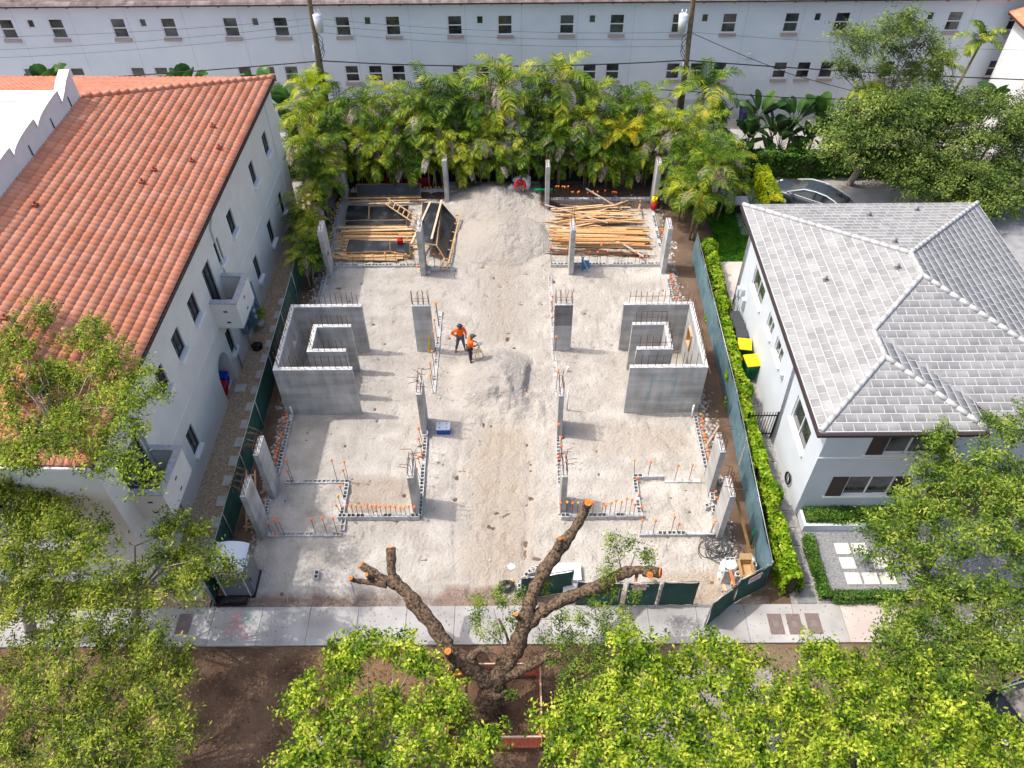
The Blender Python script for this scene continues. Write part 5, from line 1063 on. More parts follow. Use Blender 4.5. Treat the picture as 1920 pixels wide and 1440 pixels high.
def person(label,loc,rz,J,shirt,trous,hat,hatm,boots=None,extra=None,scale=1.0):
    """J: joint dictionary in metres, figure faces +y before turning"""
    t=thing('person',label,'person',loc,rz); t.scale=(scale,)*3
    g=lambda k: J[k]
    def hand(w_,f_,side):
        w_=np.array(w_);f_=np.array(f_); d=(w_-f_); d/=np.linalg.norm(d); up=np.array((0,0,1.)) if abs(d[2])<.8 else np.array((0,1.,0)); s=np.cross(d,up); s/=np.linalg.norm(s); n=np.cross(s,d)
        palm=w_+d*.06; ch=[[(tuple(w_),.028),(tuple(palm),.034)]]
        for q,(off,L_) in enumerate(((-.03,.055),(-.01,.07),(.011,.066),(.031,.05))):
            b_=w_+d*.075+s*off; m_=b_+d*L_*.55-n*.012; e_=b_+d*L_-n*.035; ch.append([(tuple(palm),.034),(tuple(b_),.011),(tuple(m_),.010),(tuple(e_),.008)])
        th_=w_+d*.03+s*.03*side; ch.append([(tuple(palm),.034),(tuple(th_+s*.02*side),.012),(tuple(th_+s*.035*side+d*.04),.01)]); return ch
    P=J; body=[[(P['pelvis'],.12),(P['waist'],.11),(P['chest'],.13),(P['neck'],.055),(P['head0'],.075),(P['head'],.095),(P['crown'],.07)]]
    body.append([(P['head'],.095),(P['nose'],.018)])
    for s_ in 'LR':
        body.append([(P['chest'],.13),(P['sh'+s_],.055),(P['el'+s_],.042),(P['wr'+s_],.028)]); body+=hand(P['wr'+s_],P['el'+s_],1 if s_=='L' else -1)
        body.append([(P['pelvis'],.12),(P['hip'+s_],.085),(P['kn'+s_],.06),(P['an'+s_],.04),(P['to'+s_],.032)])
    skinned('body',body,skin,t)
    sh=[[(P['pelvis'],.165),(P['waist'],.158),(P['chest'],.178),(tuple(np.array(P['neck'])*.7+np.array(P['chest'])*.3),.085)]]
    for s_ in 'LR':
        w_=np.array(P['wr'+s_]); e_=np.array(P['el'+s_]); sh.append([(P['chest'],.178),(P['sh'+s_],.088),(P['el'+s_],.066),(tuple(e_+(w_-e_)*.88),.048)])
    skinned('jacket' if shirt is jacket else 'shirt',sh,shirt,t)
    tr=[]
    for s_ in 'LR':
        a_=np.array(P['an'+s_]); k_=np.array(P['kn'+s_]); tr.append([(P['pelvis'],.145),(P['hip'+s_],.108),(P['kn'+s_],.078),(tuple(k_+(a_-k_)*.93),.058)])
    skinned('trousers',tr,trous,t)
    for s_ in 'LR': skinned('boot',[[(P['an'+s_],.055),(tuple(np.array(P['an'+s_])-(0,0,.05)),.052),(tuple(np.array(P['to'+s_])),.045)]],boots or blackp,t)
    hd=np.array(P['head']); up=np.array(P['crown'])-hd; up/=np.linalg.norm(up); fw=np.array(P['nose'])-hd; fw=fw-up*(fw@up); fw/=np.linalg.norm(fw); sd=np.cross(up,fw)
    m=MB(); m.ball((0,0,0),1,0,16,8,-.05); c=hd+up*.05
    m.v=[tuple(c+sd*v[0]*.125+fw*v[1]*.145+up*v[2]*.115) for v in m.v]
    if hat=='hardhat': 
        vs=[c+sd*math.cos(a_)*.15+fw*(math.sin(a_)*.175+.015)+up*.0 for a_ in np.linspace(0,6.283,19)[:-1]]; m.poly(vs); m.poly([v+up*.012 for v in vs]); m.box(0,0,0,0,0,0)
        m.tube([c+fw*.14*math.cos(a_)+up*(.115*math.sin(a_)+.004) for a_ in np.linspace(.1,3.04,9)],.012,5)
    else:
        vs=[c+sd*math.cos(a_)*.09+fw*(math.sin(a_)*.11+.11)-up*.01 for a_ in np.linspace(0,3.14,9)]; m.poly(vs)
    m.build('hard_hat' if hat=='hardhat' else 'cap',hatm,t,True)
    m=MB()
    for s_ in (-1,1): m.ball(hd+fw*.09+sd*.035*s_+up*.005,.012,0,8,5)
    m.build('eyes',blackp,t,True)
    m=MB(); m.tube([hd+fw*.093-up*.05+sd*.028,hd+fw*.1-up*.053,hd+fw*.093-up*.05-sd*.028],.006,5); m.build('mouth',redplas,t,True)
    return t
base=dict(pelvis=(0,0,.95),waist=(0,.0,1.1),chest=(0,.02,1.32),neck=(0,.02,1.5),head0=(0,.03,1.57),head=(0,.045,1.64),crown=(0,.04,1.74),nose=(0,.15,1.62),
 shL=(-.2,.0,1.42),shR=(.2,0,1.42),elL=(-.3,-.05,1.15),elR=(.28,.02,1.13),wrL=(-.26,.12,.95),wrR=(.27,.14,.9),
 hipL=(-.1,0,.9),hipR=(.1,0,.9),knL=(-.12,.03,.5),knR=(.13,.02,.5),anL=(-.13,0,.09),anR=(.14,-.02,.09),toL=(-.14,.16,.045),toR=(.17,.14,.045))
J1=dict(base); J1.update(elR=(.42,-.1,1.2),wrR=(.2,.06,1.02),elL=(-.29,.02,1.15),wrL=(-.27,.12,.93),knR=(.2,.08,.5),anR=(.28,.02,.09),toR=(.34,.15,.045),knL=(-.14,.05,.5),anL=(-.18,.06,.09),toL=(-.2,.22,.045),head=(0,.07,1.63),nose=(0,.165,1.58))
z1=hz(-2.75,29.15)
person('person in orange jacket, blue jeans and navy hard hat with a hand on the hip',(-2.72,29.15,z1),rad(200),J1,jacket,jeans,'hardhat',helmet)
J2=dict(base); J2.update(elL=(-.25,.12,1.18),wrL=(-.12,.34,1.12),elR=(.25,.12,1.18),wrR=(.12,.36,1.1),waist=(0,.03,1.1),chest=(0,.07,1.3),neck=(0,.11,1.48),head0=(0,.13,1.54),head=(0,.17,1.6),crown=(0,.17,1.7),nose=(0,.27,1.55),shL=(-.2,.07,1.4),shR=(.2,.07,1.4))
z2=hz(-2.15,28.0)
person('person in orange jacket, dark trousers and grey green cap holding a tool',(-2.2,28.0,z2),rad(-75),J2,jacket,darktr,'cap',cap_g)
t=thing('survey_instrument','yellow legged instrument with grey head held by the worker in the cap','instrument',(-1.75,28.0,z2))
x,y,z=t.location
m=MB(); m.ball((x+.05,y+.1,z+1.12),(.14,.14,.12),0,12,8); m.tube([(x,y+.05,z+1.0),(x,y+.05,z+1.1)],.05); m.build('head',steelg,t)
for a_ in (0.3,2.4,4.5): m=MB(); m.tube([(x,y+.05,z+1.0),(x+.32*math.cos(a_),y+.32*math.sin(a_),z-.05)],.02,6); m.build('leg',yellowp,t)
J3=dict(base); J3.update(pelvis=(0,0,.42),waist=(0,.08,.56),chest=(0,.22,.75),neck=(0,.3,.9),head0=(0,.34,.95),head=(0,.38,1.0),crown=(0,.4,1.1),nose=(0,.48,.95),shL=(-.2,.22,.82),shR=(.2,.22,.82),elL=(-.34,.38,.6),elR=(.34,.38,.6),wrL=(-.2,.52,.42),wrR=(.2,.52,.42),hipL=(-.11,.02,.4),hipR=(.11,.02,.4),knL=(-.25,.38,.5),knR=(.25,.38,.5),anL=(-.2,.12,.09),anR=(.2,.12,.09),toL=(-.24,.28,.045),toR=(.24,.28,.045))
zq=hz(.42,42.35)
person('person in red shirt crouching in front of the white bag under the palms',(.42,42.45,zq),rad(180),J3,redshirt,khaki,'cap',helmet)
crumple('big_bag','large white woven bag standing behind the crouching person in red',(.55,43.0,zq-.05),.62,bagw,'bag',2,.75)
crumple('white_bag','smaller white bag beside the crouching person in red',(-.1,42.6,zq-.05),.3,bagw,'bag',6,.7)
# ================================================================ CAR BEHIND THE HOUSE
def car(name,label,loc,rz,paint,L_=4.7,W=1.82):
    t=thing(name,label,'car',loc,rz)
    # section heights along the length: x, half width at sill, belt height, roof height (None where no cabin)
    st=[(-L_/2,.62,.45,.62),(-L_/2+.15,.8,.3,.78),(-L_/2+.9,.9,.24,.92),(-L_/2+1.15,.91,.24,.95),(-.2,.91,.24,.96),(.9,.91,.24,.98),(1.75,.9,.25,1.0),(2.1,.86,.3,.95),(L_/2,.72,.42,.75)]
    V=[];F=[]; k=8
    for (x,hw_,z0_,zb) in st:
        for (a_,b_) in ((-.86,z0_),(-1,z0_+.18),(-1,zb-.16),(-.9,zb),(.9,zb),(1,zb-.16),(1,z0_+.18),(.86,z0_)): V.append((x,hw_*a_,b_))
    for i in range(len(st)-1):
        for j in range(k): F.append((i*k+j,i*k+(j+1)%k,(i+1)*k+(j+1)%k,(i+1)*k+j))
    F.append(tuple(range(k))); F.append(tuple((len(st)-1)*k+j for j in range(k))[::-1])
    m=MB(); m.add(V,F,0,True); b=m.build('body',paint,t,True); b.modifiers.new('s','SUBSURF').levels=1; b.modifiers['s'].render_levels=1
    cab=[(-1.35,.84,.93,.93),(-.45,.8,.95,1.38),(.0,.79,.96,1.44),(.7,.78,.98,1.42),(1.25,.76,.99,1.3),(2.0,.72,1.0,1.02)]
    V=[];F=[]
    for (x,hw_,zb,zr) in cab:
        f=.76 if zr-zb>.2 else .95
        for (a_,b_) in ((-1,zb-.05),(-f,zr-.05),(-f*.75,zr),(f*.75,zr),(f,zr-.05),(1,zb-.05)): V.append((x,hw_*a_,b_))
    for i in range(len(cab)-1):
        for j in range(5): F.append((i*6+j,i*6+j+1,(i+1)*6+j+1,(i+1)*6+j))
    mi=[]
    for i in range(len(cab)-1):
        for j in range(5):
            glassy= j in (0,4) or (i in (0,4)) or (i==3 and False)
            mi.append(1 if glassy else 0)
    m=MB(); m.add(V,F,0,False); m.m=mi; m.build('cabin',[paint,glass],t,True)
    for s_ in (-1,1):
        m=MB(); m.tube([(-1.35,s_*.82,.95),(-.45,s_*.66,1.36),(.2,s_*.63,1.43),(.9,s_*.63,1.4),(1.4,s_*.64,1.25),(2.0,s_*.72,1.0)],.035,6); m.build('roof_rail',steelg,t,True)
        m=MB(); m.tube([(-1.2,s_*.87,.96),(1.9,s_*.84,1.0)],.015,6); m.build('chrome_strip',whitep,t,True)
        m=MB(); m.beam((.25,s_*.81,.94),(.3,s_*.63,1.38),.06,.05,0,(1,0,0)); m.build('pillar',blackp,t,True)
        m=MB(); m.ball((-.95,s_*1.0,1.0),(.1,.09,.07),0,10,6); m.build('wing_mirror',paint,t,True)
        m=MB(); m.ball((-L_/2+.14,s_*.6,.62),(.12,.16,.07),0,10,6); m.build('headlight',whiteb,t,True)
        m=MB(); m.ball((L_/2-.12,s_*.6,.72),(.08,.18,.07),0,10,6); m.build('tail_light',signred,t,True)
        for x in (-1.4,1.4):
            m=MB(); m.tube([(x,s_*.72,.33),(x,s_*.93,.33)],.33,20); w_=m.build('wheel',tyre,t,True); m=MB(); m.tube([(x,s_*.935,.33),(x,s_*.94,.33)],.2,14); m.build('rim',steelg,w_,True)
    return t
car('parked_car','steel grey saloon car parked behind the white roofed house by the hedge',(18.1,41.4,.03),rad(-36),carp)
car('parked_car','dark car in deep shade under the trees at the lower right edge',(18.3,10.9,0),rad(20),mat('near_black_car_paint',(.01,.014,.022),rough=.3,metal=.2,coat=.5))
# garden table, chairs and hammock corner
p=G(1375,395); t=thing('garden_table','grey garden table on the lawn behind the house','table',p); m=MB(); m.box(p[0]-.75,p[0]+.75,p[1]-.45,p[1]+.45,.7,.75); m.build('top',greyp,t)
for sx in (-.65,.65):
    for sy in (-.35,.35): m=MB(); m.box(p[0]+sx-.03,p[0]+sx+.03,p[1]+sy-.03,p[1]+sy+.03,0,.7); m.build('leg',blackp,t)
for (px,py,lb) in ((1360,402,'black chair at the left of the grey garden table'),(1381,402,'black chair at the right of the grey garden table')):
    q=G(px,py+3); t=thing('chair',lb,'chair',q); m=MB(); m.box(q[0]-.22,q[0]+.22,q[1]-.22,q[1]+.22,.42,.46); m.build('seat',blackp,t); m=MB(); m.box(q[0]-.22,q[0]+.22,q[1]-.24,q[1]-.21,.46,.9); m.build('backrest',blackp,t)
    for sx in (-.2,.2):
        for sy in (-.2,.2): m=MB(); m.box(q[0]+sx-.015,q[0]+sx+.015,q[1]+sy-.015,q[1]+sy+.015,0,.42); m.build('leg',blackp,t)
q=G(1384,368); t=thing('garden_bench','dark grey garden bench on the far lawn','bench',q); m=MB(); m.box(q[0]-.4,q[0]+.4,q[1]-.2,q[1]+.2,.38,.45); m.build('seat',greyplas,t)
for sx in (-.35,.35): m=MB(); m.box(q[0]+sx-.03,q[0]+sx+.03,q[1]-.18,q[1]+.18,0,.38); m.build('leg',blackp,t)
crumple('covered_furniture','pale grey cover over garden furniture half hidden by palm fronds',G(1352,368),.8,mat('pale_cover',(.4,.43,.46),rough=.7),'cover',8,.7)
# ================================================================ UTILITY POLES AND WIRES
def upole(label,a,b,y,tr,side):
    p=ony(*a,y);q=ony(*b,y); d=(q-p)/(q[2]-p[2]); base_=p-d*(p[2]+.3); top_=q+d*1.4
    t=thing('utility_pole',label,'utility pole',base_); m=MB(); m.tube([base_,p,q,top_],[.19,.165,.14,.13],10); m.build('pole',pole_m,t)
    c=ony(*tr,y-.1); m=MB(); m.tube([c+(0,0,-.55),c+(0,0,.42)],[.22,.27],14); m.ball(c+(0,0,.42),(.28,.28,.13),0,14,4,0); tf=m.build('transformer',steelg,t)
    for s_ in (-.12,.12): m=MB(); m.tube([c+(s_,0,.5),c+(s_,0,.75)],[.05,.03],8); m.build('insulator',whitep,tf)
    m=MB(); m.beam(c+(0,.1,0),p+d*(c[2]-p[2]),.1,.1); m.build('bracket',galv,t)
    for k in range(3):
        z=c[2]-.5-.25*k; pp=p+d*(z-p[2]); m=MB(); m.tube([pp+(side*.1,-.2,0),pp+(side*.45,-.25,-.35-.15*k),pp+(side*.35,-.2,-.9),pp+(side*.1,-.15,-1.3)],.018,5); m.build('cable_loop',cable,t)
    m=MB(); m.tube([p+(-.2,-.1,-4),p+(-.19,-.1,.1),p+d*1.2+(-.18,-.1,0)],.07,8); m.build('conduit',galv,t)
    return p,d
PA,da=upole('left utility pole with grey transformer in front of the pale blue building',(600,120),(580,0),47.5,(597,42),47.5 and 1)
PB,db=upole('right mossy utility pole with grey transformer in front of the pale blue building',(1283,150),(1300,0),47.5,(1280,42),-1)
def wire(label,pts,r,sag=.3):
    """thin wire through photo points on the plane of the poles, sagging between them"""
    m=MB(); P_=[ony(px,py,47.4) for px,py in pts]; out=[]
    for a_,b_ in zip(P_,P_[1:]):
        for k in range(10): f=k/10; out.append(a_+(b_-a_)*f-np.array((0,0,sag*4*f*(1-f))))
    out.append(P_[-1]); m.tube(out,r,5,0,False); tag(m.build('overhead_wire',cable),label,'wire')
wire('thick black cable running to the left edge from the left pole',[(-60,160),(603,114)],.035,.1)
wire('thick black cable between the two utility poles',[(603,114),(1285,113)],.035,.35)
wire('thick black cable running right from the mossy pole',[(1285,113),(1990,152)],.035,.12)
wire('thin wire between the poles, uppermost',[(586,34),(1297,60)],.009,.35); wire('thin wire between the poles, second from the top',[(588,46),(1296,73)],.009,.35); wire('thin wire between the poles, third from the top',[(590,60),(1296,86)],.009,.35)
wire('thin wire left of the left pole, upper',[(-40,70),(586,34)],.009,.2); wire('thin wire left of the left pole, middle',[(-40,95),(588,46)],.009,.2); wire('thin wire left of the left pole, lower',[(-40,110),(590,60)],.009,.2)
wire('thin wire rightward from the mossy pole',[(1296,60),(1980,95)],.009,.2)
wire('service cable slanting down to the right from the mossy pole',[(1298,62),(1480,138),(1680,190)],.02,.05)
m=MB(); a_=ony(1238,168,47);b_=ony(1700,190,47); m.tube([a_,(a_+b_)/2-(0,0,.12),b_],.03,5,0,False); tag(m.build('overhead_wire',cable),'lower thick black cable hanging above the bird of paradise plants','wire')
# alley bin and the covers set in the pavement
cart('alley_bin','dark blue bin standing in the alley before the pale blue building',G(1394,240),.1,mat('navy_plastic',(.01,.02,.06),rough=.5),mat('navy_plastic_lid',(.012,.02,.05),rough=.5),None,1.35)
for (px,py,lb) in ((1455,1170,'left brown utility cover of the three in the pavement'),(1490,1170,'middle brown utility cover of the three in the pavement'),(1526,1169,'right brown utility cover of the three in the pavement'),(345,1170,'single brown utility cover in the pavement at the left')):
    p=G(px,py,.078); m=MB(); m.box(p[0]-.27,p[0]+.27,p[1]-.42,p[1]+.42,.06,.082); o=m.build('utility_cover',rustm); tag(o,lb,'utility cover','utility covers in the pavement')
    m=MB(); m.box(p[0]-.1,p[0]+.1,p[1]-.12,p[1]+.12,.082,.086); m.build('lid_plate',mat('lid%d'%px,(.22,.18,.17),rough=.7),o,True) 
p=G(490,610,.02); t=thing('potted_shrub','small green shrub in a white pot on the pebble path','potted plant',p)
m=MB(); m.tube([p,p+(0,0,.4)],[.2,.25],12); m.build('pot',whitep,t); SHRUB=(t,p)
p=G(483,652,.02); crumple('black_bag','black bag lying on the pebble path near the potted shrub',p,.28,blackp,'bag',9)
p=G(395,827,.02); crumple('black_bag','small black bag against the cream wall near the lower window',p,.18,blackp,'bag',12)
# orange barrier round the cut tree
t=thing('tree_barrier','orange timber barrier standing round the trunk of the cut tree','barrier',(-.8,10.9,0))
bx0,bx1,by0,by1=-2.35,.76,9.72,12.1
for (x,y) in ((bx0,by0),(bx1,by0),(bx0,by1),(bx1,by1),(bx0,10.9)): m=MB(); m.box(x-.045,x+.045,y-.045,y+.045,-.1,1.12); m.build('post',orangebar,t)
def rail(a_,b_,mt): m=MB(); m.beam(a_,b_,.05,.1); m.build('rail',mt,t)
for z,mt in ((1.05,woodlt),(.12,orangebar)):
    rail((bx0,by0-.07,z),(bx1+.05,by0-.07,z),mt); rail((bx0,by1+.07,z),(bx1,by1+.07,z),mt); rail((bx0-.07,by0,z),(bx0-.07,by1,z),mt); rail((bx1+.07,by0,z),(bx1+.07,by1,z),mt)
mesh_o=mat('orange_net',(.62,.12,.06),(.72,.2,.12),9,.8)
def net(a_,b_):
    m=MB(); a_=np.array(a_,float);b_=np.array(b_,float); L_=np.linalg.norm(b_-a_); n=int(L_/.09)
    for i in range(n+1):
        p=a_+(b_-a_)*i/n; m.beam(p+(0,0,.14),p+(0,0,1.0),.035,.008)
    for k in range(10): z=.18+.09*k; m.beam(a_+(0,0,z),b_+(0,0,z),.01,.035)
    m.build('net',mesh_o,t)
net((bx0,by0-.1,0),(bx1,by0-.1,0)); net((bx0,by1+.1,0),(bx1,by1+.1,0))
m=MB(); m.ball((bx1+.05,by1+.1,1.12),(.14,.14,.2),0,10,7); m.build('red_cloth',mat('bright_red_cloth',(.8,.02,.02),rough=.8),t)

fence('black screened fence added to stand for the deep shade under the back palms',(-11.2,44.35),(9.4,44.35),1.5,mat('palm_shade_screen',(.008,.01,.01),(.02,.02,.018),2,.9,.01,6),-1,step=2.9)  # added screen, coloured black in place of the shade behind the palm stems
# ================================================================ VEGETATION
rng=np.random.default_rng(21)
Lbright=leafmat('bright_leaves',[(.02,.065,.006),(.11,.21,.012),(.35,.46,.03),(.66,.68,.10)],.32,.42,1.6)
Lmid=leafmat('mid_green_leaves',[(.02,.055,.008),(.08,.15,.018),(.21,.31,.035),(.44,.49,.08)],.3,.5,1.5)
Lolive=leafmat('olive_leaves',[(.025,.055,.007),(.10,.155,.015),(.26,.33,.03),(.52,.52,.08)],.3,.5,1.5)
Lolive2=leafmat('fresh_olive_leaves',[(.03,.07,.008),(.12,.19,.018),(.28,.37,.03),(.52,.55,.08)],.3,.5,1.5)
Loak=leafmat('soft_green_leaves',[(.035,.07,.016),(.10,.165,.035),(.22,.31,.06),(.38,.45,.12)],.3,.55,.6)
Ldark=leafmat('deep_green_leaves',[(.015,.05,.008),(.04,.11,.014),(.09,.2,.025),(.18,.31,.05)],.2,.35,1.2)
Llime=leafmat('lime_leaves',[(.10,.18,.006),(.25,.36,.01),(.42,.48,.015),(.6,.58,.03)],.3,.4,1.2)
Lhedge=leafmat('hedge_leaves',[(.05,.13,.006),(.15,.29,.01),(.30,.45,.02),(.5,.56,.06)],.3,.35,1.5)
Lpalm=leafmat('palm_leaflets',[(.01,.04,.006),(.06,.13,.012),(.21,.31,.025),(.6,.54,.05)],.35,.4,.5)
Lpalmy=leafmat('yellow_palm_leaflets',[(.12,.17,.01),(.32,.34,.015),(.55,.46,.02),(.62,.42,.03)],.35,.4,.6)
Ldead=leafmat('dead_fronds',[(.16,.11,.07),(.30,.23,.17),(.42,.37,.33),(.52,.50,.50)],.15,.8,1.)
Lbanana=leafmat('broad_palm_leaves',[(.012,.05,.012),(.035,.10,.02),(.09,.19,.04),(.2,.31,.08)],.25,.3,.8)
def leafquads(P,Nn,L_,W_,rg,fold=.15,tilt=None):
    n=len(P); Nn=Nn/(np.linalg.norm(Nn,axis=1,keepdims=True)+1e-9); r=rg.normal(size=(n,3)); 
    if tilt is not None: r=r+tilt
    t=r-Nn*np.sum(r*Nn,1,keepdims=True); t/=np.linalg.norm(t,axis=1,keepdims=True)+1e-9; b=np.cross(Nn,t)
    s=rg.uniform(.7,1.25,(n,1)); t=t*L_*s/2; b=b*W_*s/2; f=Nn*W_*fold
    V=np.stack([P-t,P+b+f,P+t,P-b+f],1).reshape(-1,3); return V
def clumpleaves(c,r,n_sub,n_leaf,sig,L_,W_,rg,flat=.75,low=-.35):
    d=rg.normal(size=(n_sub,3)); d/=np.linalg.norm(d,axis=1,keepdims=True); d[:,2]=np.where(d[:,2]<low,-d[:,2],d[:,2])
    rad_=r*rg.uniform(.3,1.12,(n_sub,1))*(.8+.4*rg.random((n_sub,1)))
    Cc=np.array(c)+d*rad_*np.array([1,1,flat])
    P=np.repeat(Cc,n_leaf,0)+rg.normal(size=(n_sub*n_leaf,3))*sig*np.array([1,1,.6]); D=np.repeat(d,n_leaf,0)
    Nn=D*.45+np.array([0,0,.75])+rg.normal(size=P.shape)*.55
    return leafquads(P,Nn,L_,W_,rg),Cc
def tree(name,label,base_,clumps,leaf,barkm,L_,W_,dens=1.,sig=.16,n_leaf=26,tr=.22,fork=.45,seed=0,group='trees around the site',cat='tree',twigs=.3,low=-.35,stem=None):
    rg=np.random.default_rng(seed); base_=np.array(base_,float)
    t=thing(name,label,cat,base_,0,group)
    Cs=np.array([c[:3] for c in clumps],float); rs=np.array([c[3] for c in clumps],float); Vs=[];tw=[]
    for c,r in zip(Cs,rs):
        ns=int(17*dens*r*r*(.16/ sig)**1.0)+4
        V,cc=clumpleaves(c,r,ns,n_leaf,sig,L_,W_,rg,low=low); Vs.append(V); tw.append(cc)
    V=np.concatenate(Vs); F=np.arange(len(V)).reshape(-1,4); npmesh('crown',V,F,leaf,t,off=base_)
    m=MB(); cen=Cs.mean(0); zf=base_[2]+max(1.2,(Cs[:,2].min()-base_[2])*fork*1.4); fk=base_+(cen-base_)*np.array([.35,.35,0]); fk[2]=zf
    if stem is not None: pts=[base_]+[np.array(q,float) for q in stem]; fk=pts[-1]
    else: pts=[base_,base_+(fk-base_)*.5+rg.normal(size=3)*.08,fk]
    m.tube([base_-(0,0,.2)]+pts[0:1]+pts[1:],[tr*1.3]+[tr*1.1]+[tr]*(len(pts)-1),9)
    tk=m.build('trunk',barkm,t)
    m=MB()
    for i,(c,r) in enumerate(zip(Cs,rs)):
        mid=fk+(c-fk)*.5+np.array([0,0,.3])+rg.normal(size=3)*.25; e_=c-np.array([0,0,r*.3]); dd=np.linalg.norm(c-fk)
        r0=tr*.55*min(1,.35+r*.35); m.tube([fk,mid,e_],[r0,r0*.55,r0*.3],6)
        for q in tw[i][:int(len(tw[i])*twigs)]:
            mm=e_+(q-e_)*.55+rg.normal(size=3)*.08; m.tube([e_+(mid-e_)*.15*rg.random(),mm,q],[r0*.2+.01,.013,.006],4,capends=False)
    m.build('branches',barkm,tk); return t
def Z(px,py,z,r): p=G(px,py,z); return (p[0],p[1],z,r)
def zz(lst,z,r,rv,jz=.5,seed=0):
    q=random.Random(seed); return [Z(a,b,z+q.uniform(-jz,jz),r*q.uniform(1-rv,1+rv)) for a,b in lst]
def gp(px,py): p=G(px,py); return (p[0],p[1],0)
# front bright trees
big=dict(leaf=Lbright,barkm=barkg,L_=.14,W_=.07,sig=.12,n_leaf=25)
tree('street_tree','bright yellow green leafy tree at the bottom, left of the cut tree',gp(720,1500),zz([(650,1225),(690,1215),(740,1222),(775,1240),(625,1255),(800,1262),(590,1290),(560,1310),(640,1290),(570,1370),(610,1350),(660,1345),(700,1385),(745,1345),(790,1340),(720,1310),(850,1340),(880,1385),(910,1400),(820,1390),(770,1410),(700,1430),(640,1410),(590,1425),(545,1435),(860,1440),(840,1300)],4.6,.66,.2,.6,1),dens=1.75,tr=.16,seed=1,**big)
tree('street_tree','bright yellow green tree directly right of the orange barrier',gp(1180,1540),zz([(1180,1215),(1175,1250),(1215,1235),(1150,1285),(1200,1290),(1245,1275),(1110,1320),(1160,1340),(1220,1340),(1065,1345),(1035,1355),(1060,1395),(1110,1380),(1170,1400),(1230,1400),(1050,1435),(1120,1430),(1190,1440),(1250,1435),(1260,1320)],4.9,.7,.2,.6,2),dens=1.8,tr=.17,seed=2,**big)
tree('street_tree','bright yellow green tree, second right of the orange barrier',gp(1370,1540),zz([(1290,1250),(1330,1222),(1365,1225),(1395,1255),(1330,1280),(1380,1295),(1290,1320),(1340,1350),(1400,1345),(1300,1385),(1360,1400),(1420,1390),(1450,1330),(1310,1435),(1380,1440),(1440,1435),(1480,1310)],4.9,.7,.2,.6,3),dens=1.8,tr=.17,seed=3,**big)
tree('street_tree','bright yellow green tree, third right of the orange barrier, before the dry grass patch',gp(1590,1540),zz([(1525,1225),(1560,1240),(1600,1255),(1540,1275),(1590,1300),(1640,1270),(1500,1320),(1550,1345),(1610,1355),(1660,1320),(1490,1375),(1550,1400),(1620,1410),(1680,1385),(1500,1435),(1570,1445),(1650,1440)],4.9,.72,.2,.6,4),dens=1.8,tr=.17,seed=4,**big)
tree('street_tree','bright yellow green tree at the lower right, before the dark car',gp(1790,1540),zz([(1700,1275),(1735,1270),(1770,1300),(1720,1330),(1790,1345),(1840,1335),(1750,1385),(1820,1395),(1880,1370),(1710,1430),(1780,1435),(1850,1440),(1910,1400),(1915,1440)],4.9,.74,.2,.6,5),dens=1.8,tr=.17,seed=5,**big)
# right mid green trees over the front yard
mid=dict(leaf=Lmid,barkm=barkg,L_=.14,W_=.055,sig=.14,n_leaf=34)
tree('yard_tree','mid green tree over the gravel yard, in front of the house corner',gp(1712,1165),zz([(1665,1000),(1690,965),(1715,940),(1735,905),(1760,870),(1790,900),(1640,985),(1745,970),(1700,1000),(1790,960),(1800,900),(1735,1045),(1690,1060),(1790,1030),(1750,1100)],5.2,.68,.25,.7,6),dens=2.1,tr=.15,seed=6,**mid)
tree('yard_tree','mid green tree at the right edge beside the white roof',gp(1900,1060),zz([(1770,830),(1850,860),(1890,815),(1925,800),(1880,900),(1930,890),(1840,920),(1870,970),(1925,960),(1900,1020),(1840,1010),(1935,1040)],6.2,.95,.25,.8,7),dens=1.8,tr=.2,seed=7,**mid)
tree('yard_tree','mid green tree hanging over the pavement at the right',gp(1770,1250),zz([(1690,1160),(1740,1130),(1790,1110),(1850,1100),(1910,1110),(1670,1215),(1720,1200),(1780,1180),(1840,1170),(1900,1180),(1740,1250),(1800,1240),(1860,1230),(1910,1240),(1690,1255),(1790,1280)],5.6,.75,.25,.8,8),dens=1.8,tr=.17,seed=8,**mid)
p=G(1640,1060); 
# left trees
olv=dict(leaf=Lolive,barkm=barkg,L_=.13,W_=.048,sig=.15,n_leaf=36)
tree('street_tree','olive green feathery tree at the left edge before the cream facade',gp(60,1190),zz([(20,925),(70,945),(40,990),(110,990),(15,1050),(80,1050),(150,1045),(205,1075),(140,1110),(60,1120),(15,1150),(200,1140),(110,1170),(10,900),(45,890),(100,950),(150,990),(60,1000),(180,1010)],6.4,.88,.25,.8,9),dens=1.8,tr=.2,seed=9,twigs=.4,**olv)
tree('street_tree','olive green feathery tree reaching over the portable toilet',gp(250,1190),zz([(260,1080),(300,1040),(330,985),(300,1000),(370,1000),(345,1045),(390,1040),(370,1075),(320,1095),(270,1130),(350,1110),(425,1062)],5.8,.55,.25,.7,10),dens=1.8,tr=.17,seed=10,twigs=.45,**olv)
tree('street_tree','olive green feathery tree with many bare twigs at the lower left corner',gp(170,1420),zz([(50,1225),(120,1210),(190,1195),(250,1200),(300,1215),(330,1255),(270,1265),(200,1260),(130,1275),(60,1290),(10,1270),(40,1350),(110,1345),(180,1330),(250,1325),(310,1320),(320,1380),(260,1390),(190,1395),(120,1405),(50,1415),(10,1400),(230,1440),(300,1435),(150,1445)],5.6,.74,.25,.8,11),dens=1.8,tr=.2,seed=11,twigs=.5,**olv)
b_=G(95,935,6); 
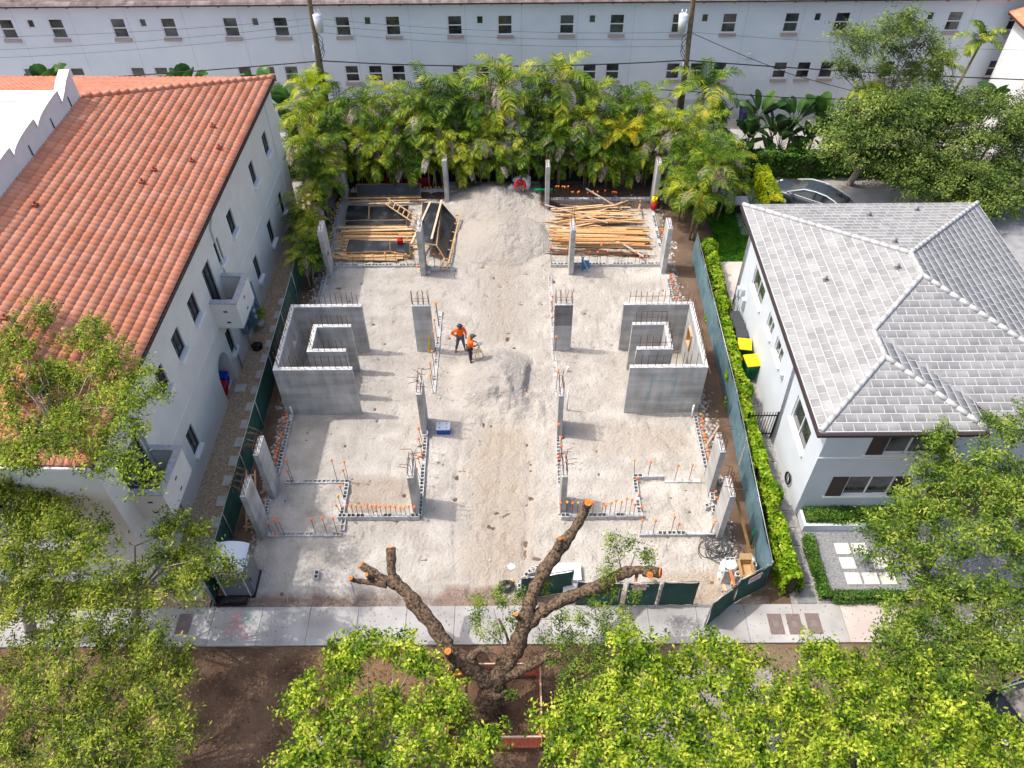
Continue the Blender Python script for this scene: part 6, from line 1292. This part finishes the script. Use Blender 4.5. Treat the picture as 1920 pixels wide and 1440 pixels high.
tree('street_tree','tall green tree with a slim grey trunk reaching over the orange tile roof',(G(92,925,4.5)[0],G(92,925,4.5)[1],0),zz([(75,600),(50,655),(110,640),(160,640),(190,625),(215,665),(255,700),(190,705),(130,710),(70,730),(30,740),(60,800),(120,780),(180,760),(240,750),(280,735),(200,810),(255,800),(130,840),(190,865),(240,870),(60,860),(270,905),(15,640),(20,700),(15,780),(40,850),(100,700),(150,790),(100,830),(10,850)],9.6,.74,.25,.7,12),dens=1.5,tr=.11,seed=12,twigs=.4,fork=.5,stem=[G(92,925,4.5),G(112,870,7.4),G(117,820,8.6)],leaf=Lolive2,barkm=barkg,L_=.13,W_=.05,sig=.14,n_leaf=32)
# trees behind the house
def ZY(px,py,y,r): p=ony(px,py,y); return (p[0],p[1],p[2],r)
q=random.Random(5)
tree('back_tree','tall airy grey green tree in front of the pale blue building at the upper right',(ony(1680,200,45.8)[0]-.3,45.8,0),[ZY(a,b,45.8+q.uniform(-.7,.7),1.15*q.uniform(.75,1.2)) for a,b in ((1695,45),(1660,70),(1720,70),(1625,100),(1690,100),(1745,90),(1650,135),(1715,135),(1770,110),(1600,75),(1600,140),(1575,125),(1640,175),(1700,175),(1760,160),(1740,200))],Loak,barkg,.16,.07,1.9,.2,26,.15,.5,20,twigs=.4)
q=random.Random(6)
tree('back_tree','broad soft green tree behind the car',(ony(1600,330,43.6)[0],43.8,0),[ZY(a,b,43.2-(b-200)/90+q.uniform(-.5,.5),1.5*q.uniform(.8,1.15)) for a,b in ((1590,235),(1640,205),(1700,205),(1570,275),(1625,260),(1680,250),(1600,300),(1660,300),(1720,290),(1740,235))],Loak,barkg,.17,.08,2.5,.2,34,.2,.5,21,twigs=.2)
tree('back_tree','broad soft green tree at the right, beyond the far corner of the white roof',(ony(1830,380,40)[0],41.5,0),[ZY(a,b,43.4-(b-200)/60+q.uniform(-.5,.5),1.55*q.uniform(.8,1.15)) for a,b in ((1780,215),(1840,210),(1900,220),(1770,270),(1830,260),(1890,270),(1750,330),(1810,320),(1870,330),(1920,320),(1730,355),(1790,375),(1850,380),(1905,375),(1770,195),(1930,250),(1820,395),(1700,340))],Loak,barkg,.17,.08,2.5,.2,34,.2,.5,22,twigs=.2)
# ---------------------------------------------------------------- palms
def frondVF(o,az,e0,L_,rg,nl=20,ll=.55,lw=.05,bend=2.0,V=None,F=None,vd=.25):
    ns=12; p=np.array(o,float); pts=[p.copy()]; dirs=[]; h=np.array([math.cos(az),math.sin(az),0])
    for i in range(ns):
        e_=e0-bend*((i+.5)/ns)**1.4; d=h*math.cos(e_)+np.array([0,0,math.sin(e_)]); p=p+d*L_/ns; pts.append(p.copy()); dirs.append(d)
    dirs.append(dirs[-1]); pts=np.array(pts); sd=np.cross(h,(0,0,1.))
    # rachis strip
    for i in range(ns):
        w0=.02*(1-i/ns)+.006; a=len(V); V+= [pts[i]-sd*w0,pts[i]+sd*w0,pts[i+1]+sd*w0*.9,pts[i+1]-sd*w0*.9]; F.append((a,a+1,a+2,a+3))
    for k in range(nl):
        u=.14+.86*k/nl; x=u*ns; i=min(int(x),ns-1); q=pts[i]+(pts[i+1]-pts[i])*(x-i); d=dirs[i]; up=np.cross(sd,d); up=up if up[2]>0 else -up
        le=ll*(math.sin(math.pi*min(1,u*.9+.12))**.6)*rg.uniform(.85,1.1)
        for s in (-1,1):
            v=sd*s*.85+d*.62+up*rg.uniform(.15,.4); v/=np.linalg.norm(v); mid_=q+v*le*.5; v2=v+np.array([0,0,-rg.uniform(.25,.7)-vd]); v2/=np.linalg.norm(v2); tip=mid_+v2*le*.5
            w_=np.cross(v,up); w_/=np.linalg.norm(w_)+1e-9; a=len(V); W=lw/2
            V+= [q-w_*W*.5,q+w_*W*.5,mid_+w_*W,mid_-w_*W,tip+w_*W*.15,tip-w_*W*.15]; F+= [(a,a+1,a+2,a+3),(a+3,a+2,a+4,a+5)]
def palm(name,label,h,nf,mt,seed,group,dead=3,L_=2.1,stems=1,lean=.0,ll=.5,lw=.05,e_hi=1.35,e_lo=.1,nl=20,trr=.07,bend=2.0):
    rg=np.random.default_rng(seed); t=thing(name,label,'palm',(0,0,0),0,group); V=[];F=[];DV=[];DF=[]; m=MB()
    for s in range(stems):
        a=rg.uniform(0,6.28); off=np.array([math.cos(a),math.sin(a),0])*(.35 if s else 0)*rg.uniform(.6,1.3); hh=h*(1 if s==0 else rg.uniform(.55,.9)); top_=off*2+np.array([lean*hh,0,hh])
        m.tube([off-(0,0,.2),off*1.4+np.array([lean*hh*.3,0,hh*.5]),top_],[trr*1.2,trr,trr*.8],7); m.tube([top_-(0,0,.05),top_+(0,0,.45)],[trr*1.1,trr*.5],7,1)
        n=nf if s==0 else max(5,nf-3); a0=rg.uniform(0,6.28)
        for k in range(n):
            frondVF(top_+(0,0,.3),a0+k*2.399+rg.uniform(-.2,.2),e_hi-(e_hi-e_lo)*(k/n)+rg.uniform(-.1,.1),L_*rg.uniform(.8,1.1)*(1 if s==0 else .85),rg,nl,ll,lw,bend*rg.uniform(.85,1.1),V,F)
        for k in range(dead if s==0 else 1): frondVF(top_+(0,0,.25),rg.uniform(0,6.28),rg.uniform(-.2,.75),L_*.75,rg,16,ll*.7,lw,2.2,DV,DF,.8)
    m.build('trunk',[barkpalm,Lpalmy],t,True); npmesh('crown',np.array(V),np.array([f for f in F]),mt,t)
    if dead: npmesh('dead_fronds',np.array(DV),np.array(DF),Ldead,t)
    return t
GP='areca palms in the dense row at the back of the site'
lab='areca palm of the dense back row with arching yellow green fronds'
vars_=[palm('areca_palm',lab,h,12,Lpalm,30+i,GP,6,2.5,2,.03,.6,.058,1.4,-.3,24) for i,h in enumerate((3.4,3.7,4.0,3.2))]
first=[True]*len(vars_)
def place(v,x,y,rz,label,sc=1.0,z=0.):
    if first[v]:
        first[v]=False; o=vars_[v]; o.location=(x,y,z); o.rotation_euler=(0,0,rz); o.scale=(sc,)*3; o['label']=label; return o
    return dup(vars_[v],(x,y,z),rz,label,sc)
q=random.Random(9)
def prow(n,x0_,x1_,y,sc,row,jx=.3,jy=.35,skip=()):
    for i in range(n):
        if i in skip: continue
        x=x0_+(x1_-x0_)*i/(n-1)+q.uniform(-jx,jx); place(q.randrange(4),x,y+q.uniform(-jy,jy),q.uniform(0,6.28),'areca palm of the %s, %s from the left'%(row,ORD[i]),sc*q.uniform(.8,1.18))
prow(18,-10.8,8.9,43.7,.5,'low fringe before the back palm row',.35,.15); prow(14,-10.6,8.6,43.9,.86,'front line of the back palm row',.45,.3); prow(13,-10.8,8.9,44.9,1.0,'middle line of the back palm row',.45,.35); prow(12,-10.5,8.2,46.0,1.2,'rearmost line of the back palm row',.35,.3)
lab2='areca palm in the cluster beside the lawn, %s from the back'
L2=((12.1,42.6,.95),(9.6,43.2,1.0),(10.9,43.2,1.05))
for i_,(x,y,s) in enumerate(sorted( ((9.9,41.6,1.0),(11.0,41.0,1.05),(10.2,39.9,.9),(11.2,39.3,1.0),(10.3,38.2,.9),(12.0,40.3,.9),(9.6,43.2,1.0),(10.9,43.2,1.05),(12.1,42.6,.95)),key=lambda a:-a[1])):
    o=place(q.randrange(4),x,y,q.uniform(0,6.28),lab2%ORD[i_],s*.98); o['group']='areca palms beside the lawn'
lab3='areca palm between the cream wall and the lumber, %s from the back'
for i_,(x,y,s) in enumerate(sorted( ((-11.3,43.3,1.0),(-12.4,44.6,1.1),(-11.6,41.6,.85),(-11.3,40.0,.8),(-11.6,38.2,.75),(-11.15,36.6,.6),(-11.35,35.2,.55),(-11.2,34.0,.5),(-12.1,45.7,1.15),(-11.9,42.6,.9)),key=lambda a:-a[1])):
    o=place(q.randrange(4),x,y,q.uniform(0,6.28),lab3%ORD[i_],s); o['group']='areca palms beside the cream building'
# distinct palms
o=palm('areca_palm','bright yellow areca palm standing out in the back row left of the mossy pole',3.4,11,Lpalmy,50,None,2,2.0,1,.0,.5,.06); p=ony(1172,225,43.9); o.location=(p[0],43.75,0)
o=palm('coconut_palm','lush green palm with upright fronds right beside the mossy utility pole',4.6,13,Lpalm,51,None,1,3.0,1,.0,.85,.07,1.4,.0,26,.12); p=ony(1320,170,46.5); o.location=(p[0],46.4,0)
o=palm('slender_palm','slender palm with ringed grey trunk leaning before the upper right windows',7.6,9,Lpalm,52,None,2,1.6,1,.09,.6,.08,1.3,-.2,16,.09,1.5); p=G(1770,215,0); p=ony(1795,160,46.5); o.location=(p[0]-.3,46.5,0); o.rotation_euler=(0,0,.1)
o=palm('slender_palm','small shaded palm left of the slender leaning palm',6.0,8,Lpalm,53,None,2,1.5,1,-.02,.6,.08,1.2,-.3,16,.08,1.6); p=ony(1775,120,46.8); o.location=(p[0]-.2,46.8,0)
o=palm('fan_palm','bright green fountain shaped palm in the middle of the soft green trees',4.9,16,Llime,54,None,2,1.5,1,.0,.5,.05,1.45,.1,22,.14,2.1); p=ony(1635,160,45); o.location=(p[0],45.,0)
o=palm('feather_palm','soft bright green feathery palm at the left end of the back row by the pole',4.8,14,Llime,55,None,1,2.0,1,.0,.55,.05,1.45,.2,24,.1,2.0); p=ony(585,160,46.6); o.location=(p[0],46.8,0)
# bird of paradise / traveller plants with paddle leaves
def paddle(name,label,loc,h,n,seed,mt=Lbanana,sc=1.0,trunkh=None,spread=.6):
    rg=np.random.default_rng(seed); t=thing(name,label,'plant',loc,0,None); V=[];F=[]; m=MB(); th_=trunkh if trunkh is not None else h*.35
    m.tube([(0,0,-.1),(rg.uniform(-.1,.1),0,th_)],[.09,.07],7)
    a0=rg.uniform(0,3.14)
    for k in range(n):
        az=a0+(0 if k%2 else math.pi)+rg.uniform(-.9,.9); el=1.45-.9*spread*(k/n)*rg.uniform(.7,1.3); L_=(h-th_)*rg.uniform(.85,1.1); hd=np.array([math.cos(az),math.sin(az),0]); sd=np.array([-hd[1],hd[0],0])
        b0=np.array([0,0,th_*.95]); ps=[]; p=b0.copy(); ns=8
        for i in range(ns+1):
            e_=el-1.5*(i/ns)**2*(.35+.6*k/n); d=hd*math.cos(e_)+np.array([0,0,math.sin(e_)]); ps.append(p.copy()); p=p+d*L_/ns
        m.tube(ps[:4],[.03,.025,.02,.015],5)
        prev=None
        for i in range(3,ns+1):
            u=(i-3)/(ns-3); w_=.26*math.sin(math.pi*min(1,u*.86+.1))**.7*(h/3.2+.2); c=ps[i]; L2=c-sd*w_+np.array([0,0,w_*.35]); R2=c+sd*w_+np.array([0,0,w_*.35]); a=len(V); V+= [L2,c,R2]
            if prev is not None: F+= [(prev,prev+1,a+1,a),(prev+1,prev+2,a+2,a+1)]
            prev=a
    m.build('stem',barkpalm,t,True); npmesh('leaves',np.array(V),np.array(F),mt,t); return t
BP=[]
for i,(px,py,h,tl,n,y,lb) in enumerate(((1425,205,4.6,2.6,11,47.0,'tall bird of paradise plant with orange brown stalk left in the group'),(1385,260,2.6,.5,9,46.3,'low bird of paradise plant at the left end of the group'),(1470,240,3.2,.9,10,46.6,'bird of paradise plant behind the tall left one'),(1500,190,4.4,2.4,10,47.1,'tall bird of paradise plant in the middle of the group'),(1540,200,4.5,2.5,10,47.0,'tall bird of paradise plant at the right of the group'),(1500,275,2.3,.4,9,45.8,'low broad leaved plant in front of the middle bird of paradise'),(1445,285,2.2,.3,9,45.7,'low broad leaved plant with a large pale leaf above the hedge'),(1545,290,2.2,.4,8,45.8,'low broad leaved plant at the right above the hedge'),(1570,230,3.6,1.6,9,46.6,'bird of paradise plant half hidden by the soft green tree'),(1360,210,4.0,1.9,8,47.1,'thin bird of paradise plant near the alley bin'),(1870,165,5.2,3.2,8,47.2,'bird of paradise plant in front of the window at the upper right'),(1410,235,3.3,1.3,9,46.5,'leafy bird of paradise plant between the tall left one and the thin one'),(1455,225,3.4,1.5,9,46.9,'bird of paradise plant right behind the tall orange stalk'),(1520,240,3.4,1.2,9,46.4,'mid height bird of paradise plant right of the middle'),(1560,260,3.0,1.0,9,46.2,'mid height bird of paradise plant against the soft green tree'),(1480,290,2.0,.3,9,45.6,'low broad leaved plant between the two larger low ones'),(1400,290,2.0,.3,9,45.6,'low broad leaved plant beside the palm cluster above the hedge'),(525,180,5.4,3.6,9,47.0,'bird of paradise plant beside the far corner of the orange roof'),(545,215,4.2,2.4,7,46.2,'dark leaved bird of paradise plant behind the feathery palm'),(80,130,6.3,4.4,7,48.4,'broad leaved plant peeping over the far end of the orange roof at the left'),(345,135,6.1,4.4,7,48.4,'broad leaved plant peeping over the far roof edge near the middle'),(480,135,5.8,4.2,7,48.3,'broad leaved plant peeping over the far roof edge near the corner'))):
    p=ony(px,py,y); o=paddle('bird_of_paradise',lb,(p[0],y,0),h,n,60+i,trunkh=tl,spread=.75); o['group']='bird of paradise plants'
p=ony(1535,220,46.8); m=MB(); 
for k in range(4): m.ball(p+(.05*(-1)**k,0,-.18*k),(.12,.1,.1),0,8,5)
tag(m.build('heliconia_flower',mat('orange_yellow_bloom',(.8,.25,.03),(.8,.6,.05),6,.5)),'hanging orange and yellow heliconia bloom among the broad leaves','flower')
# ---------------------------------------------------------------- hedges
def hedge(name,label,path,w_,h,mt,n_per,L_,W_,seed,base_z=0.,core=True,bump=.14,group=None):
    rg=np.random.default_rng(seed); path=[np.array(p,float) for p in path]; cen=sum(path)/len(path); t=thing(name,label,'hedge',(cen[0],cen[1],base_z),0,group); Vs=[]; m=MB()
    for a,b in zip(path,path[1:]):
        d=b-a; Ln=np.linalg.norm(d); d/=Ln; s=np.array([-d[1],d[0]]); n=int(n_per*Ln*(w_+2*h))
        u=rg.uniform(0,Ln,n); per=w_+2*h; k=rg.uniform(0,per,n); side=np.where(k<h,-1,np.where(k<h+w_,0,1)); off=np.where(side==0,k-h-w_/2,side*w_/2); z=np.where(side==-1,k,np.where(side==0,h,per-k))
        nz=fbm(u*1.3+a[0]*3+7,z*1.3+off*2+20,3,seed)*2; push=nz*bump*2+rg.normal(0,.035,n)
        nx=side.astype(float); nn=np.where(side==0,1.,.0); P2=a[None,:]+d[None,:]*u[:,None]+s[None,:]*(off+side*push)[:,None]; zc=base_z+z+np.where(side==0,push,0); P=np.concatenate([P2,zc[:,None]],1)
        Nn=np.stack([s[0]*nx*.7,s[1]*nx*.7,nn*.9+.35],1)+rg.normal(size=(n,3))*.5; Vs.append(leafquads(P,Nn,L_,W_,rg))
        if core: m.frame((a[0],a[1],base_z),(d[0],d[1],0),(s[0],s[1],0),(0,0,1),.05,Ln-.05,-w_/2+.12,w_/2-.12,0,h-.12)
    V=np.concatenate(Vs); npmesh('foliage',V,np.arange(len(V)).reshape(-1,4),mt,t,off=(cen[0],cen[1],base_z))
    if core: m.build('branches',mat('hedge_core%d'%seed,(.03,.035,.015),(.06,.055,.03),6,1),t)
    return t
hedge('hedge','long bright green hedge between the blue green fence and the side path',[(10.62,15.35),(10.5,21),(10.55,27),(10.6,31.5)],.58,1.35,Lhedge,380,.17,.1,71,bump=.22)
hedge('hedge','lower narrower stretch of green hedge beside the beige patio',[(10.75,31.7),(10.85,36.8)],.5,1.2,Lhedge,300,.15,.09,72,bump=.2)
hedge('hedge','clipped dark green hedge in the planter below the house window',[(12.0,18.72),(17.2,18.72)],.62,.25,Ldark,800,.08,.05,73,.4,True,.05)
hedge('hedge','clipped low dark green hedge along the left side of the gravel yard',[(11.98,17.9),(12.0,15.1)],.4,.42,Ldark,800,.08,.05,74,0,True,.05)
hedge('hedge','clipped low dark green hedge along the pavement side of the gravel yard',[(12.2,15.15),(22,15.15)],.4,.4,Ldark,750,.08,.05,75,0,True,.05)
hedge('hedge','dark green hedge behind the parked car',[(12.8,44.9),(27,44.9)],.8,1.6,Ldark,170,.17,.1,76,0,True,.12)
hedge('hedge','bright lime hedge between the lawn and the parked car',[(15.55,44.2),(15.55,40.0)],.75,1.25,Llime,420,.13,.07,77,0,True,.1)
hedge('hedge','dark hedge beside the far corner of the cream building',[(-14.6,45.2),(-11.8,45.2)],.8,1.3,Ldark,160,.17,.1,78,0,True,.12)
# grass and leaf litter
blades('lawn_grass',11.7,16.1,36.1,44.2,26000,.09,leafmat('grass_blades',[(.02,.10,.004),(.05,.18,.006),(.09,.27,.01),(.14,.33,.02)],.2,.6,1.5),'short bright green lawn grass')
n=16000; P=np.stack([rng.uniform(-22,14,n),rng.uniform(-1,13.2,n),rng.uniform(.03,.1,n)],1); V=leafquads(P,np.stack([rng.normal(0,.3,n),rng.normal(0,.3,n),np.ones(n)],1),.09,.05,rng); tag(npmesh('leaf_litter',V,np.arange(len(V)).reshape(-1,4),leafmat('litter',[(.05,.03,.02),(.13,.075,.045),(.22,.14,.08),(.34,.24,.14)],.05,.8,2)),'scattered dry brown leaf litter on the mulch','leaf litter',None,'stuff')
n=700; P=np.stack([rng.uniform(-20,14,n),rng.uniform(13.4,15.3,n)**1.0,np.full(n,.085)],1); V=leafquads(P,np.stack([rng.normal(0,.2,n),rng.normal(0,.2,n),np.ones(n)],1),.06,.035,rng); tag(npmesh('fallen_leaves',V,np.arange(len(V)).reshape(-1,4),MATS['litter']),'fallen leaves on the pavement','leaves',None,'stuff')
# rubble in the soil strips
n=2600; side=rng.random(n)<.5; x=np.where(side,rng.uniform(-11.5,-10.8,n),rng.uniform(8.8,9.6,n)); y=rng.uniform(15.5,42,n); s=rng.uniform(.02,.07,n); Vr=[];Fr=[]
Vc=np.array([(-1,-1,-.6),(1,-1,-.6),(1,1,-.6),(-1,1,-.6),(-.7,-.8,.6),(.8,-.6,.7),(.7,.8,.5),(-.8,.7,.7)]); Fc=np.array([(4,5,6,7),(0,1,5,4),(1,2,6,5),(2,3,7,6),(3,0,4,7)])
hzv=hf(x,y); a=rng.uniform(0,6.28,n); R=np.stack([np.cos(a),-np.sin(a),np.sin(a),np.cos(a)],1).reshape(n,2,2); Vxy=np.einsum('nij,kj->nki',R,Vc[:,:2])*s[:,None,None]*rng.uniform(.7,1.5,(n,1,1)); Vz=Vc[None,:,2]*s[:,None]; V=np.concatenate([Vxy+np.stack([x,y],1)[:,None,:],(Vz+hzv[:,None]+.02)[:,:,None]],2).reshape(-1,3); F=(Fc[None]+np.arange(n)[:,None,None]*8).reshape(-1,4)
tag(npmesh('rubble',V,F,mat('rubble_stone',(.3,.25,.22),(.5,.46,.42),3,.9,island=.5)),'small pale rubble in the soil strips along the fences','rubble',None,'stuff')
# crumbs of sand and stones over the site floor
n=2200; x=rng.uniform(-10.2,8.2,n); y=rng.uniform(15.2,43,n); s=rng.uniform(.008,.03,n)*(1+1.2*(rng.random(n)<.06)); hzv=hf(x,y); a=rng.uniform(0,6.28,n); R=np.stack([np.cos(a),-np.sin(a),np.sin(a),np.cos(a)],1).reshape(n,2,2); Vxy=np.einsum('nij,kj->nki',R,Vc[:,:2])*s[:,None,None]; V=np.concatenate([Vxy+np.stack([x,y],1)[:,None,:],(Vc[None,:,2]*s[:,None]+hzv[:,None]+.01)[:,:,None]],2).reshape(-1,3); F=(Fc[None]+np.arange(n)[:,None,None]*8).reshape(-1,4)
tag(npmesh('sand_crumbs',V,F,mat('sand_crumb',(.36,.33,.3),(.5,.47,.44),3,.9,island=.25)),'small crumbs and stones scattered over the pale sand','stones',None,'stuff')
# shrub in the pot, sapling in the yard
t,p=SHRUB; V,_=clumpleaves(np.array(p)+(0,0,.75),.38,34,26,.11,.1,.045,rng,1.1); npmesh('foliage',V,np.arange(len(V)).reshape(-1,4),Llime,t,off=np.array(t.location))
tree('shrub','small dark leaved shrub standing in the grey gravel yard',gp(1625,1055),zz([(1622,1038),(1612,1030),(1640,1045)],.9,.3,.2,.1,40),Ldark,barkg,.11,.05,1.6,.12,14,.04,.4,41,'shrubs')
# ---------------------------------------------------------------- the cut tree
heartw=mat('heartwood',(.5,.12,.01),(.62,.2,.03),20,.8)
B=gp(912,1345); ct=thing('cut_tree','heavily pruned dark barked tree with orange cut ends in front of the site','tree',B)
def limb(pts,rs,name,parent,n=12,rough=.12,endcut=True):
    P=[G(px,py,z) for px,py,z in pts]
    # dense resample with roughness
    m=MB(); out=[];ro=[]
    for i in range(len(P)-1):
        for k in range(6): f=k/6; out.append(P[i]+(P[i+1]-P[i])*f); ro.append(rs[i]+(rs[i+1]-rs[i])*f)
    out.append(P[-1]); ro.append(rs[-1]); out=np.array(out)
    # smooth
    for _ in range(2): out[1:-1]=(out[:-2]+2*out[1:-1]+out[2:])/4
    ro=[r_*.88*(1+.10*math.sin(i_*1.9+out[0][0]*5)+.07*math.sin(i_*.77+out[0][1])) for i_,r_ in enumerate(ro)]
    o0=len(m.v); m.tube(out,ro,n); v=np.array(m.v); k=len(out)*n; c=np.repeat(out,n,0); d=v[:k]-c; nz=fbm(v[:k,0]*2.2+40,v[:k,2]*2.2+v[:k,1]*1.7+40,4,9)*2; v[:k]=c+d*(1+rough*2.6*nz)[:,None]; m.v=[tuple(q) for q in v]
    o=m.build(name,bark,parent)
    if endcut:
        d=out[-1]-out[-2]; d/=np.linalg.norm(d); m=MB(); m.tube([out[-1]-d*.01,out[-1]+d*.045],[ro[-1]*.93]*2,14,0,True,False); ce=m.build('cut_end',cutwood,o); m=MB(); m.tube([out[-1]+d*.044,out[-1]+d*.052],[ro[-1]*.55]*2,12,0,True,False); m.build('heartwood',heartw,ce)
    return o
tk=limb([(915,1350,-.1),(912,1335,.3),(915,1310,1.0),(925,1285,1.8)],[.62,.48,.44,.45],'trunk',ct,14,.16,False)
limb([(925,1285,1.6),(900,1262,2.3),(868,1240,2.7),(842,1218,3.0),(810,1170,3.4),(770,1120,3.8),(738,1088,4.0)],[.36,.33,.3,.27,.26,.25,.25],'limb',tk,12,.14,False)
limb([(738,1090,4.0),(732,1065,4.2),(733,1028,4.5)],[.2,.19,.18],'limb',tk)
limb([(745,1098,3.9),(715,1083,4.1),(678,1060,4.3)],[.22,.18,.16],'limb',tk); limb([(725,1095,4.0),(690,1092,4.0),(662,1088,4.1),(658,1084,4.4)],[.17,.11,.09,.085],'limb',tk); limb([(700,1090,4.0),(688,1078,4.5)],[.1,.085],'limb',tk)
limb([(925,1285,1.7),(950,1240,2.4),(972,1205,2.9),(985,1165,3.4),(995,1120,3.9),(1022,1065,4.4),(1055,1020,4.7),(1082,985,5.0),(1100,948,5.3),(1103,942,5.75)],[.4,.38,.36,.3,.27,.25,.24,.2,.18,.165],'limb',tk)
limb([(1045,1030,4.8),(1050,1010,5.1)],[.13,.12],'limb',tk)
limb([(980,1180,3.2),(1010,1150,3.5),(1060,1122,3.8),(1120,1102,4.1),(1165,1075,4.4),(1195,1068,4.6),(1237,1074,4.8)],[.27,.25,.25,.24,.22,.2,.19],'limb',tk)
limb([(1208,1075,4.6),(1218,1078,5.05)],[.13,.12],'limb',tk); limb([(1195,1072,4.5),(1192,1088,4.4)],[.1,.07],'limb',tk)
limb([(935,1270,2.0),(975,1260,2.4),(1010,1238,2.7),(1045,1225,2.9),(1065,1245,2.7),(1085,1275,2.5)],[.22,.2,.17,.15,.1,.06],'limb',tk,10,.14,False)
limb([(905,1285,1.9),(895,1255,2.6),(880,1232,3.0),(905,1215,3.3),(925,1230,3.2)],[.2,.18,.17,.15,.12],'limb',tk,10,.14,False); limb([(870,1245,2.7),(848,1236,3.0),(840,1222,3.6)],[.2,.15,.12],'limb',tk); limb([(855,1240,2.8),(845,1262,2.9)],[.14,.12],'limb',tk); limb([(830,1240,2.9),(800,1245,2.7)],[.18,.16],'limb',tk,10,.14,False)
limb([(985,1175,3.3),(970,1158,3.7),(968,1152,4.0)],[.12,.1,.09],'limb',tk)
limb([(955,1235,2.4),(952,1195,2.9),(935,1160,3.4)],[.1,.06,.04],'limb',tk,8,.1,False)
rg=np.random.default_rng(77); Vs=[]; mt_=MB()
spr=[(900,1130,3.6,.38),(940,1130,3.7,.4),(975,1120,3.8,.3),(890,1175,3.3,.32),(925,1185,3.3,.36),(960,1165,3.5,.3),(900,1150,3.5,.3),(935,1105,3.9,.25),
(1140,1065,4.7,.3),(1150,1030,5.0,.33),(1180,1020,5.1,.3),(1210,1035,5.0,.28),(1215,1050,4.9,.2),(1130,1090,4.4,.25),(1145,1010,5.2,.2),
(1050,1160,3.6,.36),(1090,1165,3.5,.4),(1130,1170,3.4,.4),(1060,1200,3.1,.38),(1100,1210,3.0,.4),(1140,1200,3.1,.33),(1020,1195,3.2,.3),(1080,1240,2.8,.34),(1125,1240,2.8,.33),(1165,1140,3.7,.25),(1060,1285,2.4,.34),(1095,1290,2.3,.3),(1175,1170,3.4,.28),(1040,1240,2.8,.25),(1150,1110,4.0,.3),(1110,1130,3.9,.3),(1160,1190,3.3,.3),(1190,1120,3.9,.25),(1130,1150,3.7,.36),(1075,1190,3.3,.36),(1110,1250,2.8,.33),(1065,1265,2.6,.33),(1120,1220,3.0,.33),(1050,1215,3.0,.3),(880,1270,2.3,.15),(960,1300,1.8,.18),(1020,1100,3.6,.22)]
for (px,py,z,r) in spr:
    c=G(px,py,z); V,cc=clumpleaves(c,r,int(11*(r/.3)**1.3)+3,15,.1,.12,.036,rg,1.0,-.9); Vs.append(V)
    for qq in cc[:5]: mt_.tube([c-(0,0,.2),(c+qq)/2,qq],[.012,.008,.004],4,capends=False)
V=np.concatenate(Vs); npmesh('sprout_leaves',V,np.arange(len(V)).reshape(-1,4),Lmid,ct,off=np.array(B)); 
for a_,b_ in (((940,1200,3.0),(925,1140,3.6)),((960,1230,2.5),(900,1170,3.4)),((1165,1072,4.5),(1155,1020,5.1)),((1180,1070,4.5),(1195,1025,5.1)),((1040,1228,2.8),(1100,1190,3.2)),((1060,1240,2.8),(1095,1285,2.4)),((1010,1160,3.5),(1080,1165,3.5)),((1060,1125,3.8),(1130,1170,3.5))): mt_.tube([G(*a_),(G(*a_)+G(*b_))/2+(0,0,.05),G(*b_)],[.03,.02,.01],5)
mt_.build('twigs',barkg,tk)
